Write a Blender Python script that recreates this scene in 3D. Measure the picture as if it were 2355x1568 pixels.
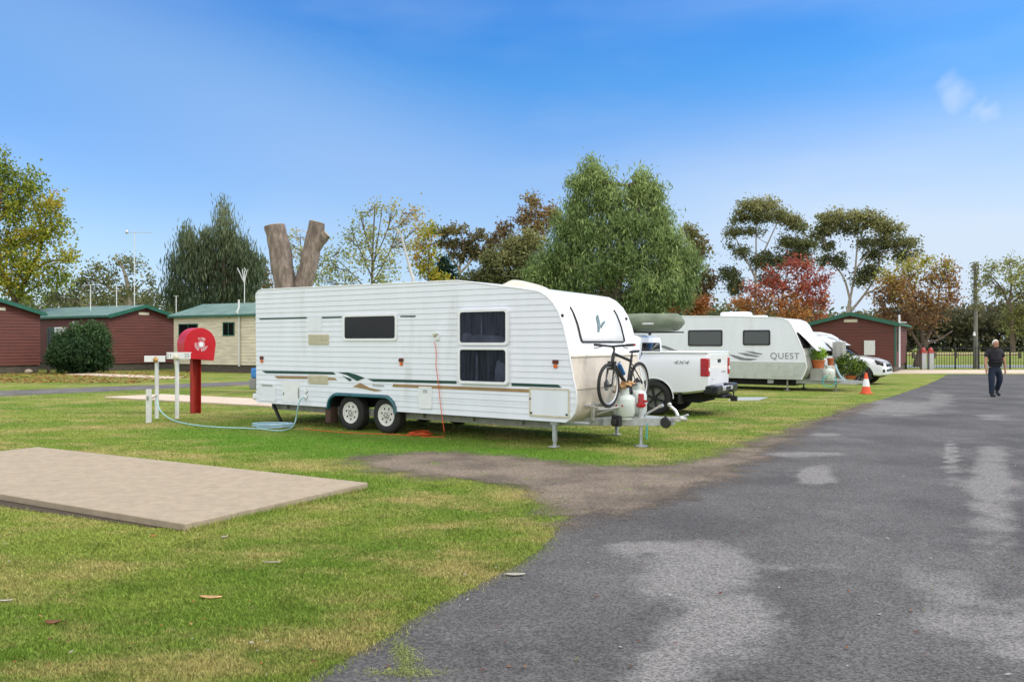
import bpy, bmesh, math, random
import numpy as np
from math import radians, sin, cos, pi, atan2, sqrt
from mathutils import Vector, Matrix
random.seed(7); rng = np.random.default_rng(7)
sc = bpy.context.scene
for o in list(bpy.data.objects): bpy.data.objects.remove(o)
COL = sc.collection

# ------------------------------------------------------------------ camera
EYE = 1.65; FPX = 1892.0; CX = 1177.0; HZ = 787.0      # focal length and horizon, in units of a 2354 wide picture
cam_d = bpy.data.cameras.new('camera'); cam = bpy.data.objects.new('camera', cam_d); COL.objects.link(cam)
cam_d.sensor_width = 36.0; cam_d.lens = 36.0*FPX/2354.0
cam.location = (0, 0, EYE); cam.rotation_euler = (pi/2, 0, 0)
cam_d.shift_y = 3.0/2354.0; cam_d.clip_end = 5000; cam_d.clip_start = 0.05
sc.camera = cam
# ------------------------------------------------------------------ light and exposure
SUN_AZ = radians(98)      # compass-style: 0 = ahead of the camera (+Y), 90 = right (+X)
SUN_EL = radians(48)
sc.view_settings.view_transform = 'Standard'; sc.view_settings.look = 'None'
sc.view_settings.exposure = 0.62; sc.view_settings.gamma = 1.0
w = bpy.data.worlds.new("World"); sc.world = w; w.use_nodes = True
wn = w.node_tree.nodes; wl = w.node_tree.links
for n in list(wn): wn.remove(n)
def N(nt, t, **k):
    n = nt.nodes.new(t)
    for a, b in k.items():
        if a.startswith('i_'):
            key = a[2:]; key = int(key) if key.isdigit() else key.replace('_', ' ')
            n.inputs[key].default_value = b
        else: setattr(n, a, b)
    return n
WT = w.node_tree
sky = N(WT, 'ShaderNodeTexSky', sky_type='NISHITA', sun_disc=False, sun_elevation=SUN_EL, sun_rotation=SUN_AZ, air_density=1.0, dust_density=0.6, ozone_density=2.5)
tc = N(WT, 'ShaderNodeTexCoord'); sep = N(WT, 'ShaderNodeSeparateXYZ'); wl.new(tc.outputs['Generated'], sep.inputs[0])
def MR(nt, src, a, b, c=0.0, d=1.0, smooth=True):
    m = N(nt, 'ShaderNodeMapRange'); m.interpolation_type = 'SMOOTHSTEP' if smooth else 'LINEAR'
    m.inputs['From Min'].default_value = a; m.inputs['From Max'].default_value = b
    m.inputs['To Min'].default_value = c; m.inputs['To Max'].default_value = d
    nt.links.new(src, m.inputs['Value']); return m.outputs[0]
def MA(nt, op, a, b=None, clamp=False):
    m = N(nt, 'ShaderNodeMath', operation=op, use_clamp=clamp)
    for i, v in enumerate((a, b)):
        if v is None: continue
        if isinstance(v, (int, float)): m.inputs[i].default_value = v
        else: nt.links.new(v, m.inputs[i])
    return m.outputs[0]
def MX(nt, f, a, b, mode='MIX'):
    m = N(nt, 'ShaderNodeMix', data_type='RGBA', blend_type=mode)
    for i, v in ((0, f), (6, a), (7, b)):
        if isinstance(v, (int, float)): m.inputs[i].default_value = v
        elif isinstance(v, tuple): m.inputs[i].default_value = (*v, 1) if len(v) == 3 else v
        else: nt.links.new(v, m.inputs[i])
    return m.outputs[2]
# the clear blue that this sky has ahead, tinted toward the deep blue of the day
z = sep.outputs['Z']; yy = sep.outputs['Y']; xx = sep.outputs['X']
cr = N(WT, 'ShaderNodeValToRGB'); wl.new(MA(WT, 'MULTIPLY', z, 2.0, clamp=True), cr.inputs[0])
stops = [(0.0, (.47, .57, .80)), (0.10, (.42, .465, .62)), (0.246, (.43, .485, .60)), (0.432, (.345, .475, .65)), (0.606, (.19, .45, .69)), (0.752, (.115, .40, .72)), (1.0, (.10, .36, .66))]
while len(cr.color_ramp.elements) < len(stops): cr.color_ramp.elements.new(0.5)
for e, (p_, c_) in zip(cr.color_ramp.elements, stops): e.position = p_; e.color = (*c_, 1)
tint = MX(WT, 1.0, cr.outputs[0], (2.06, 2.0, 1.88), 'MULTIPLY')
blue = MX(WT, 1.0, sky.outputs[0], tint, 'MULTIPLY')
# thin veils and two small clouds
mp = N(WT, 'ShaderNodeMapping'); mp.inputs['Scale'].default_value = (1.3, 1.3, 4.5); mp.inputs['Rotation'].default_value = (0, radians(-14), 0)
wl.new(tc.outputs['Generated'], mp.inputs[0])
nz = N(WT, 'ShaderNodeTexNoise'); nz.inputs['Scale'].default_value = 1.6; nz.inputs['Detail'].default_value = 4; nz.inputs['Roughness'].default_value = 0.5
wl.new(mp.outputs[0], nz.inputs['Vector'])
veil = MA(WT, 'MULTIPLY', MR(WT, nz.outputs[0], 0.42, 0.72), 0.18)
low = MR(WT, z, 0.12, 0.0, 0.0, 0.15)
lowr = MA(WT, 'MULTIPLY', MA(WT, 'MULTIPLY', MR(WT, xx, -0.1, 0.4), MR(WT, z, 0.30, 0.10, 0.0, 1.0)), MR(WT, nz.outputs[0], 0.3, 0.6, 0.55, 1.0))
# one broad slanting veil from the upper left to the middle
band = MA(WT, 'ABSOLUTE', MA(WT, 'ADD', MA(WT, 'ADD', z, MA(WT, 'MULTIPLY', xx, 0.33)), -0.175))
bandf = MA(WT, 'MULTIPLY', MR(WT, band, 0.15, 0.0, 0.0, 0.22), MR(WT, xx, 0.3, -0.3))
veil = MA(WT, 'MAXIMUM', MA(WT, 'MAXIMUM', veil, bandf), MA(WT, 'ADD', low, lowr), clamp=True)
def puff(px, py, r, amt):
    d = Vector(((px-CX)/FPX, 1, (HZ-py)/FPX)).normalized()
    v = N(WT, 'ShaderNodeVectorMath', operation='DISTANCE'); v.inputs[1].default_value = d
    nn = N(WT, 'ShaderNodeTexNoise'); nn.inputs['Scale'].default_value = 26; nn.inputs['Detail'].default_value = 5; nn.inputs['Distortion'].default_value = 0.6
    wl.new(tc.outputs['Generated'], nn.inputs['Vector']); wl.new(tc.outputs['Generated'], v.inputs[0])
    e = MA(WT, 'ADD', v.outputs['Value'], MA(WT, 'MULTIPLY', MA(WT, 'SUBTRACT', nn.outputs[0], 0.5), -0.055))
    return MR(WT, e, r, 0.0, 0.0, amt)
p1 = puff(2192, 222, 0.032, 0.5); p2 = puff(2268, 258, 0.026, 0.55)
veil = MA(WT, 'MAXIMUM', veil, MA(WT, 'MAXIMUM', p1, p2))
VEILC = (4.5, 5.3, 6.3)
skyc = MX(WT, veil, blue, VEILC)
# unseen bright overcast, added overhead and behind the camera for soft white light
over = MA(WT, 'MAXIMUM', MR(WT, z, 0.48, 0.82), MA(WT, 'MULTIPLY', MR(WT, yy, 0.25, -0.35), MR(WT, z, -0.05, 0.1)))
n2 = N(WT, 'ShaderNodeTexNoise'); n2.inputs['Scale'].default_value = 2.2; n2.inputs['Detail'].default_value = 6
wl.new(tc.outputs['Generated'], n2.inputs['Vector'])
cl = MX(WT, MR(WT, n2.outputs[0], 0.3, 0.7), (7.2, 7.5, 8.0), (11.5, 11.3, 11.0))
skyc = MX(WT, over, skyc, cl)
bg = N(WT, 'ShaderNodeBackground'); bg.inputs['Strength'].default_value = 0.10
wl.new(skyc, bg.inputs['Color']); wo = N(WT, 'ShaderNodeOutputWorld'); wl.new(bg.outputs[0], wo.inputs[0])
sd_ = bpy.data.lights.new('sun', 'SUN'); sd_.energy = 1.5; sd_.angle = radians(16); sd_.color = (1.0, 0.95, 0.87)
sun = bpy.data.objects.new('sun', sd_); COL.objects.link(sun)
tosun = Vector((sin(SUN_AZ)*cos(SUN_EL), cos(SUN_AZ)*cos(SUN_EL), sin(SUN_EL)))
sun.rotation_euler = (-tosun).to_track_quat('-Z', 'Y').to_euler(); sun.location = tosun*60

# ------------------------------------------------------------------ helpers
def G(x, y, zz=0.0):
    Y = (EYE-zz)*FPX/(y-HZ); return Vector(((x-CX)/FPX*Y, Y, zz))
def at(x, y, Y):
    return Vector(((x-CX)/FPX*Y, Y, EYE-(y-HZ)/FPX*Y))
def tag(o, label=None, cat=None, group=None, kind=None):
    if label: o['label'] = label
    if cat: o['category'] = cat
    if group: o['group'] = group
    if kind: o['kind'] = kind
    return o
def thing(name, label, cat, loc=(0, 0, 0), rz=0.0, group=None):
    o = bpy.data.objects.new(name, None); o.empty_display_size = 0.1; COL.objects.link(o)
    o.location = loc; o.rotation_euler = (0, 0, rz); return tag(o, label, cat, group)
class MB:
    def __init__(s): s.v = []; s.f = []
    def add(s, vs, fs):
        b = len(s.v); s.v += [tuple(v) for v in vs]; s.f += [tuple(i+b for i in f) for f in fs]; return s
    def box(s, x0, x1, y0, y1, z0, z1):
        return s.add([(x0,y0,z0),(x1,y0,z0),(x1,y1,z0),(x0,y1,z0),(x0,y0,z1),(x1,y0,z1),(x1,y1,z1),(x0,y1,z1)],
              [(0,3,2,1),(4,5,6,7),(0,1,5,4),(1,2,6,5),(2,3,7,6),(3,0,4,7)])
    def bar(s, a, b, wd, ht, up=(0, 0, 1)):
        a = Vector(a); b = Vector(b); d = (b-a).normalized(); u = Vector(up)
        if abs(d.dot(u)) > 0.98: u = Vector((1, 0, 0))
        r = d.cross(u).normalized(); u = r.cross(d)
        vs = [p+r*i*wd/2+u*j*ht/2 for p in (a, b) for i, j in ((-1,-1),(1,-1),(1,1),(-1,1))]
        return s.add(vs, [(0,3,2,1),(4,5,6,7),(0,1,5,4),(1,2,6,5),(2,3,7,6),(3,0,4,7)])
    def tube(s, pts, r, n=8, caps=True, closed=False):
        if isinstance(r, (list, tuple)) and len(r) != len(pts):
            r = [float(x) for x in np.interp(np.linspace(0, 1, len(pts)), np.linspace(0, 1, len(r)), r)]
        pts = [Vector(p) for p in pts]; m = len(pts)
        rr = r if isinstance(r, (list, tuple)) else [r]*m
        d0 = (pts[1]-pts[0]).normalized(); u = Vector((0, 0, 1)) if abs(d0.z) < 0.9 else Vector((1, 0, 0))
        vs = []
        for i, p in enumerate(pts):
            if closed: d = (pts[(i+1) % m]-pts[i-1])
            else: d = pts[min(i+1, m-1)]-pts[max(i-1, 0)]
            d.normalize(); rt = d.cross(u)
            if rt.length < 1e-4: rt = d.orthogonal()
            rt.normalize(); u = rt.cross(d).normalized()
            for k in range(n):
                a = 2*pi*k/n; vs.append(p+(rt*cos(a)+u*sin(a))*rr[i])
        fs = []
        for i in range(m if closed else m-1):
            j = (i+1) % m
            for k in range(n):
                k2 = (k+1) % n; fs.append((i*n+k, i*n+k2, j*n+k2, j*n+k))
        if caps and not closed: fs += [tuple(range(n-1, -1, -1)), tuple(range((m-1)*n, m*n))]
        return s.add(vs, fs)
    def cyl(s, a, b, r0, r1=None, n=14):
        return s.tube([a, b], [r0, r0 if r1 is None else r1], n)
    def lathe(s, prof, o=(0, 0, 0), axis=(0, 0, 1), n=24):
        ax = Vector(axis).normalized(); r = ax.orthogonal().normalized(); u = ax.cross(r); o = Vector(o); vs = []; fs = []
        for (rad, h) in prof:
            for k in range(n):
                a = 2*pi*k/n; vs.append(o+ax*h+(r*cos(a)+u*sin(a))*rad)
        for i in range(len(prof)-1):
            for k in range(n):
                k2 = (k+1) % n; fs.append((i*n+k, i*n+k2, (i+1)*n+k2, (i+1)*n+k))
        if prof[0][0] > 1e-6: fs.append(tuple(range(n-1, -1, -1)))
        if prof[-1][0] > 1e-6: fs.append(tuple(range((len(prof)-1)*n, len(prof)*n)))
        return s.add(vs, fs)
    def prism(s, poly, y0, y1, M=lambda p, y: (p[0], y, p[1])):
        n = len(poly); vs = [M(p, y0) for p in poly]+[M(p, y1) for p in poly]
        fs = [tuple(range(n)), tuple(range(2*n-1, n-1, -1))]+[(i, i+n, (i+1) % n+n, (i+1) % n) for i in range(n)]
        return s.add(vs, fs)
    def ball(s, c, rx, ry, rz, n=16, m=10):
        prof = [(sin(pi*i/m), -cos(pi*i/m)) for i in range(m+1)]; b = len(s.v)
        s.lathe(prof, n=n)
        for i in range(b, len(s.v)):
            v = s.v[i]; s.v[i] = (c[0]+v[0]*rx, c[1]+v[1]*ry, c[2]+v[2]*rz)
        return s
    def grid(s, rows):
        m = len(rows); n = len(rows[0]); vs = [p for r in rows for p in r]
        return s.add(vs, [(i*n+j, i*n+j+1, (i+1)*n+j+1, (i+1)*n+j) for i in range(m-1) for j in range(n-1)])
    def build(s, name, mat, parent=None, bevel=0.0, smooth=35, label=None, solid=0.0, seg=2, recalc=True):
        me = bpy.data.meshes.new(name); me.from_pydata(s.v, [], s.f); me.validate()
        if recalc:
            bm = bmesh.new(); bm.from_mesh(me); bmesh.ops.remove_doubles(bm, verts=bm.verts, dist=1e-5)
            bmesh.ops.recalc_face_normals(bm, faces=bm.faces); bm.to_mesh(me); bm.free()
        o = bpy.data.objects.new(name, me); COL.objects.link(o)
        me.materials.append(mat)
        if solid: md = o.modifiers.new('s', 'SOLIDIFY'); md.thickness = solid; md.offset = 0
        if bevel:
            md = o.modifiers.new('b', 'BEVEL'); md.width = bevel; md.segments = seg; md.limit_method = 'ANGLE'; md.angle_limit = radians(35)
        if bevel or smooth:
            me.polygons.foreach_set('use_smooth', [True]*len(me.polygons)); me.set_sharp_from_angle(angle=radians(smooth or 35))
            if bevel: md.harden_normals = True
        if parent: o.parent = parent
        if label: o['label'] = label
        return o
def cut(o, cutters):
    """boolean out some closed shapes for good"""
    cs = []
    for mb in cutters:
        c = mb.build('cutter', o.data.materials[0], None, smooth=0); c.matrix_world = Matrix.Identity(4); cs.append(c)
        if o.parent: c.parent = o.parent
        md = o.modifiers.new('cut', 'BOOLEAN'); md.object = c; md.operation = 'DIFFERENCE'; md.solver = 'EXACT'
    bpy.context.view_layer.update(); dg = bpy.context.evaluated_depsgraph_get()
    me = bpy.data.meshes.new_from_object(o.evaluated_get(dg)); o.modifiers.clear(); o.data = me
    me.set_sharp_from_angle(angle=radians(32))
    for c in cs: bpy.data.objects.remove(c)
    return o
def text_mesh(name, txt, size, mat, parent, M, ext=0.0015, shear=0.0, sx=1.0, spacing=1.0):
    cu = bpy.data.curves.new('t', 'FONT'); cu.body = txt; cu.size = size; cu.extrude = ext; cu.align_x = 'CENTER'; cu.align_y = 'CENTER'; cu.shear = shear; cu.space_character = spacing
    t = bpy.data.objects.new('t', cu); COL.objects.link(t); bpy.context.view_layer.update()
    me = bpy.data.meshes.new_from_object(t.evaluated_get(bpy.context.evaluated_depsgraph_get())); bpy.data.objects.remove(t)
    me.transform(M @ Matrix.Diagonal((sx, 1, 1, 1))); me.materials.clear(); me.materials.append(mat)
    o = bpy.data.objects.new(name, me); COL.objects.link(o); o.parent = parent; return o

# ------------------------------------------------------------------ materials
def new_mat(name):
    m = bpy.data.materials.new(name); m.use_nodes = True; nt = m.node_tree
    return m, nt, nt.nodes['Principled BSDF']
def mat(name, col, rough=0.5, metal=0.0, var=0.08, scale=6.0, bump=0.0, bscale=60.0, spec=0.5, coat=0.0, dirt=None, stretch=(1, 1, 1)):
    m, nt, b = new_mat(name)
    t = N(nt, 'ShaderNodeTexCoord'); mp = N(nt, 'ShaderNodeMapping'); mp.inputs['Scale'].default_value = stretch; nt.links.new(t.outputs['Object'], mp.inputs[0])
    n1 = N(nt, 'ShaderNodeTexNoise'); n1.inputs['Scale'].default_value = scale; n1.inputs['Detail'].default_value = 6; n1.inputs['Roughness'].default_value = 0.6
    nt.links.new(mp.outputs[0], n1.inputs['Vector'])
    f = MR(nt, n1.outputs[0], 0.3, 0.7)
    c = MX(nt, f, tuple(x*(1-var) for x in col), tuple(min(1, x*(1+var)) for x in col))
    if dirt:
        dcol, thr, amt = dirt
        n3 = N(nt, 'ShaderNodeTexNoise'); n3.inputs['Scale'].default_value = scale*0.45; n3.inputs['Detail'].default_value = 8; n3.inputs['Roughness'].default_value = 0.7
        nt.links.new(mp.outputs[0], n3.inputs['Vector'])
        c = MX(nt, MR(nt, n3.outputs[0], thr, thr+0.22, 0, amt), c, dcol)
    nt.links.new(c, b.inputs['Base Color'])
    b.inputs['Roughness'].default_value = rough; b.inputs['Metallic'].default_value = metal
    b.inputs['Specular IOR Level'].default_value = spec; b.inputs['Coat Weight'].default_value = coat
    nt.links.new(MA(nt, 'ADD', MA(nt, 'MULTIPLY', f, 0.12), rough-0.06, clamp=True), b.inputs['Roughness'])
    if bump:
        n2 = N(nt, 'ShaderNodeTexNoise'); n2.inputs['Scale'].default_value = bscale; n2.inputs['Detail'].default_value = 4
        nt.links.new(mp.outputs[0], n2.inputs['Vector'])
        bp = N(nt, 'ShaderNodeBump'); bp.inputs['Strength'].default_value = bump; bp.inputs['Distance'].default_value = 0.02
        nt.links.new(n2.outputs[0], bp.inputs['Height']); nt.links.new(bp.outputs[0], b.inputs['Normal'])
    return m
M = {}
M['alu'] = mat('white_aluminium_cladding', (0.79, 0.82, 0.89), 0.38, 0, 0.03, 1.6, dirt=((0.50, 0.50, 0.47), 0.55, 0.5), stretch=(2.2, 1, 0.4))
M['gel'] = mat('white_gelcoat', (0.86, 0.86, 0.86), 0.25, 0, 0.03, 2, dirt=((0.66, 0.62, 0.52), 0.6, 0.25))
M['cream_guard'] = mat('cream_stone_guard', (0.66, 0.59, 0.50), 0.55, 0, 0.10, 2.2, 0.25, 6, dirt=((0.42, 0.36, 0.29), 0.48, 0.5))
M['cream'] = mat('cream_plastic', (0.62, 0.57, 0.44), 0.5, 0, 0.06, 8)
M['white'] = mat('white_paint', (0.84, 0.85, 0.88), 0.35, 0, 0.04, 5)
M['carwhite'] = mat('white_car_paint', (0.86, 0.87, 0.92), 0.22, 0, 0.015, 2, coat=0.6)
M['silver'] = mat('silver_plate', (0.55, 0.58, 0.57), 0.32, 0.75, 0.06, 5, 0.25, 90)
M['galv'] = mat('galvanised_steel', (0.50, 0.52, 0.54), 0.45, 0.5, 0.14, 14, dirt=((0.30, 0.27, 0.24), 0.62, 0.5))
M['chassis'] = mat('dull_grey_chassis', (0.30, 0.30, 0.27), 0.6, 0.2, 0.15, 8)
M['black'] = mat('black_plastic', (0.018, 0.018, 0.020), 0.5, 0, 0.2, 10)
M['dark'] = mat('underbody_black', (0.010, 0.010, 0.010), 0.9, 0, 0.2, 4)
M['rubber'] = mat('tyre_rubber', (0.022, 0.021, 0.020), 0.8, 0, 0.25, 30, 0.3, 120)
M['rimwhite'] = mat('white_steel_rim', (0.72, 0.71, 0.68), 0.4, 0.1, 0.08, 12, dirt=((0.35, 0.30, 0.24), 0.6, 0.5))
M['rimdark'] = mat('dark_alloy_rim', (0.035, 0.036, 0.04), 0.3, 0.6, 0.1, 12)
M['green'] = mat('dark_green_stripe', (0.004, 0.055, 0.042), 0.35, 0, 0.1, 5)
M['tan'] = mat('tan_stripe', (0.35, 0.22, 0.10), 0.4, 0, 0.15, 5)
M['teal'] = mat('teal_arch_paint', (0.003, 0.10, 0.13), 0.28, 0, 0.3, 3, coat=0.4)
M['orange'] = mat('orange_lens', (0.75, 0.14, 0.01), 0.2, 0, 0.1, 20)
M['redlens'] = mat('red_lens', (0.42, 0.005, 0.008), 0.15, 0, 0.15, 15, coat=0.5)
M['brownlens'] = mat('brown_red_lens', (0.11, 0.015, 0.006), 0.2, 0, 0.2, 20)
M['red'] = mat('fire_red_paint', (0.50, 0.006, 0.014), 0.35, 0, 0.08, 4, dirt=((0.36, 0.02, 0.02), 0.58, 0.4))
M['redpost'] = mat('weathered_red_post', (0.36, 0.020, 0.010), 0.6, 0, 0.2, 6, 0.1, 40, dirt=((0.10, 0.02, 0.014), 0.55, 0.7))
M['pvc'] = mat('grey_white_post', (0.68, 0.69, 0.68), 0.5, 0, 0.08, 10, dirt=((0.36, 0.38, 0.30), 0.58, 0.6))
M['brass'] = mat('brass_fitting', (0.45, 0.26, 0.08), 0.45, 0.6, 0.2, 20)
M['bluefab'] = mat('blue_cloth', (0.06, 0.25, 0.62), 0.8, 0, 0.1, 8)
M['mesh'] = mat('grey_mesh', (0.28, 0.27, 0.26), 0.8, 0, 0.5, 55)
M['hose'] = mat('pale_aqua_hose', (0.36, 0.60, 0.60), 0.45, 0, 0.08, 20)
M['hose_blue'] = mat('pale_blue_hose', (0.42, 0.62, 0.72), 0.45, 0, 0.08, 20)
M['cord'] = mat('orange_cord', (0.75, 0.10, 0.02), 0.5, 0, 0.1, 20)
M['gas'] = mat('gas_bottle_grey', (0.60, 0.66, 0.62), 0.35, 0.1, 0.07, 8, dirt=((0.38, 0.36, 0.3), 0.62, 0.5))
M['canvas'] = mat('olive_canvas', (0.16, 0.19, 0.13), 0.7, 0, 0.18, 4, 0.5, 9)
M['strap'] = mat('orange_strap', (0.60, 0.28, 0.03), 0.6, 0, 0.1, 20)
M['greycanvas'] = mat('grey_canvas', (0.42, 0.42, 0.39), 0.8, 0, 0.1, 5, 0.3, 20)
M['terra'] = mat('terracotta', (0.48, 0.13, 0.04), 0.7, 0, 0.12, 9)
M['cone'] = mat('cone_orange', (0.80, 0.10, 0.03), 0.45, 0, 0.08, 10)
M['cardboard'] = mat('brown_cloth', (0.42, 0.24, 0.10), 0.8, 0, 0.2, 8, 0.5, 20)
M['rope'] = mat('aqua_rope', (0.08, 0.42, 0.42), 0.7, 0, 0.2, 20)
M['bottleblue'] = mat('blue_bottle', (0.02, 0.12, 0.32), 0.3, 0, 0.1, 10)
def boards(name, col, dark):
    return mat(name, col, 0.65, 0, 0.16, 1.2, 0.15, 30, dirt=(dark, 0.5, 0.55), stretch=(1, 1, 7))
M['redboard'] = boards('red_brown_weatherboard', (0.122, 0.033, 0.023), (0.072, 0.021, 0.017))
M['creamboard'] = boards('cream_weatherboard', (0.66, 0.60, 0.47), (0.56, 0.51, 0.40))
M['greentrim'] = mat('green_trim', (0.018, 0.115, 0.075), 0.45, 0, 0.1, 3)
M['greenroof'] = mat('green_steel_roof', (0.17, 0.26, 0.225), 0.42, 0.1, 0.12, 1.2, dirt=((0.20, 0.32, 0.28), 0.5, 0.5), stretch=(1, 1, 1))
M['timber'] = mat('grey_base_timber', (0.095, 0.078, 0.062), 0.85, 0, 0.35, 3, 0.4, 20, stretch=(1, 1, 6))
M['bark'] = mat('brown_bark', (0.14, 0.10, 0.075), 0.9, 0, 0.35, 5, 0.8, 14, stretch=(1, 1, 0.35))
M['stumpbark'] = mat('grey_brown_stump_bark', (0.25, 0.20, 0.17), 0.9, 0, 0.38, 7, 1.0, 16, dirt=((0.13, 0.10, 0.085), 0.42, 0.8), stretch=(1.6, 1.6, 0.5))
M['cutwood'] = mat('cut_wood', (0.42, 0.32, 0.22), 0.85, 0, 0.2, 6)
M['gumbark'] = mat('pale_gum_bark', (0.36, 0.31, 0.26), 0.8, 0, 0.35, 4, 0.3, 15, dirt=((0.10, 0.075, 0.055), 0.5, 0.7), stretch=(1, 1, 0.3))
M['concrete_slab'] = mat('tan_concrete', (0.39, 0.315, 0.228), 0.9, 0, 0.10, 9, 0.5, 110, dirt=((0.25, 0.195, 0.135), 0.48, 0.22))
M['pink_slab'] = mat('pinkish_concrete', (0.60, 0.49, 0.385), 0.9, 0, 0.08, 1.5, 0.3, 70)
M['fence'] = mat('black_fence_paint', (0.012, 0.014, 0.013), 0.5, 0, 0.2, 10)
M['pole'] = mat('weathered_pole', (0.16, 0.16, 0.13), 0.8, 0, 0.25, 3, 0.2, 30, stretch=(1, 1, 0.3))
M['skin'] = mat('skin', (0.50, 0.25, 0.17), 0.55, 0, 0.12, 12)
M['hair'] = mat('white_hair', (0.72, 0.69, 0.62), 0.8, 0, 0.1, 60, 0.4, 150)
M['shirt'] = mat('black_polo', (0.016, 0.016, 0.022), 0.85, 0, 0.25, 6)
M['jeans'] = mat('navy_jeans', (0.010, 0.019, 0.042), 0.85, 0, 0.35, 5)
M['shoe'] = mat('black_shoe', (0.015, 0.015, 0.015), 0.5, 0, 0.2, 10)
M['frost'] = mat('light_steel', (0.62, 0.62, 0.62), 0.35, 0.6, 0.1, 9)
def glass(name, col, rough=0.04, tr=0.0):
    m, nt, b = new_mat(name); b.inputs['Base Color'].default_value = (*col, 1); b.inputs['Roughness'].default_value = rough
    b.inputs['Specular IOR Level'].default_value = 0.28
    n = N(nt, 'ShaderNodeTexNoise'); n.inputs['Scale'].default_value = 1.6; n.inputs['Detail'].default_value = 1
    t = N(nt, 'ShaderNodeTexCoord'); nt.links.new(t.outputs['Object'], n.inputs['Vector'])
    bp = N(nt, 'ShaderNodeBump'); bp.inputs['Strength'].default_value = 0.25; bp.inputs['Distance'].default_value = 0.02
    nt.links.new(n.outputs[0], bp.inputs['Height']); nt.links.new(bp.outputs[0], b.inputs['Normal'])
    if tr:
        ts = N(nt, 'ShaderNodeBsdfTransparent'); ts.inputs[0].default_value = (0.75, 0.77, 0.84, 1); mx = N(nt, 'ShaderNodeMixShader'); mx.inputs[0].default_value = tr
        nt.links.new(b.outputs[0], mx.inputs[1]); nt.links.new(ts.outputs[0], mx.inputs[2]); nt.links.new(mx.outputs[0], nt.nodes['Material Output'].inputs[0])
    return m
M['glass'] = glass('dark_tinted_glass', (0.008, 0.008, 0.010))
M['glass_see'] = glass('tinted_glass', (0.012, 0.014, 0.018), 0.04, 0.72)
M['greyglass'] = glass('grey_window_screen', (0.10, 0.11, 0.12), 0.25)
M['bedding_and_light_streak'] = mat('pale_bedding_and_light_streak', (0.50, 0.52, 0.58), 0.9, 0, 0.3, 4)
M['curtain'] = mat('grey_curtain', (0.20, 0.21, 0.25), 0.9, 0, 0.6, 3.0, stretch=(7, 1, 0.35))

def lawn_col(nt, pos):
    """green, lime and dry patches by place"""
    def nse(s, d=5, r=0.6, v=pos):
        n = N(nt, 'ShaderNodeTexNoise'); n.inputs['Scale'].default_value = s; n.inputs['Detail'].default_value = d; n.inputs['Roughness'].default_value = r; nt.links.new(v, n.inputs['Vector']); return n.outputs[0]
    c = MX(nt, MR(nt, nse(0.35), 0.38, 0.62), (0.165, 0.270, 0.040), (0.275, 0.335, 0.072))
    mp = N(nt, 'ShaderNodeMapping'); mp.inputs['Scale'].default_value = (0.75, 1.25, 1); mp.inputs['Rotation'].default_value = (0, 0, radians(-25)); mp.inputs['Location'].default_value = (3.7, 1.2, 0); nt.links.new(pos, mp.inputs[0])
    c = MX(nt, MR(nt, nse(0.85, 7, 0.68, mp.outputs[0]), 0.45, 0.64, 0, 0.9), c, (0.43, 0.37, 0.16))
    c = MX(nt, MR(nt, nse(2.6, 6, 0.7), 0.52, 0.68, 0, 0.7), c, (0.13, 0.19, 0.03))
    vd = N(nt, 'ShaderNodeMapping'); vd.vector_type = 'TEXTURE'; vd.inputs['Location'].default_value = (-2.2, 13.0, 0); vd.inputs['Rotation'].default_value = (0, 0, radians(-30)); vd.inputs['Scale'].default_value = (5.2, 1.7, 1); nt.links.new(pos, vd.inputs[0])
    ln = N(nt, 'ShaderNodeVectorMath', operation='LENGTH'); nt.links.new(vd.outputs[0], ln.inputs[0])
    lush = MR(nt, MA(nt, 'ADD', ln.outputs['Value'], MA(nt, 'MULTIPLY', nse(1.3, 6, 0.7), 0.9)), 1.65, 0.95, 0.0, 0.75)
    c = MX(nt, MR(nt, nse(0.22, 6, 0.7), 0.56, 0.68, 0, 0.55), c, (0.40, 0.33, 0.14))
    c = MX(nt, lush, c, (0.105, 0.255, 0.022))
    c = MX(nt, MR(nt, nse(9.0, 5, 0.7), 0.56, 0.70, 0, 0.5), c, (0.42, 0.38, 0.17))
    c = MX(nt, MR(nt, nse(38, 3, 0.7), 0.30, 0.72), MX(nt, 1.0, c, (0.62, 0.64, 0.6), 'MULTIPLY'), MX(nt, 1.0, c, (1.25, 1.22, 1.2), 'MULTIPLY'))
    return c
def geo_pos(nt): return N(nt, 'ShaderNodeNewGeometry').outputs['Position']
m, nt, b = new_mat('lawn_ground'); pos = geo_pos(nt); c = lawn_col(nt, pos)
nt.links.new(MX(nt, 1.0, c, (0.86, 0.86, 0.82), 'MULTIPLY'), b.inputs['Base Color']); b.inputs['Roughness'].default_value = 0.95; b.inputs['Specular IOR Level'].default_value = 0.1
n = N(nt, 'ShaderNodeTexNoise'); n.inputs['Scale'].default_value = 45; n.inputs['Detail'].default_value = 5; nt.links.new(pos, n.inputs['Vector'])
bp = N(nt, 'ShaderNodeBump'); bp.inputs['Strength'].default_value = 0.9; bp.inputs['Distance'].default_value = 0.03; nt.links.new(n.outputs[0], bp.inputs['Height']); nt.links.new(bp.outputs[0], b.inputs['Normal'])
M['lawn'] = m
m, nt, b = new_mat('grass_blade'); pos = geo_pos(nt); c = lawn_col(nt, pos)
at_ = N(nt, 'ShaderNodeAttribute', attribute_name='rnd')
c = MX(nt, at_.outputs['Fac'], MX(nt, 1.0, c, (0.8, 0.85, 0.7), 'MULTIPLY'), MX(nt, 1.0, c, (1.35, 1.3, 1.25), 'MULTIPLY'))
nt.links.new(c, b.inputs['Base Color']); b.inputs['Roughness'].default_value = 0.7; b.inputs['Specular IOR Level'].default_value = 0.2
M['blade'] = m

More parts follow.
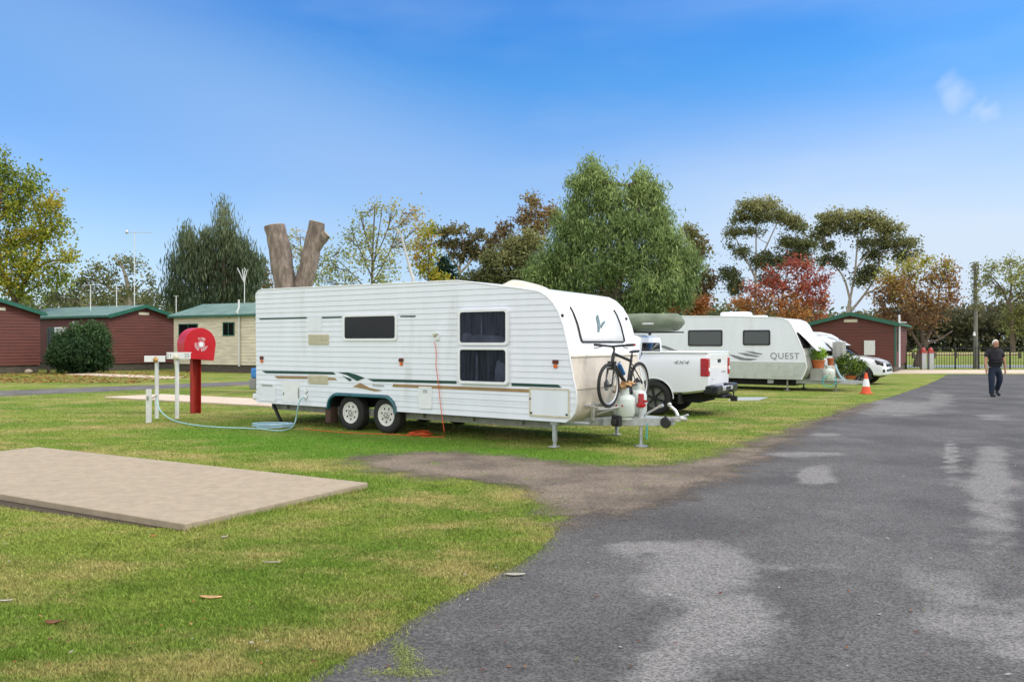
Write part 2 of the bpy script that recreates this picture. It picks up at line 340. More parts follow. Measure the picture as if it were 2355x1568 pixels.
def sheet_mat(name, color_fn, amp, scale, rough=0.9, bump=0.5, bscale=130, fine=0.55):
    """a ground sheet whose ragged edge comes from its 'sd' attribute and noise"""
    m, nt, b = new_mat(name); pos = geo_pos(nt); c = color_fn(nt, pos); nt.links.new(c, b.inputs['Base Color'])
    b.inputs['Roughness'].default_value = rough; b.inputs['Specular IOR Level'].default_value = 0.25
    n = N(nt, 'ShaderNodeTexNoise'); n.inputs['Scale'].default_value = bscale; n.inputs['Detail'].default_value = 3; nt.links.new(pos, n.inputs['Vector'])
    bp = N(nt, 'ShaderNodeBump'); bp.inputs['Strength'].default_value = bump; bp.inputs['Distance'].default_value = 0.006; nt.links.new(n.outputs[0], bp.inputs['Height']); nt.links.new(bp.outputs[0], b.inputs['Normal'])
    a = N(nt, 'ShaderNodeAttribute', attribute_name='sd')
    e1 = N(nt, 'ShaderNodeTexNoise'); e1.inputs['Scale'].default_value = scale; e1.inputs['Detail'].default_value = 8; e1.inputs['Roughness'].default_value = 0.72; nt.links.new(pos, e1.inputs['Vector'])
    e2 = N(nt, 'ShaderNodeTexNoise'); e2.inputs['Scale'].default_value = 70; e2.inputs['Detail'].default_value = 2; nt.links.new(pos, e2.inputs['Vector'])
    v = MA(nt, 'ADD', a.outputs['Fac'], MA(nt, 'MULTIPLY', MA(nt, 'SUBTRACT', e1.outputs[0], 0.5), amp))
    v = MA(nt, 'ADD', v, MA(nt, 'MULTIPLY', MA(nt, 'SUBTRACT', e2.outputs[0], 0.5), amp*fine))
    al = MR(nt, v, -0.01, 0.02); nt.links.new(al, b.inputs['Alpha'])
    return m
def nse(nt, v, s, d=5, r=0.6):
    n = N(nt, 'ShaderNodeTexNoise'); n.inputs['Scale'].default_value = s; n.inputs['Detail'].default_value = d; n.inputs['Roughness'].default_value = r; nt.links.new(v, n.inputs['Vector']); return n.outputs[0]
def road_col(nt, pos):
    a = N(nt, 'ShaderNodeAttribute', attribute_name='dry')
    v = MA(nt, 'ADD', a.outputs['Fac'], MA(nt, 'MULTIPLY', MA(nt, 'SUBTRACT', nse(nt, pos, 1.3, 8, 0.62), 0.5), 1.5))
    c = MX(nt, MR(nt, nse(nt, pos, 0.5), 0.35, 0.65), (0.076, 0.073, 0.073), (0.120, 0.115, 0.114))
    c = MX(nt, MR(nt, v, 0.30, 0.72), c, (0.195, 0.186, 0.181))
    c = MX(nt, MR(nt, nse(nt, pos, 3.2, 6, 0.7), 0.60, 0.74, 0, 0.5), c, (0.040, 0.039, 0.042))
    c = MX(nt, MR(nt, nse(nt, pos, 0.9, 8, 0.7), 0.54, 0.66, 0, 0.40), c, (0.155, 0.150, 0.148))
    c = MX(nt, MR(nt, nse(nt, pos, 12, 5, 0.7), 0.56, 0.72, 0, 0.35), c, (0.17, 0.165, 0.16))
    vo = N(nt, 'ShaderNodeTexVoronoi'); vo.inputs['Scale'].default_value = 85; nt.links.new(pos, vo.inputs['Vector'])
    sp = N(nt, 'ShaderNodeSeparateColor'); nt.links.new(vo.outputs['Color'], sp.inputs[0])
    return MX(nt, MR(nt, sp.outputs[0], 0.1, 0.95, smooth=False), MX(nt, 1.0, c, (0.62, 0.62, 0.62), 'MULTIPLY'), MX(nt, 1.0, c, (1.42, 1.41, 1.4), 'MULTIPLY'))
def gravel_col(nt, pos):
    c = MX(nt, MR(nt, nse(nt, pos, 0.9, 6), 0.35, 0.65), (0.115, 0.092, 0.074), (0.205, 0.165, 0.128))
    c = MX(nt, MR(nt, nse(nt, pos, 2.2, 6, 0.7), 0.58, 0.72, 0, 0.85), c, (0.15, 0.20, 0.04))
    vo = N(nt, 'ShaderNodeTexVoronoi'); vo.inputs['Scale'].default_value = 55; nt.links.new(pos, vo.inputs['Vector'])
    sp = N(nt, 'ShaderNodeSeparateColor'); nt.links.new(vo.outputs['Color'], sp.inputs[0])
    return MX(nt, sp.outputs[0], MX(nt, 1.0, c, (0.65, 0.65, 0.65), 'MULTIPLY'), MX(nt, 1.0, c, (1.4, 1.38, 1.35), 'MULTIPLY'))
def lane_col(nt, pos):
    return MX(nt, MR(nt, nse(nt, pos, 1.0), 0.35, 0.65), (0.11, 0.10, 0.10), (0.18, 0.165, 0.165))
M['road'] = sheet_mat('asphalt_road', road_col, 0.28, 1.6)
M['gravel'] = sheet_mat('gravel_dirt', gravel_col, 1.7, 1.6, bump=0.8, bscale=80, fine=1.1)
M['soil'] = sheet_mat('dark_soil', lambda nt, pos: MX(nt, nse(nt, pos, 14), (0.035, 0.027, 0.02), (0.10, 0.078, 0.055)), 0.12, 9)
M['lane'] = sheet_mat('old_lane', lane_col, 0.5, 1.0)

# ------------------------------------------------------------------ ground, roads and slabs
mb = MB(); mb.add([(-900, -60, 0), (900, -60, 0), (900, 1600, 0), (-900, 1600, 0)], [(0, 1, 2, 3)])
g = mb.build('ground', M['lawn'], smooth=0); tag(g, kind='structure')
def poly_sd(P, poly):
    """signed distance (inside positive) from points P (n,2) to a polygon"""
    poly = np.array(poly, float); n = len(poly); d = np.full(len(P), 1e9); ins = np.zeros(len(P), bool)
    for i in range(n):
        a = poly[i]; b_ = poly[(i+1) % n]; ab = b_-a; t = np.clip(((P-a)@ab)/(ab@ab), 0, 1)
        q = P-(a+t[:, None]*ab); d = np.minimum(d, np.hypot(q[:, 0], q[:, 1]))
        c1 = (a[1] > P[:, 1]) != (b_[1] > P[:, 1])
        if b_[1] != a[1]:
            xi = (b_[0]-a[0])*(P[:, 1]-a[1])/(b_[1]-a[1])+a[0]; ins ^= c1 & (P[:, 0] < xi)
    return np.where(ins, d, -d)
def sheet(name, poly, zz, step, mat_, margin=0.6, extra=None):
    pl = np.array(poly); x0, y0 = pl.min(0)-margin; x1, y1 = pl.max(0)+margin
    xs = np.arange(x0, x1+step, step); ys = np.arange(y0, y1+step, step)
    X, Y = np.meshgrid(xs, ys); P = np.stack([X.ravel(), Y.ravel()], 1); sd = poly_sd(P, poly)
    nx, ny = len(xs), len(ys); idx = np.arange(nx*ny).reshape(ny, nx)
    q = np.stack([idx[:-1, :-1], idx[:-1, 1:], idx[1:, 1:], idx[1:, :-1]], -1).reshape(-1, 4)
    q = q[(sd[q] > -margin).any(1)]
    used = np.unique(q); remap = -np.ones(nx*ny, int); remap[used] = np.arange(len(used)); q = remap[q]
    V = np.column_stack([P[used], np.full(len(used), zz)])
    me = bpy.data.meshes.new(name); me.from_pydata(V.tolist(), [], q.tolist()); me.materials.append(mat_)
    a = me.attributes.new('sd', 'FLOAT', 'POINT'); a.data.foreach_set('value', sd[used].astype(np.float32))
    if extra:
        a = me.attributes.new('dry', 'FLOAT', 'POINT'); a.data.foreach_set('value', extra(P[used]).astype(np.float32))
    o = bpy.data.objects.new(name, me); COL.objects.link(o); tag(o, kind='structure'); return o
def gp(l): return [(G(x, y).x, G(x, y).y) for x, y in l]
ROAD = [(-3.2, -8), (-1.75, 2.2)] + gp([(700, 1568), (800, 1508), (900, 1455), (985, 1398), (1080, 1350), (1180, 1308), (1240, 1268), (1276, 1222), (1300, 1190), (1400, 1165), (1560, 1120), (1700, 1062), (1830, 990), (1900, 960), (1970, 935), (2060, 909), (2130, 885), (2165, 869), (2178, 861)]) + [(75, 43.6), (75, -8)]
GRAVEL = gp([(1282, 1208), (1268, 1150), (1180, 1118), (1080, 1104), (950, 1097), (850, 1077), (812, 1056), (900, 1044), (1100, 1041), (1250, 1060), (1400, 1074), (1560, 1070), (1660, 1040), (1760, 1010), (1830, 985), (1990, 928), (2010, 930), (1860, 985), (1730, 1062), (1600, 1135), (1480, 1172), (1380, 1190)])
LANE = gp([(0, 897), (600, 876), (700, 872), (700, 880), (600, 884), (0, 911)])
v0 = Vector(LANE[5])-Vector(LANE[4]); LANE[0] = tuple(Vector(LANE[0])+v0*0.8); LANE[5] = tuple(Vector(LANE[5])+v0*0.8)
def dryness(P):
    v = np.zeros(len(P))
    for (x, y, rx, ry, s) in [(1600, 1330, 190, 95, 1), (1650, 1450, 200, 110, 1), (1480, 1262, 120, 22, .9), (1840, 1300, 150, 18, .6), (2280, 1200, 95, 200, .85), (2200, 1420, 170, 130, .6), (2350, 1500, 200, 200, .7), (1875, 1095, 55, 26, 1.2), (1840, 1045, 130, 10, .8),
                             (2060, 940, 150, 26, .8), (2185, 1060, 22, 60, 1), (2160, 930, 60, 40, .6), (2290, 1045, 60, 22, .7), (1900, 1000, 60, 5, 1), (2290, 960, 70, 12, .7), (2120, 1265, 60, 25, .6), (1520, 1560, 130, 60, .8), (2100, 1330, 60, 60, .5)]:
        c = G(x, y); e = G(x+rx, y); f_ = G(x, max(y-ry, 800)); n_ = G(x, y+ry)
        hx = abs(e.x-c.x); hy = abs(f_.y-n_.y)/2; cy = (f_.y+n_.y)/2
        # stretch along the view ray so that the stain keeps its outline on the ground
        dx = (P[:, 0]-c.x-(P[:, 1]-c.y)*c.x/c.y)/hx; dy = (P[:, 1]-cy)/hy
        v = np.maximum(v, s*np.clip(1.25-np.sqrt(dx*dx+dy*dy), 0, 1))
    return v
sheet('road', ROAD, 0.006, 0.22, M['road'], 0.5, dryness)
sheet('gravel', GRAVEL, 0.012, 0.15, M['gravel'], 1.0)
sheet('lane', LANE, 0.006, 0.4, M['lane'], 0.7)
def slab(name, label, corners, h, mt, cat='slab'):
    mb = MB(); n = len(corners); mb.prism([(c[0], c[1]) for c in corners], 0.0, h, M=lambda p, y: (p[0], p[1], y))
    o = mb.build(name, mt, bevel=0.012, smooth=30); tag(o, label, cat); return o
A = G(88, 1027, .07); B = G(846, 1109, .07); C_ = G(424, 1204, .07); D = A+(C_-B)
SLAB1 = [(p.x, p.y) for p in (A, B, C_, D)]
u_ = (C_-D).normalized(); v_ = (C_-B).normalized()
SOIL = [(p.x, p.y) for p in (D-v_*0.05-u_*0.2, C_-v_*0.05-u_*0.35, C_-u_*0.30+v_*0.05, C_-u_*1.1+v_*0.10, C_-u_*2.2+v_*0.17, D+v_*0.22-u_*0.2)]
sheet('bare_soil', SOIL, 0.005, 0.04, M['soil'], 0.15)
slab('concrete_slab', 'large bare tan concrete pad with a raised edge lying in the foreground grass', SLAB1, 0.07, M['concrete_slab'])
a = G(240, 912, .05); b_ = G(372, 905.5, .05); c_ = G(620, 932, .05)
SLAB2 = [(p.x, p.y) for p in (a, c_, c_+(b_-a), b_)]
slab('concrete_slab', 'pale pinkish concrete pad behind the red hose reel box', SLAB2, 0.05, M['pink_slab'])
SLAB3 = gp([(150, 861.5), (212, 859), (425, 868), (380, 871.5)])
slab('concrete_slab', 'thin pale concrete pad in the grass before the cabins', SLAB3, 0.03, M['pink_slab'])
SLAB4 = gp([(1672, 921), (1700, 914.5), (1765, 914.5), (1745, 921)])
slab('concrete_slab', 'small grey concrete pad in the grass behind the white pickup', SLAB4, 0.02, M['galv'])
mb = MB(); mb.box(19.5, 80, 43.2, 48.6, -0.02, 0.03); o = mb.build('path', M['pink_slab'], smooth=0); tag(o, kind='structure')
mb = MB(); mb.box(19.5, 80, 53.5, 58.5, -0.02, 0.012); o = mb.build('road_beyond', M['galv'], smooth=0); tag(o, kind='structure')

# ------------------------------------------------------------------ grass blades near the camera
def blades():
    n = 1300000
    u = rng.uniform(-0.66, 0.70, n); inv = rng.uniform(1/34.0, 1/3.3, n); Y = 1/inv; X = u*Y
    P = np.stack([X, Y], 1)
    e = rng.normal(0, 1, n)
    ok = (rng.uniform(0, 1, n) < np.clip((34-Y)/16, 0, 1)) & (poly_sd(P, ROAD) < 0.03+0.05*e) & (poly_sd(P, GRAVEL) < -0.02+0.14*e) & (poly_sd(P, SLAB1) < 0.012) & (poly_sd(P, SOIL) < 0.01+0.02*e) & (poly_sd(P, SLAB2) < 0)
    P = P[ok]; n = len(P); Y = P[:, 1]
    h = rng.uniform(0.008, 0.022, n)*(1+0.25*rng.normal(0, 1, n).clip(-1, 2)); wd = (0.0012+0.00036*Y)*rng.uniform(0.7, 1.4, n)
    ab = np.array(SLAB1[2])-np.array(SLAB1[1]); nn_ = np.array([ab[1], -ab[0]])/np.hypot(*ab); q_ = (P-np.array(SLAB1[1]))@nn_; tt = ((P-np.array(SLAB1[1]))@ab)/(ab@ab); edge = (np.abs(q_) < 0.10) & (tt > -.02) & (tt < 1.0); h = np.where(edge, h*2.6, h)
    a = rng.uniform(0, 2*pi, n); l = rng.uniform(0, 2*pi, n); lean = rng.uniform(0.1, 1.0, n)*h*1.1
    V = np.zeros((n, 3, 3)); dx = np.cos(a)*wd; dy = np.sin(a)*wd
    V[:, 0, 0] = P[:, 0]-dx; V[:, 0, 1] = P[:, 1]-dy; V[:, 1, 0] = P[:, 0]+dx; V[:, 1, 1] = P[:, 1]+dy
    V[:, 2, 0] = P[:, 0]+np.cos(l)*lean; V[:, 2, 1] = P[:, 1]+np.sin(l)*lean; V[:, 2, 2] = h
    me = bpy.data.meshes.new('grass'); me.vertices.add(n*3); me.vertices.foreach_set('co', V.ravel().astype(np.float32))
    me.loops.add(n*3); me.loops.foreach_set('vertex_index', np.arange(n*3, dtype=np.int32))
    me.polygons.add(n); me.polygons.foreach_set('loop_start', np.arange(0, n*3, 3, dtype=np.int32)); me.update()
    at2 = me.attributes.new('rnd', 'FLOAT', 'POINT'); at2.data.foreach_set('value', np.repeat(rng.uniform(0, 1, n), 3).astype(np.float32))
    me.materials.append(M['blade']); o = bpy.data.objects.new('grass', me); COL.objects.link(o)
    tag(o, 'short mown grass blades of the near lawn', 'grass', kind='stuff')
blades()

# ------------------------------------------------------------------ frames
class Frame:
    """a local frame: +x forward, +y away from the camera side, z up"""
    def __init__(s, O, rz): s.O = Vector((O[0], O[1], 0)); s.rz = rz; s.a = Vector((cos(rz), sin(rz), 0)); s.p = Vector((-sin(rz), cos(rz), 0))
    def side(s, px, py, y=0.0):
        """pixel of the photograph -> (s, z) on the vertical plane at local y"""
        O = s.O+s.p*y; dx = (px-CX)/FPX; t = (O.x-dx*O.y)/(dx*s.a.y-s.a.x)
        return (t, EYE-(py-HZ)/FPX*(O.y+t*s.a.y))
    def world(s, x, y, zz=0.0): return s.O+s.a*x+s.p*y+Vector((0, 0, zz))
RZ = -radians(34.65)
F1 = Frame((-2.68, 15.08), RZ)

def interp_profile(prof, zz):
    xs = []
    n = len(prof)
    for i in range(n):
        (x0, z0), (x1, z1) = prof[i], prof[(i+1) % n]
        if (z0-zz)*(z1-zz) <= 0 and z0 != z1: xs.append(x0+(x1-x0)*(zz-z0)/(z1-z0))
    return (min(xs), max(xs)) if xs else None
def ribbed_side(mb, prof, pitch, depth, gaps=lambda zz: [], y0=0.0, sub=3, ztop=None, zbot=None):
    zs = [p[1] for p in prof]; lo = min(zs) if zbot is None else zbot; hi = max(zs) if ztop is None else ztop; k = 0
    n = int(round((hi-lo)/pitch)); 
    for i in range(n):
        za = lo+i*(hi-lo)/n; zb = lo+(i+1)*(hi-lo)/n
        prev = None
        for j in range(sub+1):
            t = j/sub; zz = za+(zb-za)*t; zq = min(max(zz, lo+1e-4), hi-1e-4)
            r = interp_profile(prof, zq)
            if r is None: continue
            segs = [r]
            for (g0, g1) in gaps(zz):
                ns = []
                for (q0, q1) in segs:
                    if g1 <= q0 or g0 >= q1: ns.append((q0, q1)); continue
                    ns.append((q0, g0)) ; ns.append((g1, q1))
                segs = ns
            y = y0-depth*(1-t)**1.0 if j < sub else y0
            cur = (zz, y, segs)
            if prev and len(prev[2]) == len(segs):
                for (a0, a1), (b0, b1) in zip(prev[2], segs):
                    mb.add([(a0, prev[1], prev[0]), (a1, prev[1], prev[0]), (b1, y, zz), (b0, y, zz)], [(0, 1, 2, 3)])
            elif prev:
                a0, a1 = r; mb.add([(a0, y, prev[0]), (a1, y, prev[0]), (a1, y, zz), (a0, y, zz)], [(0, 1, 2, 3)])
            if j == 0 :
                for (b0, b1) in segs: mb.add([(b0, y0, zz), (b1, y0, zz), (b1, y, zz), (b0, y, zz)], [(0, 1, 2, 3)])
            prev = cur
    return mb
def decal(fr, pts, off=-0.0135, y=0.0):
    mb = MB(); q = [fr.side(px, py) for px, py in pts]; n = len(q)
    vs = [(s, off, zz) for s, zz in q]+[(s, off+0.002, zz) for s, zz in q]
    return mb.add(vs, [tuple(range(n)), tuple(range(2*n-1, n-1, -1))]+[(i, i+n, (i+1) % n+n, (i+1) % n) for i in range(n)])
def rrect(x0, x1, z0, z1, r, n=4):
    p = []
    for cx, cz, a0 in ((x1-r, z1-r, 0), (x0+r, z1-r, pi/2), (x0+r, z0+r, pi), (x1-r, z0+r, 1.5*pi)):
        for i in range(n+1): a = a0+pi/2*i/n; p.append((cx+r*cos(a), cz+r*sin(a)))
    return p
def ring(mb, outer, inner, y0, y1):
    n = len(outer)
    vs = [(p[0], y0, p[1]) for p in outer]+[(p[0], y0, p[1]) for p in inner]+[(p[0], y1, p[1]) for p in outer]+[(p[0], y1, p[1]) for p in inner]
    fs = []
    for i in range(n):
        j = (i+1) % n; fs += [(i, j, n+j, n+i), (2*n+i, 3*n+i, 3*n+j, 2*n+j), (i, 2*n+i, 2*n+j, j), (n+i, n+j, 3*n+j, 3*n+i)]
    return mb.add(vs, fs)
def wheel(parent, x, y, r, wd, rim_r, style, side=-1, name='wheel'):
    """tyre in the x-z plane; its outer face looks to local y*side"""
    w0 = bpy.data.objects.new(name, None); 
    mb = MB(); h = wd/2
    prof = [(rim_r*0.97, -h*0.86), (rim_r*1.05, -h*0.98), (r*0.80, -h*1.03), (r*0.93, -h*0.92), (r*0.985, -h*0.74), (r, -h*0.4), (r, h*0.4), (r*0.985, h*0.74), (r*0.93, h*0.92), (r*0.80, h*1.03), (rim_r*1.05, h*0.98), (rim_r*0.97, h*0.86)]
    vs_prof = prof+[prof[0]]
    mb.lathe([(a, b_) for a, b_ in vs_prof], (x, y, r), (0, 1, 0), 40)
    mb.f = mb.f[:-2]
    ty = mb.build('wheel', M['rubber'], parent)
    rm = MB(); s = side
    Y = lambda d: y+s*d
    if style == 'steel':
        rm.lathe([(rim_r, h*0.80), (rim_r*0.97, h*0.96), (rim_r*0.86, h*0.92), (rim_r*0.82, h*0.55), (rim_r*0.62, h*0.62), (rim_r*0.36, h*0.80), (rim_r*0.30, h*0.80), (rim_r*0.28, h*0.96), (0, h*0.98)], (x, y, r), (0, s, 0), 40)
        nf = len(rm.f); hb = rm
        for k in range(7):
            a = 2*pi*k/7+0.2; c = Vector((x+cos(a)*rim_r*0.59, Y(h*0.76), r+sin(a)*rim_r*0.60)); n_ = Vector((0, s, 0))
            hb.lathe([(rim_r*0.165, -0.03), (rim_r*0.165, 0.004), (0, 0.0045)], c, n_, 12)
        for k in range(6):
            a = 2*pi*k/6; c = Vector((x+cos(a)*rim_r*0.19, Y(h*0.985), r+sin(a)*rim_r*0.19)); hb.lathe([(rim_r*0.05, 0), (rim_r*0.05, 0.01), (0, 0.011)], c, (0, s, 0), 8)
        rim = rm.build('rim', M['rimwhite'], ty, recalc=False); rim.data.materials.append(M['black'])
        for p_ in rim.data.polygons:
            if p_.index >= nf: p_.material_index = 1
    else:
        rm.lathe([(rim_r, h*0.80), (rim_r*0.98, h*0.97), (rim_r*0.92, h*0.94), (rim_r*0.90, h*0.3)], (x, y, r), (0, s, 0), 40)
        rm.f = rm.f[:-2]
        for k in range(6):
            a = 2*pi*k/6+0.3
            p0 = (x, Y(h*0.72), r); p1 = (x+cos(a)*rim_r*0.95, Y(h*0.88), r+sin(a)*rim_r*0.95)
            rm.bar(p0, p1, 0.045, 0.03, up=(0, 1, 0))
        rm.lathe([(rim_r*0.22, h*0.6), (rim_r*0.2, h*0.92), (0, h*0.94)], (x, y, r), (0, s, 0), 20)
        rm.build('rim', M['rimdark'], ty)
        bk = MB(); bk.lathe([(rim_r*0.9, h*0.2), (0, h*0.21)], (x, y, r), (0, s, 0), 24); bk.build('brake_disc', M['chassis'], ty)
    return ty

# ------------------------------------------------------------------ caravan with the ribbed sides (the nearest one)
S1 = F1.side
def window(parent, fr, x0, y0, x1, y1, pane_mat, name='window', frame_w=0.045, curtain=False, fmat=None, off=0.0):
    a = fr.side(x0, y0); b_ = fr.side(x1, y1); X0, X1 = sorted((a[0], b_[0])); Z0, Z1 = sorted((fr.side((x0+x1)/2, y0)[1], fr.side((x0+x1)/2, y1)[1]))
    fm = MB(); o_ = rrect(X0, X1, Z0, Z1, 0.06); i_ = rrect(X0+frame_w, X1-frame_w, Z0+frame_w, Z1-frame_w, 0.045)
    fo = 0.036 if curtain else 0.0; ring(fm, o_, i_, -0.028+off-fo, 0.03)
    f = fm.build(name, fmat or M['white'], parent, bevel=0.004)
    pm = MB(); pm.prism(i_, -0.018+off-fo, -0.014+off-fo); pane = pm.build('pane', pane_mat, f, smooth=0)
    if curtain:
        cm = MB(); rows = []
        nn = 60
        for zz in (Z0+0.02, (Z0+Z1)/2, Z1-0.02):
            rows.append([(X0+0.03+(X1-X0-0.06)*i/nn, -0.026+0.008*sin(i*1.35)+0.004*sin(i*0.5), zz) for i in range(nn+1)])
        cm.grid(rows).build('curtain', M['curtain'], f, recalc=False)
        for bx0, bx1, bh in curtain:
            bm_ = MB(); rws = []
            for j in range(7): t_ = j/6; rws.append([(X0+(X1-X0)*(bx0+(bx1-bx0)*i/14), -0.047+0.001*j, Z0+0.05+(Z1-Z0)*bh*t_*(0.9+0.1*sin(i*0.45+1))*sin(pi*min(max((i+0.4)/14.8, 0), 1))**0.35) for i in range(15)])
            bm_.grid(rws).build('bedding_and_light_streak', M['bedding_and_light_streak'], f, recalc=False)  # pale mounds are bedding; narrow upright strips paint light in the curtain gap
    return f
def make_caravan1():
    R = thing('caravan', 'long white ribbed caravan with green and tan stripes and teal wheel arches', 'caravan', F1.O, F1.rz)
    W = 2.34
    pix = [(590, 926), (588, 684), (589.5, 675), (594, 669), (602, 666), (820, 656), (1050, 645.5), (1100, 651), (1150, 657.5), (1200, 664), (1238, 670), (1256, 680), (1272, 697), (1284, 718), (1294, 745), (1301, 775), (1308, 808), (1314, 845), (1320, 878), (1325, 900), (1326.5, 925), (1322, 948), (1313, 961), (1300, 966)]
    prof = [S1(*p) for p in pix]
    zb = 0.42; prof = [(s, max(zz, zb)) for s, zz in prof]; prof[-1] = (prof[-1][0], zb); prof[0] = (prof[0][0], zb)
    sw = [S1(800, 953)[0], S1(882, 958)[0]]; sc_ = sum(sw)/2
    at0 = S1(757, 945)[0]; at1 = S1(908, 950)[0]; zt = S1(830, 912)[1]; r = 0.20
    def gap(zz, grow=0.0):
        if zz > zt+grow: return []
        d = zt+grow-zz; ins = 0 if d > r else r-sqrt(max(r*r-(r-d)**2, 0))
        sl = (zz-zb)*0.18
        return [(at0-grow+ins+sl, at1+grow-ins-sl)]
    mb = MB(); ribbed_side(mb, prof, 0.0955, 0.011, gap)
    # far side, roof, nose and tail are one shell
    side = mb.build('side_wall', M['alu'], R, smooth=20, recalc=False)
    fb = MB(); ribbed_side(fb, prof, 0.0955, -0.007, lambda q: gap(q), y0=W); fb.build('side_wall', M['alu'], R, smooth=20, recalc=False)
    top = [p for p in prof[1:20]]
    sh = MB(); rows = []
    fr_z = S1(1306, 820)[1]
    k = next(i for i, p in enumerate(prof) if i > 12 and p[1] < fr_z)
    up = prof[:k]+[(prof[k-1][0]+(prof[k][0]-prof[k-1][0])*(prof[k-1][1]-fr_z)/(prof[k-1][1]-prof[k][1]), fr_z)]
    ys = [0.0, 0.02, 0.06, W-0.06, W-0.02, W]
    def edge(p, y): return (p[0]*1.0, y, p[1]+(0.012 if 0.01 < y < W-0.01 and p[1] > 2.0 else 0.0))
    sh.grid([[edge(p, y) for p in up] for y in ys])
    sh.build('shell', M['gel'], R, smooth=50)
    nose = MB(); lowp = [up[-1]]+prof[k:]+[prof[0]]
    nose.grid([[(p[0]-0.012*(1 if i else 0), y, p[1]) for i, p in enumerate(lowp[:-1])] for y in (0.0, W/2, W)])
    nose.build('stone_guard', M['cream_guard'], R, smooth=50, label='cream lower nose panel')
    # raised folds and seam on the nose
    sm = MB(); sm.bar((up[-1][0]+0.006, 0.03, fr_z), (up[-1][0]+0.006, W-0.03, fr_z), 0.02, 0.022)
    z2 = S1(1318, 895)[1]; x2 = interp_profile(prof, z2)[1]; sm.bar((x2-0.002, 0.05, z2), (x2-0.002, W-0.05, z2), 0.014, 0.014)
    sm.build('seam', M['cream'], R)
    # white edge moulding round the near side
    em = MB(); em.tube([(p[0], -0.004, p[1]) for p in prof[1:]], 0.013, 6); em.build('edge_moulding', M['white'], R)
    em = MB(); em.tube([(p[0], W+0.004, p[1]) for p in prof[1:]], 0.013, 6); em.build('edge_moulding', M['white'], R)
    # floor and wheel box
    fl = MB(); x0, x1 = prof[0][0], prof[-1][0]; fl.box(x0+0.02, at0-0.05, 0.03, W-0.03, zb+0.005, zb+0.03).box(at1+0.05, x1-0.02, 0.03, W-0.03, zb+0.005, zb+0.03).box(at0-0.05, at1+0.05, 0.5, W-0.5, zb+0.005, zb+0.03)
    fl.build('floor_pan', M['dark'], R)
    wb = MB(); wb.box(at0-0.03, at1+0.03, 0.012, 0.5, zt+0.01, zt+0.03).box(at0-0.03, at1+0.03, 0.47, 0.5, zb, zt+0.02).box(at0-0.05, at0-0.02, 0.012, 0.5, zb, zt+0.02).box(at1+0.02, at1+0.05, 0.012, 0.5, zb, zt+0.02); wb.build('wheel_box', M['dark'], R)
    # chassis rails
    ch = MB(); 
    for y in (0.22, W-0.30): ch.box(x0+0.2, 3.9, y, y+0.06, zb-0.14, zb-0.005)
    for x in (-2.4, -1.2, 1.2, 2.3, 3.3): ch.box(x, x+0.05, 0.15, W-0.15, zb-0.10, zb-0.01)
    ch.cyl((sw[0], 0.2, 0.33), (sw[0], W-0.2, 0.33), 0.035).cyl((sw[1], 0.2, 0.33), (sw[1], W-0.2, 0.33), 0.035)
    ch.build('chassis', M['chassis'], R, bevel=0.004)
    for s in sw:
        wheel(R, s, 0.16, 0.335, 0.21, 0.205, 'steel', -1); wheel(R, s, W-0.16, 0.335, 0.21, 0.205, 'steel', 1)
    # teal arch trim
    ar = []
    for i in range(26):
        zz = zb-0.03+(zt+0.03-(zb-0.03))*(i/25); g_ = gap(max(zz-0.0, 0), 0.02)
        if g_: ar.append((g_[0][0], zz))
    g2 = gap(zt+0.018, 0.02)[0]
    path = [(s, zz) for s, zz in ar]+[(g2[0]+0.10, zt+0.022), (g2[1]-0.10, zt+0.022)]+[(gap(zz, 0.02)[0][1], zz) for s, zz in reversed(ar)]
    for sgn, y in ((-1, 0.0), (1, W)):
        tb = MB(); rows = []
        for q, (off, inn) in enumerate(((0.0, 0.035), (0.035, 0.028), (0.05, 0.0), (0.045, -0.022), (0.0, -0.03))):
            row = []
            for (s, zz) in path:
                cx = (at0+at1)/2; d = Vector((s-cx, 0, max(zz-0.30, 0.02)*1.6)).normalized() if zz < zt else Vector((0.25*(s-cx), 0, 1)).normalized()
                row.append((s+d.x*inn, y+sgn*off, zz+d.z*inn))
            rows.append(row)
        tb.grid(rows).build('wheel_arch_trim', M['teal'], R, smooth=60, recalc=False)
    # windows
    window(R, F1, 790, 722, 914, 784, M['glass'], curtain=False)
    window(R, F1, 1057, 711, 1172, 794, M['glass_see'], curtain=((0.08, 0.30, 0.32), (0.22, 0.94, 0.24), (0.46, 0.49, 0.9)))
    window(R, F1, 1057, 798, 1172, 883, M['glass_see'], curtain=((0.36, 0.41, 0.9), (0.74, 0.96, 0.66)))
    # stripes
    def stripe(pts, mt, lab): decal(F1, pts).build('stripe', mt, R, smooth=0, label=lab)
    stripe([(597, 732), (706, 729.3), (706, 732.3), (598, 735)], M['green'], 'thin upper dark green stripe at the back')
    stripe([(741, 729), (786, 727.8), (786, 731), (741, 732.3)], M['green'], 'thin upper dark green stripe before the small window')
    stripe([(921, 726), (957, 725.7), (955, 729), (921, 729)], M['green'], 'short thin green stripe after the small window')
    stripe([(603, 852), (766, 855), (773, 861), (612, 858)], M['green'], 'lower dark green stripe at the back')
    stripe([(632, 864), (708, 865.5), (708, 871), (638, 870)], M['tan'], 'short tan stripe at the back')
    stripe([(755, 868), (770, 868.5), (776, 874), (755, 873.5)], M['tan'], 'short tan stripe after the vent')
    stripe([(778, 856), (800, 856), (818, 860.5), (839, 868.5), (822, 876), (812, 870), (798, 862)], M['green'], 'dark green wing shape')
    stripe([(788, 864), (810, 872), (806, 877), (800, 873)], M['green'], 'small dark green feather shape')
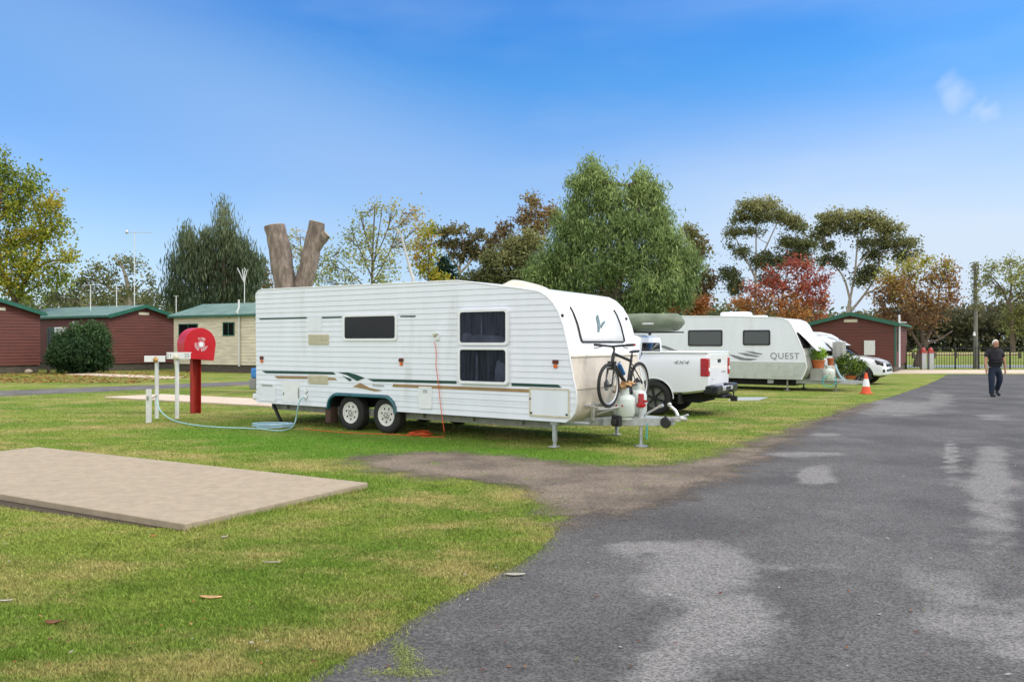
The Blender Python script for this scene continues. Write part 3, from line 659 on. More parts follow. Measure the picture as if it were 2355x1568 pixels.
    stripe([(846, 871), (1050, 875.5), (1050, 882), (859, 877)], M['green'], 'long lower dark green stripe')
    stripe([(1177, 880), (1283, 884), (1292, 891), (1177, 887)], M['green'], 'lower dark green stripe at the front')
    stripe([(905, 882.5), (1217, 894.5), (1217, 902), (903, 889)], M['tan'], 'long tan stripe')
    stripe([(812, 889), (829, 880), (850, 891), (880, 898), (862, 899.5), (835, 893)], M['tan'], 'gold bird shape')
    text_mesh('lettering', 'Evolution', 0.075, M['greycanvas'], R, Matrix.Translation((S1(870, 886)[0], -0.011, S1(870, 886)[1])) @ Matrix.Rotation(pi/2, 4, 'X'), shear=0.3)
    # vents, hatches
    def panel(x0, y0, x1, y1, name, mt, th=0.02, rim=None, louv=0, rr=0.02, lab=None):
        X0, X1 = S1(x0, y0)[0], S1(x1, y1)[0]; xm = (x0+x1)/2; Z0, Z1 = S1(xm, y1)[1], S1(xm, y0)[1]
        p = MB(); p.prism(rrect(X0, X1, Z0, Z1, rr), -th, 0.0); o = p.build(name, mt, R, bevel=0.004, label=lab)
        if rim: q = MB(); ring(q, rrect(X0, X1, Z0, Z1, rr), rrect(X0+0.03, X1-0.03, Z0+0.03, Z1-0.03, rr), -th-0.006, -th); q.build('hatch_frame', rim, o, bevel=0.002)
        if louv:
            q = MB()
            for i in range(louv):
                zz = Z0+0.03+(Z1-Z0-0.06)*i/(louv-1); q.bar((X0+0.025, -th-0.004, zz), (X1-0.025, -th-0.004, zz), 0.012, 0.008)
            q.build('louvre', mt, o)
        return o, X0, X1, Z0, Z1
    panel(709, 729, 740, 762, 'blanking_plate', M['alu'], 0.014)
    panel(710, 768, 757, 793, 'fridge_vent', M['cream'], 0.02, None, 7)
    panel(710, 862, 755, 883, 'fridge_vent', M['cream'], 0.02, None, 6)
    o, a0, a1, z0_, z1_ = panel(597, 880, 635, 922, 'hatch', M['alu'], 0.016, M['white'], lab='square toilet hatch door at the back')
    kb = MB(); kb.bar((a0+0.10, -0.024, z1_-0.05), (a1-0.10, -0.024, z1_-0.05), 0.012, 0.02); kb.build('handle', M['chassis'], o)
    o, a0, a1, z0_, z1_ = panel(651, 876, 690, 926, 'hatch', M['white'], 0.016, lab='white water service hatch door')
    kb = MB(); kb.box(a1-0.03, a1-0.01, -0.03, -0.015, z0_+0.1, z1_-0.12); kb.build('latch', M['chassis'], o); kb = MB(); kb.box(a0+0.02, a0+0.05, -0.024, -0.015, z0_+0.15, z0_+0.2); kb.build('latch', M['chassis'], o)
    o, a0, a1, z0_, z1_ = panel(964, 889, 994, 939, 'hatch', M['white'], 0.018, M['white'], lab='narrow white battery box door')
    kb = MB(); kb.box((a0+a1)/2-0.05, (a0+a1)/2+0.05, -0.026, -0.017, z1_-0.10, z1_-0.05); kb.build('latch', M['galv'], o)
    o, a0, a1, z0_, z1_ = panel(1218, 892, 1311, 959, 'boot_door', M['alu'], 0.018, M['cream'], lab='cream framed front boot door')
    for x in (a0+0.04, a1-0.05): kb = MB(); kb.cyl((x, -0.02, z0_+0.055), (x, -0.035, z0_+0.055), 0.016); kb.build('latch', M['black'], o)
    kb = MB(); kb.cyl((a0+0.02, -0.02, (z0_+z1_)/2+0.05), (a0+0.02, -0.034, (z0_+z1_)/2+0.05), 0.014)
    kb.build('latch', M['black'], o)
    for px, py in ((704, 899), (704, 913)):
        s, zz = S1(px, py); q = MB(); q.cyl((s, 0.0, zz), (s, -0.03, zz), 0.045, 0.042).cyl((s, -0.03, zz), (s, -0.045, zz), 0.022); q.build('water_inlet', M['white'], R)
        q = MB(); q.lathe([(0.05, 0), (0.05, 0.008), (0.043, 0.008)], (s, -0.002, zz), (0, -1, 0), 20); q.build('water_inlet', M['chassis'], R)
    for px, py, w_ in ((603, 823, 5.5), (923.5, 828, 6.5), (1278, 832, 8)):
        s, zz = S1(px, py); h = 0.045
        q = MB(); q.prism(rrect(s-0.05, s+0.05, zz-0.033, zz+0.033, 0.02), -0.035, 0.0); l_ = q.build('marker_lamp', M['brownlens'], R, bevel=0.008)
        q = MB(); q.prism(rrect(s-0.032, s+0.032, zz-0.095, zz-0.04, 0.015), -0.03, 0.0); q.build('lens', M['orange'], l_, bevel=0.006)
    s, zz = S1(1007, 775); q = MB(); q.prism(rrect(s-0.04, s+0.04, zz-0.055, zz+0.05, 0.015), -0.05, 0.0); o = q.build('power_inlet', M['white'], R, bevel=0.01)
    q = MB(); q.prism([(s-0.04, zz+0.06), (s+0.04, zz+0.06), (s+0.04, zz+0.05), (s-0.04, zz+0.0)], -0.10, -0.03); q.build('flap', M['cream'], o)
    # front hatch on the nose: follows the nose curve
    def nose_pt(zz, y, off):
        x = interp_profile(prof, zz)[1]; xa = interp_profile(prof, zz+0.02)[1]; xb = interp_profile(prof, zz-0.02)[1]
        nrm = Vector((0.04, 0, xb-xa)).normalized(); return (x+nrm.x*off, y, zz+nrm.z*off)
    zA = 1.67; zB = 2.20; zs = np.linspace(zA, zB, 12)
    hm = MB(); ysn = (0.44, 0.47, 1.0, W-0.47, W-0.44)
    hm.grid([[nose_pt(zz, y, 0.022 if 0 < i < 11 and 0 < j < 4 else -0.002) for j, y in enumerate(ysn)] for i, zz in enumerate(zs)])
    hw = hm.build('front_hatch', M['gel'], R, smooth=60)
    gs = MB(); loop = [nose_pt(zz, 0.425+0.012*(abs(zz-zA) < .01), 0.018) for zz in zs[::-1]]+[nose_pt(zA-0.015, y, 0.018) for y in np.linspace(0.47, W-0.47, 6)]+[nose_pt(zz, W-0.425, 0.018) for zz in zs]
    gs.tube(loop, 0.014, 6); gs.build('hatch_seal', M['black'], hw)
    # bird emblem on the hatch
    def em_shape(pts):
        e = MB(); c = []
        for (u, v) in pts: c.append(nose_pt(1.95+v, 1.12+u, 0.030))
        d = [nose_pt(1.95+v, 1.12+u, 0.026) for (u, v) in pts]; n_ = len(c)
        e.add(c+d, [tuple(range(n_)), tuple(range(2*n_-1, n_-1, -1))]+[(i, i+n_, (i+1) % n_+n_, (i+1) % n_) for i in range(n_)])
        return e
    e = em_shape([(-0.12, -0.14), (-0.06, -0.14), (0.04, -0.03), (0.09, 0.13), (0.06, 0.15), (-0.03, 0.10), (-0.07, -0.02)])
    e2 = em_shape([(0.03, -0.05), (0.12, 0.02), (0.25, 0.05), (0.24, 0.02), (0.14, -0.02), (0.04, -0.08)])
    e.add(e2.v, e2.f); e.build('bird_emblem', mat('grey_green_emblem', (0.16, 0.22, 0.21), 0.4), hw, smooth=0)
    # small corner lamps of the nose
    for y in (0.06, W-0.1):
        p = nose_pt(2.06, y, 0.01); q = MB(); q.ball(p, 0.02, 0.035, 0.03); q.build('clearance_lamp', M['black'], R)
    # faint moulded lettering ridge above the hatch
    q = MB()
    for i, zz in enumerate((2.28, 2.33)):
        q.tube([nose_pt(zz, y, 0.0) for y in (0.75, 1.0, 1.3)], 0.016, 6)
    q.build('nose_ridge', M['gel'], R)
    # roof things
    q = MB(); sx0, sx1 = S1(1165, 650, )[0], S1(1245, 660)[0]
    x0r = 2.9; 
    def rz_(x):  # roof height by s
        pts = sorted([(p[0], p[1]) for p in prof[3:13]]); return float(np.interp(x, [p[0] for p in pts], [p[1] for p in pts]))
    xs = np.linspace(2.68, 3.27, 12); rows = []
    for i, x in enumerate(xs):
        t = i/11; hgt = 0.115*sin(min(1, t*5)*pi/2)*(1-0.6*t**2)+0.01; row = []
        for j in range(9):
            u = j/8*2-1; yy_ = 0.85+u*0.36; row.append((x, yy_, rz_(x)+hgt*(1-abs(u)**4)*(1 if 0 < i < 11 else 0.05)))
        rows.append(row)
    q.grid(rows); q.build('roof_air_conditioner', mat('aged_cream_dome', (0.60, 0.57, 0.48), 0.5), R, smooth=60)
    q = MB(); q.prism(rrect(0.15, 0.5, 0.9, 1.25, 0.04), rz_(0.3), rz_(0.3)+0.07, M=lambda p, y: (p[0], p[1], y)); q.build('roof_vent', M['white'], R, bevel=0.02)
    q = MB(); q.box(-2.15, -0.75, 0.55, 1.25, rz_(-1.4)+0.02, rz_(-1.4)+0.055); q.build('solar_panel', M['black'], R, bevel=0.006)
    # leaning pale television mast folded up above the roof
    bx = S1(955, 648, 0.9)[0]; tx, tz = S1(918, 532, 0.9); bz = rz_(bx)
    q = MB(); q.tube([(bx, 0.9, bz), (bx-0.03, 0.9, bz+0.05), (tx+0.05, 0.9, tz-0.1), (tx, 0.9, tz)], [0.05, 0.034, 0.018, 0.012], 8); q.box(bx-0.12, bx+0.12, 0.8, 1.0, bz-0.01, bz+0.05)
    q.cyl((tx-0.02, 0.9, tz-0.03), (tx-0.06, 0.9, tz+0.05), 0.028, 0.018)
    q.build('antenna_mast', M['greycanvas'], R)
    # rear bumper and its lamp
    q = MB(); xr = prof[0][0]; q.box(xr-0.22, xr+0.02, 0.05, W-0.05, 0.46, 0.60); q.build('rear_bumper', M['white'], R, bevel=0.04, seg=3)
    # corner legs
    def leg(x, y, lean, lab):
        q = MB(); q.bar((x, y, zb-0.02), (x+lean, y, 0.02), 0.05, 0.05).box(x+lean-0.09, x+lean+0.09, y-0.06, y+0.06, 0.006, 0.03); return q
    leg(S1(617, 940)[0], 0.12, 0.26, 0).build('leg', M['black'], R, bevel=0.004, label='black slanting rear corner leg')
    leg(S1(617, 940)[0], W-0.12, 0.26, 0).build('leg', M['black'], R, bevel=0.004)
    xl = S1(1266, 980)[0]
    for y in (0.12, W-0.12):
        q = MB(); q.box(xl-0.03, xl+0.03, y-0.03, y+0.03, 0.10, 0.46).box(xl-0.022, xl+0.022, y-0.022, y+0.022, 0.02, 0.12).box(xl-0.08, xl+0.05, y-0.07, y+0.07, 0.006, 0.024).box(xl-0.07, xl+0.07, y-0.035, y+0.035, 0.36, 0.44)
        q.build('leg', M['galv'], R, bevel=0.005, label='grey upright front corner leg')
    q = MB(); s = S1(756, 960)[0]; q.box(s-0.13, s+0.01, 0.03, 0.24, 0.12, 0.42); q.build('mud_flap', mat('brown_rubber', (0.075, 0.04, 0.03), 0.8, 0, 0.2, 5), R, bevel=0.006)
    # drawbar
    q = MB(); xe = 5.36
    for y, ye in ((0.28, 1.10), (W-0.28, 1.24)): q.bar((3.35, y, 0.37), (xe, ye, 0.40), 0.055, 0.13)
    q.box(4.40, 4.52, 0.55, W-0.55, 0.34, 0.44).box(5.0, 5.5, 1.06, 1.28, 0.345, 0.465)
    q.box(3.2, 4.6, 0.10, 0.16, 0.40, 0.43)
    q.build('drawbar', M['galv'], R, bevel=0.006)
    q = MB(); q.bar((5.45, 1.17, 0.43), (5.66, 1.17, 0.46), 0.10, 0.08).ball((5.68, 1.17, 0.46), 0.07, 0.06, 0.05); q.tube([(5.60, 1.17, 0.5), (5.56, 1.17, 0.58), (5.46, 1.17, 0.66)], [0.03, 0.025, 0.022]); q.ball((5.46, 1.17, 0.67), 0.035, 0.03, 0.035)
    q.bar((5.62, 1.17, 0.47), (5.77, 1.17, 0.53), 0.04, 0.03)
    q.build('coupling', M['frost'], R, bevel=0.004)
    q = MB(); q.tube([(5.05, 1.10, 0.46), (5.10, 1.10, 0.52), (5.32, 1.10, 0.64)], 0.016); q.tube([(5.32, 1.10, 0.64), (5.38, 1.10, 0.665)], 0.024); q.build('handbrake_lever', M['frost'], R)
    # jockey stand with red head, and small jockey wheel
    jx = 5.05; jy = 1.0
    q = MB(); q.cyl((jx, jy, 0.03), (jx, jy, 0.50), 0.026).cyl((jx, jy, 0.40), (jx, jy, 0.64), 0.045).lathe([(0.11, 0), (0.10, 0.012), (0.03, 0.03)], (jx, jy, 0.008)); js = q.build('jockey_stand', M['galv'], R)
    q = MB(); q.cyl((jx, jy, 0.62), (jx, jy, 0.84), 0.055, 0.045).lathe([(0.075, 0), (0.075, 0.05), (0.06, 0.06)], (jx, jy, 0.63)); q.box(jx-0.03, jx+0.10, jy-0.02, jy+0.02, 0.70, 0.74); q.build('red_head', M['redlens'], js, bevel=0.004)
    q = MB(); q.lathe([(0.03, -0.03), (0.08, -0.03), (0.09, 0), (0.08, 0.03), (0.03, 0.03)], (5.46, 1.02, 0.40), (0, 1, 0), 20); q.bar((5.46, 1.02, 0.39), (5.46, 1.02, 0.52), 0.03, 0.02); q.build('jockey_wheel', M['black'], R)
    q = MB(); q.tube([(5.16, 1.0, 0.38), (5.15, 0.99, 0.24), (5.16, 0.98, 0.13)], 0.014, 6); q.build('safety_chain', M['rope'], R)
    # black junction gear at the gas bottles, bottle tray uprights, bike carrier
    q = MB(); q.box(4.70, 4.84, 0.66, 0.76, 0.33, 0.50).box(4.72, 4.80, 0.60, 0.67, 0.36, 0.44); q.build('tray_clamp', M['black'], R, bevel=0.01)
    q = MB(); q.box(4.42, 4.47, 0.50, 0.55, 0.42, 0.72).box(4.42, 4.47, 1.8, 1.85, 0.42, 0.72)
    q.bar((4.45, 0.28, 0.665), (4.45, 2.0, 0.665), 0.03, 0.03).bar((4.45, 0.6, 0.5), (4.80, 0.62, 0.62), 0.02, 0.02)
    for y in (0.30, 1.30): q.bar((4.72, y+0.1, 0.635), (4.84, y+0.1, 0.635), 0.10, 0.02); q.bar((4.45, y+0.1, 0.65), (4.75, y+0.1, 0.635), 0.03, 0.02)
    q.box(4.74, 4.82, 0.14, 1.75, 0.625, 0.645)
    q.bar((4.50, 0.9, 0.66), (4.70, 0.95, 1.35), 0.03, 0.03)
    q.build('bicycle_carrier', M['frost'], R, bevel=0.003)
    return prof, W
prof1, W1 = make_caravan1()

# things on and around the near caravan ---------------------------------------
def gas_bottle(fr, x, y, z0, r, h, label, fx=1.0):
    t = thing('gas_bottle', label, 'gas bottle', fr.world(x, y, z0), fr.rz, 'gas bottles on the caravan drawbars')
    q = MB(); q.lathe([(r*0.72, 0.0), (r*0.72, 0.035), (r*0.62, 0.04), (r*0.85, 0.05), (r, 0.11), (r, h*0.62), (r*0.93, h*0.70), (r*0.62, h*0.78), (r*0.2, h*0.80), (0, h*0.80)], n=28); q.build('body', M['gas'], t, smooth=50)
    q = MB(); q.lathe([(r*0.40, h*0.76), (r*0.42, h), (r*0.38, h), (r*0.36, h*0.78)], n=20); q.f = q.f[:-2]; q.build('collar', M['gas'], t)
    q = MB(); q.cyl((0, 0, h*0.78), (0, 0, h*0.92), 0.018).cyl((0, 0, h*0.9), (0.06, 0, h*0.9), 0.012); q.build('valve', M['brass'], t)
    for a in (-1.9, -1.3): q = MB(); q.box(cos(a)*r*1.005-0.014, cos(a)*r*1.005+0.014, sin(a)*r*1.005-0.004, sin(a)*r*1.005+0.004, h*0.42, h*0.48); q.build('sticker', M['redlens'], t)
    return t
gas_bottle(F1, 4.82, 0.88, 0.43, 0.175, 0.50, 'squat pale grey gas bottle below the front wheel of the bicycle')
gas_bottle(F1, 4.80, 1.36, 0.43, 0.165, 0.56, 'taller pale grey gas bottle beside the red jockey stand head')
q = MB(); 
rows = []
for i in range(9):
    row = []
    for j in range(9):
        u = i/8-0.5; v = j/8-0.5; row.append((u*0.30+0.02*sin(j), v*0.26, 0.07*(1-(2*u)**2)*(1-(2*v)**2)+0.03*sin(i*1.9+j*1.3)))
    rows.append(row)
o = q.grid(rows).build('cloth', M['cardboard'], None, solid=0.012); o.location = F1.world(4.80, 0.90, 0.94); o.rotation_euler = (0.2, -0.35, F1.rz); tag(o, 'crumpled light brown cloth lying over the gas bottles under the bicycle', 'cloth')

def make_bike():
    # bicycle runs along the caravan's y axis; front wheel at the near side. local: +x along the bike (towards its rear), y sideways
    fr = F1; x0 = 4.78; y0 = 0.42
    t = thing('bicycle', 'black mountain bicycle standing on the front carrier of the near caravan', 'bicycle', fr.world(x0, y0, 0.645), fr.rz+pi/2)
    R_ = 0.34; WB = 1.07
    def bw(cx, nm):
        q = MB(); n = 40; q.tube([(cx+cos(2*pi*k/n)*(R_-0.022), 0, R_+sin(2*pi*k/n)*(R_-0.022)) for k in range(n)], 0.027, 8, closed=True); ty = q.build(nm, M['rubber'], t)
        q = MB(); q.tube([(cx+cos(2*pi*k/n)*(R_-0.052), 0, R_+sin(2*pi*k/n)*(R_-0.052)) for k in range(n)], 0.013, 6, closed=True); q.build('rim', M['frost'], ty)
        q = MB()
        for k in range(28):
            a = 2*pi*k/28; b2 = a+(0.5 if k % 2 else -0.5); q.tube([(cx+cos(b2)*0.02, 0.025*(1 if k % 4 < 2 else -1), R_+sin(b2)*0.02), (cx+cos(a)*(R_-0.055), 0, R_+sin(a)*(R_-0.055))], 0.0014, 3, caps=False)
        q.build('spokes', M['frost'], ty)
        q = MB(); q.cyl((cx, -0.05, R_), (cx, 0.05, R_), 0.022).lathe([(0.085, 0.0), (0.085, 0.003), (0.06, 0.003), (0.06, 0)], (cx, 0.035, R_), (0, 1, 0), 24); q.build('hub', M['black'], ty)
        return ty
    bw(0, 'wheel'); bw(WB, 'wheel')
    BB = (0.64, 0, 0.30); ST = (0.80, 0, 0.80); HT = (0.165, 0, 0.83); HB = (0.125, 0, 0.70); RA = (WB, 0, R_)
    q = MB(); q.tube([HT, (0.78, 0, 0.70)], 0.024); q.tube([HB, BB], 0.031); q.tube([BB, ST], 0.021); q.tube([HT, HB], 0.029)
    for s in (-1, 1): q.tube([(BB[0], s*0.03, BB[2]), (WB, s*0.06, R_)], 0.011); q.tube([(0.77, s*0.015, 0.66), (WB, s*0.06, R_)], 0.009)
    q.build('frame', M['black'], t)
    q = MB()
    for s in (-1, 1): q.tube([(0.115, s*0.055, 0.69), (0.055, s*0.055, 0.52)], 0.018); q.tube([(0.06, s*0.055, 0.54), (0, s*0.055, R_)], 0.013)
    q.bar((0.115, -0.07, 0.695), (0.115, 0.07, 0.695), 0.035, 0.03); q.bar((0.075, -0.07, 0.60), (0.075, 0.07, 0.60), 0.02, 0.05)
    q.build('fork', M['black'], t)
    q = MB(); q.tube([HT, (0.19, 0, 0.90), (0.12, 0, 0.94)], 0.018); q.tube([(0.17, -0.33, 0.965), (0.13, -0.12, 0.95), (0.12, 0, 0.94), (0.13, 0.12, 0.95), (0.17, 0.33, 0.965)], 0.017)
    h = q.build('handlebar', M['black'], t)
    for s in (-1, 1):
        q = MB(); q.tube([(0.155, s*0.22, 0.958), (0.175, s*0.345, 0.966)], 0.021); q.tube([(0.14, s*0.17, 0.945), (0.08, s*0.24, 0.92), (0.07, s*0.30, 0.91)], 0.007); q.build('grip', M['black'], h)
    q = MB(); q.ball((0.175, -0.355, 0.966), 0.02, 0.02, 0.02); q.build('bar_end', M['redlens'], h)
    q = MB(); q.tube([ST, (0.815, 0, 0.85)], 0.013); q.build('seat_post', M['black'], t)
    SD = -0.07; q = MB(); q.add([(0.70, 0, 0.93), (0.74, -0.02, 0.93), (0.86, -0.065, 0.935), (0.97, -0.07, 0.95), (0.98, 0, 0.955), (0.97, 0.07, 0.95), (0.86, 0.065, 0.935), (0.74, 0.02, 0.93)]+[(0.70, 0, 0.90), (0.74, -0.015, 0.90), (0.86, -0.045, 0.90), (0.97, -0.05, 0.91), (0.98, 0, 0.91), (0.97, 0.05, 0.91), (0.86, 0.045, 0.90), (0.74, 0.015, 0.90)],
        [tuple(range(7, -1, -1)), tuple(range(8, 16))]+[(i, (i+1) % 8, (i+1) % 8+8, i+8) for i in range(8)]); q.v = [(a_, b_, c_+SD) for a_, b_, c_ in q.v]; q.build('saddle', M['black'], t, bevel=0.012)
    q = MB(); q.lathe([(0.09, -0.004), (0.09, 0.004)], (BB[0], -0.045, BB[2]), (0, 1, 0), 24); q.tube([(BB[0], -0.06, BB[2]), (BB[0]+0.14, -0.07, BB[2]+0.09)], 0.010); q.tube([(BB[0], 0.05, BB[2]), (BB[0]-0.14, 0.07, BB[2]-0.09)], 0.010)
    q.box(BB[0]+0.10, BB[0]+0.19, -0.17, -0.07, BB[2]+0.08, BB[2]+0.10).box(BB[0]-0.19, BB[0]-0.10, 0.07, 0.17, BB[2]-0.10, BB[2]-0.08); q.build('crankset', M['black'], t)
    q = MB(); q.cyl((0.50, 0, 0.50), (0.36, 0, 0.64), 0.037).cyl((0.36, 0, 0.64), (0.335, 0, 0.665), 0.025); q.build('drink_bottle', M['bottleblue'], t)
make_bike()

# spare wheel bag on the back
xr = prof1[0][0]
t = thing('spare_wheel', 'black spare wheel with blue cloth and mesh bag behind the near caravan', 'spare wheel', F1.world(xr-0.18, 0.42, 0), F1.rz)
q = MB(); q.lathe([(0.10, -0.15), (0.26, -0.15), (0.30, -0.10), (0.31, 0.0), (0.30, 0.08), (0.26, 0.10), (0.10, 0.10)], (0, 0, 0.90), (1, 0, 0), 32); q.build('tyre', M['rubber'], t)
q = MB(); q.box(-0.08, 0.12, -0.38, -0.16, 0.91, 1.12); q.build('cloth', M['bluefab'], t, bevel=0.04, seg=3)
q = MB(); q.box(-0.10, 0.12, -0.40, -0.16, 0.68, 0.905); q.build('bag', M['mesh'], t, bevel=0.03, seg=3)
q = MB(); q.box(-0.02, 0.19, -0.1, 0.1, 0.60, 0.75); q.build('bracket', M['black'], t)

# hose reel box
def make_reel():
    p = G(447, 950); t = thing('hose_reel_box', 'red arched fire hose reel hood on a red channel post', 'hose reel', p, radians(48))
    q = MB(); q.box(-0.105, 0.105, 0.0, 0.012, 0, 1.36).box(-0.105, -0.093, -0.12, 0.0, 0, 1.36).box(0.093, 0.105, -0.12, 0.0, 0, 1.36); q.build('post', M['redpost'], t, bevel=0.003)
    # hood: arch prism, slanted lower edge
    # arch face looks at the camera side; depth runs back
    n = 18; r = 0.385; cz = 1.60; arch = [(r*cos(pi*i/n), cz+r*sin(pi*i/n)) for i in range(n+1)]
    poly = [(0.335, 1.22)]+[(x*1.0, z_) for x, z_ in arch]+[(-0.36, 1.28)]
    q = MB(); q.prism(poly, -0.28, 0.08); h = q.build('hood', M['red'], t, bevel=0.012, smooth=40)
    c = Vector((0.02, -0.284, 1.60)); e = MB(); k = 0
    e.lathe([(0.055, 0.0), (0.055, 0.003), (0, 0.0035)], c, (0, -1, 0), 24)
    for i in range(14):
        a = 2*pi*i/14; e.bar(c+Vector((cos(a)*0.065, -0.001, sin(a)*0.065)), c+Vector((cos(a)*0.085, -0.001, sin(a)*0.085)), 0.016, 0.003, up=(0, 1, 0))
    em = e.build('reel_emblem', M['white'], h, smooth=0)
    def arc_text(s, r_, a0, step, flip):
        for i, ch in enumerate(s):
            if ch == ' ': continue
            a = a0+step*i; pp = c+Vector((cos(a)*r_, -0.001, sin(a)*r_)); rot = a-pi/2 if not flip else a+pi/2
            mm = Matrix.Translation(pp) @ Matrix.Rotation(pi/2, 4, 'X') @ Matrix.Rotation(rot, 4, 'Z')
            o = text_mesh('lettering', ch, 0.082, M['white'], h, mm, ext=0.001); objs.append(o)
    objs = []
    arc_text('FIRE', 0.135, radians(112), radians(-19), False)
    arc_text('HOSE REEL', 0.135, radians(176), radians(20.5), True)
    # join letters into one lettering mesh
    V = []; Fc = []
    for o in objs:
        b0 = len(V); V += [tuple(v.co) for v in o.data.vertices]; Fc += [tuple(i+b0 for i in f.vertices) for f in o.data.polygons]
    for o in objs: bpy.data.objects.remove(o)
    mm = MB(); mm.v = V; mm.f = Fc; mm.build('lettering', M['white'], h, smooth=0, recalc=False)
    q = MB(); q.lathe([(0.24, -0.10), (0.24, 0.10)], (0, -0.10, 1.52), (0, 1, 0), 24); q.build('reel', M['black'], t)
make_reel()
# service posts
def service_post(px, py, top_y, label, x0, x1, yb0, yb1, head_mat):
    p = G(px, py); Y = p.y; t = thing('service_post', label, 'post', p, 0, 'white service posts by the hose reel')
    zt = at(px, top_y, Y).z; q = MB(); q.cyl((0, 0, 0), (0, 0, zt-0.05), 0.042, n=16); q.build('post', M['pvc'], t)
    a = at(x0, yb1, Y)-p; b2 = at(x1, yb0, Y)-p
    q = MB(); q.box(a.x, b2.x, -0.055, -0.040, a.z, b2.z); q.box(a.x+0.012, b2.x-0.012, -0.04, 0.04, b2.z-0.02, b2.z); q.build('sign_board', M['white'], t, bevel=0.004)
    q = MB(); q.ball((0, -0.07, zt-0.09), 0.05, 0.04, 0.06); q.cyl((0, -0.06, zt-0.14), (0, -0.06, zt-0.02), 0.02); q.build('tap_head', head_mat, t)
    return t
service_post(360.5, 962, 818, 'white service post with a plain white cross board and brass tap', 334, 382, 818, 832, M['brass'])
sp2 = service_post(407, 962, 812, 'white service post with a numbered white board nearest the red hood', 385, 440, 810, 825, M['cream'])
pp = G(407, 962); a = at(391, 817.5, pp.y)-pp; text_mesh('number', '21', 0.12, M['chassis'], sp2, Matrix.Translation((a.x+0.0, -0.057, a.z)) @ Matrix.Rotation(pi/2, 4, 'X'), ext=0.001)
a = at(432, 817.5, pp.y)-pp; text_mesh('number', '25', 0.12, M['chassis'], sp2, Matrix.Translation((a.x, -0.057, a.z)) @ Matrix.Rotation(pi/2, 4, 'X'), ext=0.001)
p = G(342, 972); t = thing('tap_stake', 'short white timber tap stake left of the service posts', 'stake', p, 0)
q = MB(); q.box(-0.045, 0.045, -0.04, 0.04, 0, at(342, 895, p.y).z); q.build('stake', M['pvc'], t, bevel=0.006)
q = MB(); p2 = G(360.5, 962); hz = at(350, 917, p.y).z; q.tube([(0.03, 0.0, hz), (p2.x-p.x, p2.y-p.y, hz)], 0.014); q.cyl((0.0, -0.05, hz-0.02), (0.0, -0.05, hz+0.06), 0.02); q.build('tap', M['chassis'], t)
def smooth_path(P, k=6):
    P = [Vector(p) for p in P]; out = []
    for i in range(len(P)-1):
        p0, p1, p2_, p3 = P[max(i-1, 0)], P[i], P[i+1], P[min(i+2, len(P)-1)]
        for j in range(k):
            t = j/k; out.append(0.5*((2*p1)+(p2_-p0)*t+(2*p0-5*p1+4*p2_-p3)*t*t+(3*p1-p0-3*p2_+p3)*t**3))
    return out+[P[-1]]
# pale hose from tap to caravan
s, zz = S1(704, 913); inlet = F1.world(s, -0.05, zz); s2, z2 = S1(688, 918)
pts = [at(361, 917, 17.7), at(363, 930, 17.6), at(372, 948, 17.4), G(398, 966, .03), G(440, 976, .02), G(500, 982, .02), G(560, 984, .02), G(600, 986, .02), G(640, 990, .02), G(668, 984, .03), F1.world(*[S1(679, 968, -0.12)[0], -0.12, S1(679, 968, -0.12)[1]]), F1.world(*[S1(684, 940, -0.12)[0], -0.12, S1(684, 940, -0.12)[1]]), F1.world(*[S1(690, 920, -0.09)[0], -0.09, S1(690, 920, -0.09)[1]]), inlet]
q = MB(); q.tube(smooth_path(pts), 0.013, 6); o = q.build('water_hose', M['hose'], None); tag(o, 'pale aqua water hose running over the grass from the tap post to the near caravan', 'hose')
cp = G(628, 984); pts = []
for i in range(90):
    a = i*0.42; r = 0.24+0.035*sin(i*0.7); pts.append((cp.x+cos(a)*r*1.45, cp.y+sin(a)*r*0.9, 0.02+0.0009*i))
q = MB(); q.tube(pts, 0.010, 6); o = q.build('hose_coil', M['hose_blue'], None); tag(o, 'small coil of pale blue hose lying on the grass behind the caravan wheels', 'hose')
# orange cord
s0, z0_ = S1(1004, 786)
pts = [F1.world(s0, -0.06, z0_)]
for px, py in ((1003, 810), (1002, 840), (1007, 875), (1010, 905), (1013, 935), (1017, 962)):
    s, zz = S1(px, py, -0.04); pts.append(F1.world(s, -0.04, zz))
pts += [G(1021, 990, .15), G(1021, 1004, .02), G(995, 1004, .015), G(968, 1004, .02)]
cp = G(966, 1002)
for i in range(60):
    a = i*0.5; r = 0.16+0.05*sin(i*1.1); pts.append((cp.x+cos(a)*r*1.1, cp.y+sin(a)*r*1.2, 0.018+0.001*i))
pts += [G(940, 1000, .015), G(890, 998, .015), G(830, 996, .015), G(760, 992, .015), G(700, 986, .015)]
q = MB(); q.tube(pts, 0.0065, 6); o = q.build('extension_cord', M['cord'], None); tag(o, 'orange extension cord hanging from the caravan side and coiled on the grass', 'cord')

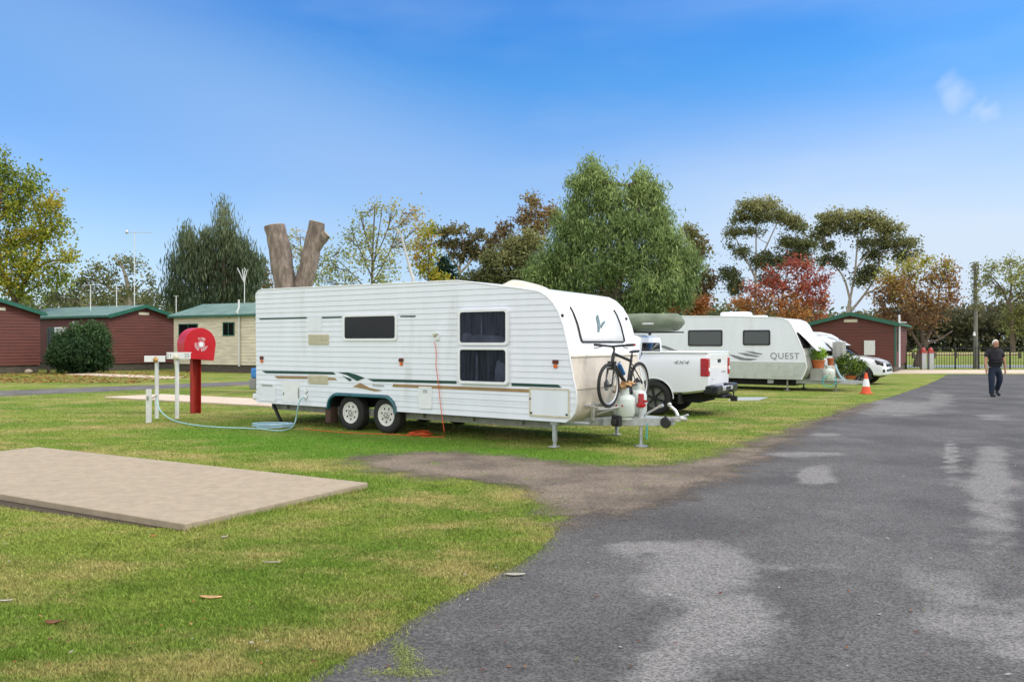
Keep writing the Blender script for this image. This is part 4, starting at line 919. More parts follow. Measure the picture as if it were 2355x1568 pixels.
# ------------------------------------------------------------------ second caravan (grey swooshes)
F2 = Frame((9.70, 27.6), RZ); S2 = F2.side
def make_caravan2():
    R = thing('caravan', 'white caravan with grey swooshes and silver lower panel behind the white pickup', 'caravan', F2.O, F2.rz); W = 2.3
    pix = [(1420, 868), (1418, 740), (1424, 732), (1500, 728.5), (1560, 727), (1700, 728), (1796, 731), (1811, 737), (1819, 746), (1825, 758), (1836, 782), (1847, 808), (1852, 828), (1855, 844), (1850, 858), (1842, 873)]
    prof = [S2(*p) for p in pix]; zb = prof[-1][1]; prof[0] = (prof[0][0], zb)
    zs = S2(1750, 832)[1]
    mb = MB(); ribbed_side(mb, prof, 0.105, 0.007, ztop=max(p[1] for p in prof), zbot=zs); mb.build('side_wall', M['alu'], R, smooth=20, recalc=False)
    lowp = [(interp_profile(prof, zs)[0], zs)]+[(interp_profile(prof, zs)[1], zs)]+[p for p in prof if p[1] < zs and p[0] > -1]+[(prof[0][0], zb)]
    mb = MB(); n = len(lowp); mb.add([(p[0], -0.004, p[1]) for p in lowp], [tuple(range(n))]); mb.build('lower_panel', M['silver'], R, smooth=0)
    mb = MB(); mb.grid([[(p[0], y, p[1]) for p in prof+[prof[0]]] for y in (0, 0.03, W-0.03, W)]); n = len(prof); mb.add([(p[0], W, p[1]) for p in prof], [tuple(range(n))]); mb.build('shell', M['gel'], R, smooth=40)
    em = MB(); em.tube([(p[0], -0.004, p[1]) for p in prof[1:]], 0.02, 6); em.build('edge_moulding', M['white'], R)
    for a in ((1582, 759, 1661, 796), (1708, 759, 1771, 794)):
        window(R, F2, *a, M['greyglass'], fmat=M['black'], frame_w=0.05)
    def sw(pts): decal(F2, pts).build('swoosh', mat('grey_swoosh', (0.20, 0.21, 0.23), 0.4) if 'gs' not in M else M['gs'], R, smooth=0)
    sw([(1675, 814), (1690, 817), (1712, 823), (1733, 824.5), (1742, 826), (1725, 829), (1703, 828), (1688, 822)])
    sw([(1695, 811), (1715, 812), (1738, 817), (1748, 819.5), (1738, 821), (1716, 818)])
    sw([(1712, 807.5), (1730, 808), (1752, 813.5), (1752, 815.5), (1735, 814)])
    sw([(1512, 793), (1530, 795), (1552, 804), (1565, 808), (1540, 806), (1522, 799)])
    text_mesh('lettering', 'QUEST', 0.30, mat('grey_letters', (0.22, 0.23, 0.26), 0.5), R, Matrix.Translation((S2(1804, 819)[0], -0.012, S2(1804, 819)[1])) @ Matrix.Rotation(pi/2, 4, 'X'), sx=1.0, spacing=1.1)
    # checker plate boot door
    X0, X1 = S2(1774, 850)[0], S2(1823, 850)[0]; Z0, Z1 = S2(1800, 866)[1], S2(1800, 838)[1]
    q = MB(); q.prism([(X0, Z0), (X1, Z0), (X1, Z1-0.1), (X1-0.12, Z1), (X0+0.1, Z1), (X0, Z1-0.1)], -0.02, 0); q.build('boot_door', M['silver'], R, bevel=0.006)
    # nose window with shade, dark
    def nz(zz, y, off): x = interp_profile(prof, zz)[1]; return (x+off, y, zz)
    za, zc = S2(1840, 800)[1], S2(1826, 765)[1]
    q = MB(); q.grid([[nz(zz, y, 0.02) for y in (0.12, W-0.12)] for zz in np.linspace(za, zc, 6)]); wd = q.build('front_window', M['glass'], R, solid=0.02)
    q = MB(); q.grid([[nz(zz, y, o_) for y in (0.18, W-0.18)] for zz, o_ in ((za-0.1, 0.40), ((za+zc)/2, 0.22), (zc+0.06, 0.04))]); q.build('window_shade', M['white'], R, solid=0.015)
    q = MB(); q.grid([[nz(zz, y, 0.014) for y in (0.02, W-0.02)] for zz in np.linspace(zb+0.02, S2(1850, 816)[1], 5)]); q.build('stone_guard', M['chassis'], R, solid=0.015)
    q = MB(); q.prism(rrect(S2(1657, 730, .9)[0], S2(1722, 730, .9)[0], 0.7, 1.4, 0.15), prof[5][1], prof[5][1]+0.20, M=lambda p, y: (p[0], p[1], y)); q.build('roof_air_conditioner', M['white'], R, bevel=0.09, seg=4)
    q = MB(); q.prism(rrect(-2.0, -1.5, 0.8, 1.3, 0.1), prof[5][1]-0.02, prof[5][1]+0.06, M=lambda p, y: (p[0], p[1], y)); q.build('roof_vent', M['white'], R, bevel=0.03)
    q = MB(); q.box(prof[0][0]+0.1, -0.3, 0.25, W-0.25, zb-0.22, zb-0.003); q.build('chassis', M['dark'], R)
    for s in (S2(1560, 880)[0], S2(1530, 880)[0]-0.3): wheel(R, s, 0.16, 0.34, 0.2, 0.2, 'steel', -1); wheel(R, s, W-0.16, 0.34, 0.2, 0.2, 'steel', 1)
    q = MB(); 
    for y, ye in ((0.22, 1.08), (W-0.22, 1.22)): q.bar((-1.2, y, zb-0.09), (1.55, ye, zb-0.09), 0.06, 0.13)
    q.box(1.4, 1.9, 1.1, 1.2, zb-0.14, zb-0.04).box(-0.1, 1.1, 0.45, W-0.45, zb-0.03, zb-0.005)
    q.build('drawbar', M['galv'], R)
    for x, y in ((-0.5, 0.15), (0.9, 0.9), (-0.5, W-0.15)):
        q = MB(); q.bar((x, y, zb-0.02), (x, y, 0.02), 0.045, 0.045).box(x-0.08, x+0.08, y-0.06, y+0.06, 0.006, 0.03); q.build('leg', M['chassis'], R)
    return zb
zb2 = make_caravan2()

# ------------------------------------------------------------------ vehicles
def loft(st, name, mt, parent, smooth=32):
    """st: list of (x, [(halfwidth, z), ...]) from floor to roof; symmetric about y=0"""
    mb = MB(); rows = []
    for x, sec in st:
        rows.append([(x, -hw, zz) for hw, zz in sec]+[(x, hw, zz) for hw, zz in reversed(sec)])
    n = len(rows[0]); vs = [p for r in rows for p in r]; fs = []
    for i in range(len(rows)-1):
        for j in range(n): k = (j+1) % n; fs.append((i*n+j, i*n+k, (i+1)*n+k, (i+1)*n+j))
    fs += [tuple(range(n-1, -1, -1)), tuple(range((len(rows)-1)*n, len(rows)*n))]
    mb.add(vs, fs); return mb.build(name, mt, parent, smooth=smooth)
def sec(hw, z0, z1, sh=None, top=0.0):
    """body section: floor z0, belt z1"""
    m = z0+(z1-z0)*0.55
    return [(hw-0.10, z0), (hw-0.02, z0+0.05), (hw, m), (hw-0.005, z0+(z1-z0)*0.80), (hw-0.05, z1-0.045), (hw-0.075, z1)]
def make_pickup():
    # local: x forward, tail at x=0, y centred; near side is y=-0.93
    FP = Frame(F1.world(0, 0)[:2], RZ)
    wc = G(1505, 955); off = F1.p*0.12
    rzp = F1.rz+radians(5.5); a = Vector((cos(rzp), sin(rzp), 0)); pv = Vector((-sin(rzp), cos(rzp), 0)); tail = Vector((wc.x, wc.y, 0))+a*1.20   # tail corner, near side
    # the pickup's nose points away to the left, so local x forward is -a
    ctr = tail+pv*0.93
    R = thing('pickup_truck', 'white pickup truck with dark wheels and olive roof roll parked behind the near caravan', 'pickup truck', ctr, rzp+pi)
    # now local +x = towards its nose (-a), local +y = -p (near side is +y)
    hw = 0.93; zt = 1.43
    st = [(0.0, [(0.80, 0.62), (0.86, 0.66), (0.90, 0.95), (0.895, 1.20), (0.87, zt-0.05), (0.83, zt)]),
          (0.06, sec(0.92, 0.56, zt+0.005)), (0.5, sec(hw, 0.50, zt)), (1.5, sec(hw, 0.46, zt-0.01)), (1.62, sec(hw, 0.42, zt-0.25)), (1.9, sec(hw, 0.38, 1.12)), (3.0, sec(hw, 0.38, 1.10)), (3.7, sec(0.92, 0.38, 1.10)), (4.0, sec(0.91, 0.38, 1.12)), (4.7, sec(0.90, 0.40, 1.06)), (5.15, sec(0.84, 0.42, 0.98)), (5.35, sec(0.70, 0.48, 0.85))]
    body = loft(st, 'body', M['carwhite'], R)
    cuts = []
    for x in (1.22, 4.42):
        for s in (-1, 1):
            c = MB(); c.cyl((x, s*0.60, 0.39), (x, s*1.2, 0.39), 0.455, n=40); cuts.append(c)
    c = MB(); c.box(0.10, 1.52, -0.74, 0.74, 0.95, 2.0); cuts.append(c)
    cut(body, cuts)
    body.parent = R
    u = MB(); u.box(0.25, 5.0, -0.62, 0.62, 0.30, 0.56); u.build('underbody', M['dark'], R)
    for x in (1.22, 4.42):
        for s in (-1, 1):
            wheel(R, x, s*0.80, 0.39, 0.25, 0.27, 'alloy', s)
            q = MB(); n = 22; q.tube([(x+cos(pi*k/n)*0.455, s*0.925, 0.39+sin(pi*k/n)*0.455) for k in range(n+1)], 0.012, 6); q.build('arch_lip', M['carwhite'], R)
    # cab greenhouse
    gl = [(1.62, [(0.86, 1.00), (0.86, 1.10), (0.80, 1.40), (0.74, 1.66), (0.68, 1.74), (0.60, 1.76)]), (1.72, [(0.87, 1.05), (0.87, 1.12), (0.82, 1.42), (0.75, 1.70), (0.70, 1.80), (0.60, 1.82)]),
          (2.4, [(0.88, 1.05), (0.88, 1.12), (0.83, 1.42), (0.76, 1.72), (0.71, 1.83), (0.6, 1.85)]), (3.1, [(0.88, 1.05), (0.88, 1.12), (0.82, 1.42), (0.75, 1.70), (0.70, 1.80), (0.6, 1.82)]), (3.45, [(0.88, 1.05), (0.88, 1.10), (0.82, 1.36), (0.76, 1.60), (0.70, 1.66), (0.6, 1.68)]), (4.05, [(0.86, 1.02), (0.86, 1.06), (0.84, 1.09), (0.80, 1.11), (0.74, 1.12), (0.6, 1.13)])]
    loft(gl, 'cab', M['carwhite'], R)
    q = MB(); q.add([(1.612, -0.66, 1.30), (1.612, 0.66, 1.30), (1.612, 0.60, 1.64), (1.612, -0.60, 1.64)], [(0, 1, 2, 3)]); q.build('rear_window', M['glass'], R, solid=0.012)
    for s in (-1, 1):
        for x0, x1, x2, x3 in ((1.80, 2.50, 2.50, 1.92), (2.56, 3.62, 3.30, 2.56)):
            q = MB(); q.add([(x0, s*0.877, 1.14), (x1, s*0.877, 1.14), (x2, s*0.775, 1.66), (x3, s*0.775, 1.66)], [(0, 1, 2, 3)]); q.build('side_window', M['glass'], R, solid=0.014)
    q = MB(); q.add([(3.56, -0.70, 1.60), (3.56, 0.70, 1.60), (4.06, 0.78, 1.14), (4.06, -0.78, 1.14)], [(0, 1, 2, 3)]); q.build('windscreen', M['glass'], R, solid=0.014)
    # tail lamps, tailgate, handle, bumper
    for s in (-1, 1):
        q = MB(); q.box(-0.025, 0.16, min(s*0.775, s*0.938), max(s*0.775, s*0.938), 0.90, 1.30); tl = q.build('tail_lamp', M['redlens'], R, bevel=0.03, seg=3)
        q = MB(); q.box(-0.032, 0.05, min(s*0.80, s*0.90), max(s*0.80, s*0.90), 1.01, 1.09); q.build('reversing_lens', M['white'], tl, bevel=0.01)
    q = MB(); q.box(-0.012, 0.01, -0.73, 0.73, 0.70, 1.385); tg = q.build('tailgate', M['carwhite'], R, bevel=0.02, seg=3)
    q = MB(); q.box(-0.022, 0.0, -0.13, 0.13, 1.19, 1.27); q.build('handle', M['black'], tg, bevel=0.01)
    q = MB(); q.box(-0.016, 0.0, -0.55, -0.2, 0.96, 0.985); q.box(-0.016, 0, 0.50, 0.62, 0.82, 0.835); q.build('badge', M['chassis'], tg)
    q = MB(); q.box(0.0, 1.52, -0.935, -0.86, zt-0.02, zt+0.015).box(0.0, 1.52, 0.86, 0.935-0.02, zt-0.02, zt+0.015); q.box(-0.005, 0.07, -0.88, 0.88, zt-0.03, zt+0.012); q.build('bed_rail', M['carwhite'], R, bevel=0.018, seg=3)
    q = MB(); q.box(-0.22, 0.10, -0.90, -0.42, 0.50, 0.70).box(-0.22, 0.10, 0.42, 0.90, 0.50, 0.70).box(-0.16, 0.10, -0.45, 0.45, 0.47, 0.63); q.build('rear_bumper', M['rimdark'], R, bevel=0.04, seg=3)
    q = MB(); q.box(-0.225, -0.10, -0.42, 0.42, 0.56, 0.66); q.build('bumper_step', M['frost'], R, bevel=0.02)
    q = MB(); q.box(-0.232, -0.226, -0.19, 0.19, 0.555, 0.655); q.build('number_plate', M['black'], R)
    q = MB(); q.box(-0.36, 0.2, -0.035, 0.035, 0.38, 0.45).cyl((-0.34, 0, 0.45), (-0.34, 0, 0.50), 0.018).ball((-0.34, 0, 0.525), 0.027, 0.027, 0.027).box(-0.42, -0.28, -0.05, 0.05, 0.32, 0.44).box(-0.2, 0.05, -0.4, 0.4, 0.40, 0.47); q.build('tow_bar', M['black'], R, bevel=0.008)
    q = MB(); q.box(0.60, 0.66, 0.70, 0.92, 0.28, 0.52); q.box(0.60, 0.66, -0.92, -0.70, 0.28, 0.52); q.build('mud_flap', M['black'], R)
    # near flank badge
    text_mesh('lettering', '4X4', 0.11, M['chassis'], R, Matrix.Translation((0.60, 0.937, 1.20)) @ Matrix.Rotation(pi, 4, 'Z') @ Matrix.Rotation(pi/2, 4, 'X'), shear=0.3, sx=1.9)
    # roof rack with canvas roll
    q = MB()
    for x in (1.9, 3.0): q.bar((x, -0.75, 1.885), (x, 0.75, 1.885), 0.05, 0.03); q.box(x-0.03, x+0.03, 0.68, 0.74, 1.80, 1.89).box(x-0.03, x+0.03, -0.74, -0.68, 1.80, 1.89)
    q.bar((0.85, 0.62, 1.885), (3.2, 0.62, 1.885), 0.03, 0.03).bar((0.85, -0.1, 1.885), (3.2, -0.1, 1.885), 0.03, 0.03)
    q.bar((0.9, 0.62, 1.885), (0.9, -0.1, 1.885), 0.03, 0.03)
    q.build('roof_rack', M['black'], R)
    # the roll lies on the rack: a thing of its own
    T = thing('canvas_roll', 'long olive green canvas roll strapped on the roof rack of the white pickup', 'canvas roll', ctr, rzp+pi)
    q = MB(); rows = []; xs = np.linspace(0.72, 3.5, 34)
    for i, x in enumerate(xs):
        e = min(1, (i+0.15)/2.2, (len(xs)-1-i+0.15)/2.2); e = sqrt(max(e, 0.02)) if e < 1 else 1
        kx = 1.0-0.10*math.exp(-((x-0.95-1.2)/0.08)**2)-0.05*math.exp(-((x-2.9)/0.07)**2)
        rows.append([(x, 0.30+cos(a)*0.27*e*kx*(1+0.05*sin(3*a+x*2)+0.03*sin(5*a-x*7)), 2.11+sin(a)*0.205*e*kx*(1+0.06*sin(2*a+x*3)+0.03*sin(7*a+x*9))) for a in np.linspace(0, 2*pi, 25)])
    q.grid(rows); q.f.append(tuple(range(24))); q.build('roll', M['canvas'], T, smooth=60)
    q = MB()
    for x in (2.15, 2.9): q.tube([(x, 0.30+cos(a)*0.26, 2.13+sin(a)*0.20) for a in np.linspace(0, 2*pi, 24)[:-1]], 0.016, 6, closed=True)
    q.build('strap', M['strap'], T)
    q = MB(); q.box(1.35, 1.62, 0.555, 0.585, 2.06, 2.10); q.build('tag', M['pvc'], T)
    return R
make_pickup()
def make_suv():
    nose = at(2034, 860, 31.6); nose.z = 0; F = Frame((nose.x, nose.y), F1.rz)
    ctr = F.O+F.p*0.9-F.a*0.0
    R = thing('parked_car', 'white four wheel drive car with its bonnet showing beside the red cabin', 'car', ctr, F1.rz)
    st = [(-4.7, sec(0.80, 0.5, 1.05)), (-4.5, sec(0.88, 0.42, 1.12)), (-2.4, sec(0.90, 0.38, 1.10)), (-1.4, sec(0.91, 0.38, 1.10)), (-1.1, sec(0.90, 0.38, 1.10)), (-0.55, sec(0.88, 0.36, 1.02)), (-0.2, sec(0.82, 0.34, 0.90)), (-0.05, sec(0.74, 0.36, 0.78)), (0.0, sec(0.66, 0.40, 0.66))]
    body = loft(st, 'body', M['carwhite'], R); cs = []
    for x in (-0.85, -3.7):
        for s in (-1, 1): c = MB(); c.cyl((x, s*0.6, 0.37), (x, s*1.2, 0.37), 0.43, n=32); cs.append(c)
    cut(body, cs); body.parent = R
    gl = [(-4.55, [(0.84, 1.05), (0.80, 1.35), (0.74, 1.62), (0.66, 1.72)]), (-4.3, [(0.86, 1.05), (0.83, 1.40), (0.76, 1.74), (0.66, 1.84)]), (-3.2, [(0.87, 1.05), (0.84, 1.42), (0.77, 1.80), (0.66, 1.90)]), (-2.4, [(0.87, 1.05), (0.84, 1.42), (0.76, 1.78), (0.66, 1.88)]), (-2.05, [(0.87, 1.05), (0.83, 1.38), (0.76, 1.66), (0.66, 1.74)]), (-1.25, [(0.84, 1.03), (0.82, 1.07), (0.78, 1.10), (0.66, 1.11)])]
    loft(gl, 'cabin', M['carwhite'], R)
    q = MB(); q.add([(-2.0, -0.70, 1.68), (-2.0, 0.70, 1.68), (-1.24, 0.76, 1.13), (-1.24, -0.76, 1.13)], [(0, 1, 2, 3)]); q.build('windscreen', M['glass'], R, solid=0.014)
    for s in (-1, 1):
        for x0, x1, x2, x3 in ((-1.65, -2.5, -2.5, -2.15), (-2.57, -3.4, -3.4, -2.57), (-3.47, -4.3, -4.2, -3.47)):
            q = MB(); q.add([(x0, s*0.872, 1.12), (x1, s*0.872, 1.12), (x2, s*0.785, 1.70), (x3, s*0.785, 1.70 if x3 < -2.3 else 1.60)], [(0, 1, 2, 3)]); q.build('side_window', M['glass'], R, solid=0.014)
        q = MB(); q.add([(-0.30, s*0.85, 0.80), (-0.06, s*0.76, 0.74), (-0.10, s*0.70, 0.88), (-0.38, s*0.83, 0.96)], [(0, 1, 2, 3)]); q.build('headlight', M['black'], R, solid=0.03)
        q = MB(); q.box(-0.13, -0.02, min(s*0.60, s*0.76), max(s*0.60, s*0.76), 0.50, 0.60); q.build('fog_lamp', M['black'], R)
    q = MB(); q.box(-0.06, 0.015, -0.5, 0.5, 0.52, 0.60).box(-0.06, 0.005, -0.42, 0.42, 0.70, 0.80); q.build('grille', M['black'], R)
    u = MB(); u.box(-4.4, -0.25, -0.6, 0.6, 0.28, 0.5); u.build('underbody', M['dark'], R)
    for x in (-0.85, -3.7):
        for s in (-1, 1): wheel(R, x, s*0.78, 0.37, 0.23, 0.24, 'alloy', s)
    q = MB()
    for x in (-3.9, -2.5): q.bar((x, -0.7, 1.95), (x, 0.7, 1.95), 0.04, 0.03)
    q.build('roof_bars', M['frost'], R)
make_suv()
# third caravan: only its white nose shows between the second one and the car
F3 = Frame((at(1905, 800, 35.5).x, 35.5), RZ)
R = thing('caravan', 'white caravan nose with propped windows showing behind the grey swoosh caravan', 'caravan', F3.O, F3.rz); W = 2.3
pr = [(-5.2, 0.5), (-5.2, 2.0), (-5.1, 2.12), (-0.9, 2.12), (-0.45, 2.02), (-0.15, 1.85), (0.0, 1.55), (0.08, 1.1), (0.0, 0.62), (-0.1, 0.5)]
mb = MB(); mb.grid([[(p[0], y, p[1]) for p in pr+[pr[0]]] for y in (0, 0.03, W-0.03, W)]); mb.add([(p[0], 0, p[1]) for p in pr], [tuple(range(len(pr)))]); mb.add([(p[0], W, p[1]) for p in pr], [tuple(range(len(pr)))]); mb.build('shell', M['gel'], R, smooth=40)
for x0, x1 in ((-1.25, -0.35), (-2.7, -1.6), (-4.2, -3.2)):
    q = MB(); ring(q, rrect(x0, x1, 1.25, 1.75, 0.05), rrect(x0+0.04, x1-0.04, 1.29, 1.71, 0.04), -0.03, 0.0); f = q.build('window', M['white'], R); q = MB(); q.prism(rrect(x0+0.03, x1-0.03, 1.28, 1.72, 0.04), -0.015, -0.005); q.build('pane', M['greyglass'], f, smooth=0)
q = MB(); q.add([(0.12, 0.3, 1.60), (0.12, 2.0, 1.60), (0.10, 2.0, 1.25), (0.10, 0.3, 1.25)], [(0, 1, 2, 3)]); q.build('front_window', M['glass'], R, solid=0.05)
q = MB(); q.add([(-0.05, 0.25, 1.78), (-0.05, 2.05, 1.78), (0.45, 2.05, 1.52), (0.45, 0.25, 1.52)], [(0, 1, 2, 3)]); q.build('window_shade', M['white'], R, solid=0.02)
wheel(R, -2.8, 0.16, 0.33, 0.2, 0.2, 'steel', -1); wheel(R, -2.8, W-0.16, 0.33, 0.2, 0.2, 'steel', 1)
q = MB(); q.bar((-0.3, 0.3, 0.42), (1.5, 1.1, 0.42), 0.05, 0.1).bar((-0.3, 2.0, 0.42), (1.5, 1.2, 0.42), 0.05, 0.1); q.build('drawbar', M['galv'], R)
q = MB(); q.box(-5, -0.3, 0.3, 2.0, 0.30, 0.5); q.build('chassis', M['dark'], R)

# ------------------------------------------------------------------ vegetation
def leaf_mat(name, tr=0.36):
    m = bpy.data.materials.new(name); m.use_nodes = True; nt = m.node_tree; b = nt.nodes['Principled BSDF']
    a = N(nt, 'ShaderNodeAttribute', attribute_name='leafcol'); nt.links.new(a.outputs['Color'], b.inputs['Base Color'])
    b.inputs['Roughness'].default_value = 0.6; b.inputs['Specular IOR Level'].default_value = 0.25
    t = N(nt, 'ShaderNodeBsdfTranslucent'); nt.links.new(a.outputs['Color'], t.inputs['Color']); mx = N(nt, 'ShaderNodeMixShader'); mx.inputs[0].default_value = tr
    nt.links.new(b.outputs[0], mx.inputs[1]); nt.links.new(t.outputs[0], mx.inputs[2]); nt.links.new(mx.outputs[0], nt.nodes['Material Output'].inputs[0])
    return m
M['leaf'] = leaf_mat('leaves')
LB = 1.75
def leaves_obj(name, C, size, cols, parent, droop=0.0, aspect=0.5, tone=None, elong=1.0):
    """C (n,3) leaf centres; tone (n,) picks along the palette"""
    n = len(C); s = size*rng.uniform(0.6, 1.35, n)
    d = rng.normal(0, 1, (n, 3)); 
    if droop: d = d*(1-droop)+np.array([0, 0, -1.0])*droop*1.6
    d /= np.linalg.norm(d, axis=1)[:, None]
    e = rng.normal(0, 1, (n, 3)); e -= d*(e*d).sum(1)[:, None]; e /= np.linalg.norm(e, axis=1)[:, None]
    a = d*(s*0.5*elong)[:, None]; b2 = e*(s*0.5*aspect)[:, None]
    V = np.stack([C-a, C+b2, C+a, C-b2], 1).reshape(-1, 3)
    me = bpy.data.meshes.new(name); me.vertices.add(4*n); me.vertices.foreach_set('co', V.ravel().astype(np.float32))
    me.loops.add(4*n); me.loops.foreach_set('vertex_index', np.arange(4*n, dtype=np.int32)); me.polygons.add(n); me.polygons.foreach_set('loop_start', np.arange(0, 4*n, 4, dtype=np.int32)); me.update()
    cols = np.array(cols, float)*LB; k = len(cols); t = rng.uniform(0, 1, n) if tone is None else np.clip(tone+rng.normal(0, 0.13, n), 0, 0.999)
    f = t*(k-1); i = np.clip(f.astype(int), 0, k-2) if k > 1 else np.zeros(n, int); fr = (f-i)[:, None] if k > 1 else 0
    c = cols[i]*(1-fr)+cols[np.minimum(i+1, k-1)]*fr; c = c*rng.uniform(0.72, 1.28, n)[:, None]
    c4 = np.concatenate([c, np.ones((n, 1))], 1); c4 = np.repeat(c4, 4, 0)
    at2 = me.color_attributes.new('leafcol', 'FLOAT_COLOR', 'POINT'); at2.data.foreach_set('color', c4.ravel().astype(np.float32))
    me.materials.append(M['leaf']); o = bpy.data.objects.new(name, me); COL.objects.link(o)
    if parent: o.parent = parent
    return o
DM = 3.7
def tree(name, label, cat, Y, base, blobs, cols, size=0.16, dens=55, cl=0.42, limbs=(), trunk_r=0.16, bark='bark', droop=0.0, aspect=0.5, flat=1.0, elong=1.0, depth=0.8, autolimb=True, per=26, group=None, shell=0.5, twigs=0, leafout=1.0):
    """blobs: (px, py, rx, ry[, tone]) ellipses of the crown as seen in the photograph, given real size and depth at distance Y"""
    bx = (base[0]-CX)/FPX*Y; root = thing(name, label, cat, (bx, Y, 0), 0, group)
    k = Y/FPX; Cs = []; Ts = []; cents = []
    for bl in blobs:
        px, py, rx, ry = bl[:4]; tn = bl[4] if len(bl) > 4 else None
        c = at(px, py, Y); c = np.array([c.x-bx, 0, c.z]); rx *= k; ry *= k; rd = max(rx, ry*0.6)*depth
        c[1] = rng.uniform(-0.5, 0.5)*rd; cents.append((c, rx, ry))
        ncl = max(4, int(DM*rx*ry*pi*dens/10/ (cl*cl/0.18)))
        u = rng.normal(0, 1, (ncl, 3)); u /= np.linalg.norm(u, axis=1)[:, None]; r = rng.uniform(0, 1, ncl)**shell
        cc = c+u*r[:, None]*np.array([rx, rd, ry])
        tone_c = (rng.uniform(0, 1, ncl) if tn is None else np.clip(tn+rng.normal(0, 0.15, ncl), 0, 1))
        m = max(4, int(per)); cr = cl*rng.uniform(0.55, 1.3, ncl)
        pts = cc[:, None, :]+rng.normal(0, 0.5, (ncl, m, 3))*cr[:, None, None]*np.array([1, 1, flat])
        if droop: pts[:, :, 2] -= (rng.uniform(0, 1, (ncl, m))**1.5)*cl*1.8*droop
        Cs.append(pts.reshape(-1, 3)); Ts.append(np.repeat(tone_c, m))
    C = np.concatenate(Cs); T = np.concatenate(Ts); ok = C[:, 2] > 0.05; C = C[ok]; T = T[ok]
    crown = leaves_obj('crown', C, size, cols, root, droop, aspect, T, elong)
    tb = MB()
    def topath(L): return [Vector(((px-CX)/FPX*Y-bx, dy, at(px, py, Y).z)) for px, py, dy in [(p[0], p[1], p[2] if len(p) > 2 else 0.0) for p in L]]
    if limbs:
        for L in limbs:
            r0, r1 = L[0]; P = smooth_path(topath(L[1:]), 4); nP = len(P); tb.tube(P, [r0+(r1-r0)*i/(nP-1) for i in range(nP)], 8)
        start = [topath(L[1:]) for L in limbs]
    else:
        top = at(base[0], min(b_[1] for b_ in blobs)+10, Y).z
        P = [Vector((0, 0, -0.05)), Vector((0.1, 0, top*0.3)), Vector((-0.05, 0.1, top*0.55)), Vector((0.05, 0, top*0.85))]; P = smooth_path(P, 4)
        tb.tube(P, [trunk_r*(1-0.8*i/(len(P)-1)) for i in range(len(P))], 10); start = [P]
    if autolimb:
        nodes = [p for L in start for p in L]
        for (c, rx, ry) in cents:
            cv = Vector(c); lowr = [p for p in nodes if p.z < cv.z+0.2] or nodes[:1]
            p = min(lowr, key=lambda q: (q-cv).length+0.5*abs(q.z-(cv.z-1)))
            mid = p.lerp(cv, 0.5)+Vector((0, 0, -0.08*(cv-p).length)); P = smooth_path([p, mid, cv], 3)
            rr = trunk_r*0.30; tb.tube(P, [rr*(1-0.75*i/(len(P)-1)) for i in range(len(P))], 5)
            for q in range(3+twigs):
                e = cv+Vector(rng.normal(0, 0.45, 3))*max(rx, ry); tb.tube([P[len(P)//2], P[len(P)//2].lerp(e, 0.6)+Vector((0, 0, 0.1)), e], [rr*0.35, rr*0.22, rr*0.08], 4, caps=False)
    tb.build('trunk', M[bark], root)
    return root
# palettes (linear)
OLV = [(0.050, 0.060, 0.026), (0.115, 0.122, 0.050), (0.225, 0.215, 0.090)]
DKG = [(0.028, 0.046, 0.026), (0.070, 0.094, 0.050), (0.15, 0.17, 0.095)]
GRN = [(0.045, 0.078, 0.030), (0.115, 0.165, 0.058), (0.26, 0.31, 0.12)]
YEL = [(0.070, 0.110, 0.016), (0.16, 0.19, 0.025), (0.27, 0.24, 0.03), (0.28, 0.15, 0.02)]
RED = [(0.19, 0.045, 0.035), (0.27, 0.080, 0.050), (0.29, 0.125, 0.045), (0.24, 0.13, 0.035)]
BRN = [(0.065, 0.050, 0.026), (0.135, 0.092, 0.042), (0.21, 0.14, 0.06)]
OAK = [(0.10, 0.055, 0.030), (0.19, 0.105, 0.045), (0.26, 0.17, 0.05), (0.22, 0.24, 0.04)]
PAL = [(0.11, 0.14, 0.05), (0.20, 0.22, 0.08), (0.30, 0.28, 0.10), (0.30, 0.20, 0.08)]
# left maple, yellow green
tree('maple_tree', 'large yellow green autumn tree at the left edge, rising behind the first red cabin', 'tree', 52, (40, 800),
     [(10, 400, 42, 38, .15), (60, 430, 48, 42, .2), (110, 480, 42, 36, .55), (30, 480, 60, 45, .35), (90, 540, 55, 40, .5), (20, 560, 60, 42, .45), (60, 610, 70, 38, .45), (135, 520, 26, 24, .4), (150, 588, 34, 14, .5), (100, 640, 55, 26, .3), (20, 650, 50, 30, .5), (-40, 450, 60, 60, .3), (-50, 560, 60, 60, .4), (-40, 640, 50, 35, .4), (60, 680, 40, 16, .35), (10, 352, 10, 14, .2), (165, 600, 24, 8, .55)],
     YEL, 0.22, 72, 0.60, limbs=[((0.26, 0.2), (38, 860), (36, 760), (34, 690)), ((0.2, 0.07), (34, 690), (60, 620, .5), (80, 540, .8), (60, 440, .4)), ((0.16, 0.05), (34, 690), (10, 600, -.5), (10, 480, -.5), (15, 390)), ((0.1, 0.03), (60, 620, .5), (120, 600), (160, 600)), ((0.1, 0.03), (34, 680), (-30, 600), (-50, 500))], trunk_r=0.22, per=20, shell=0.6)
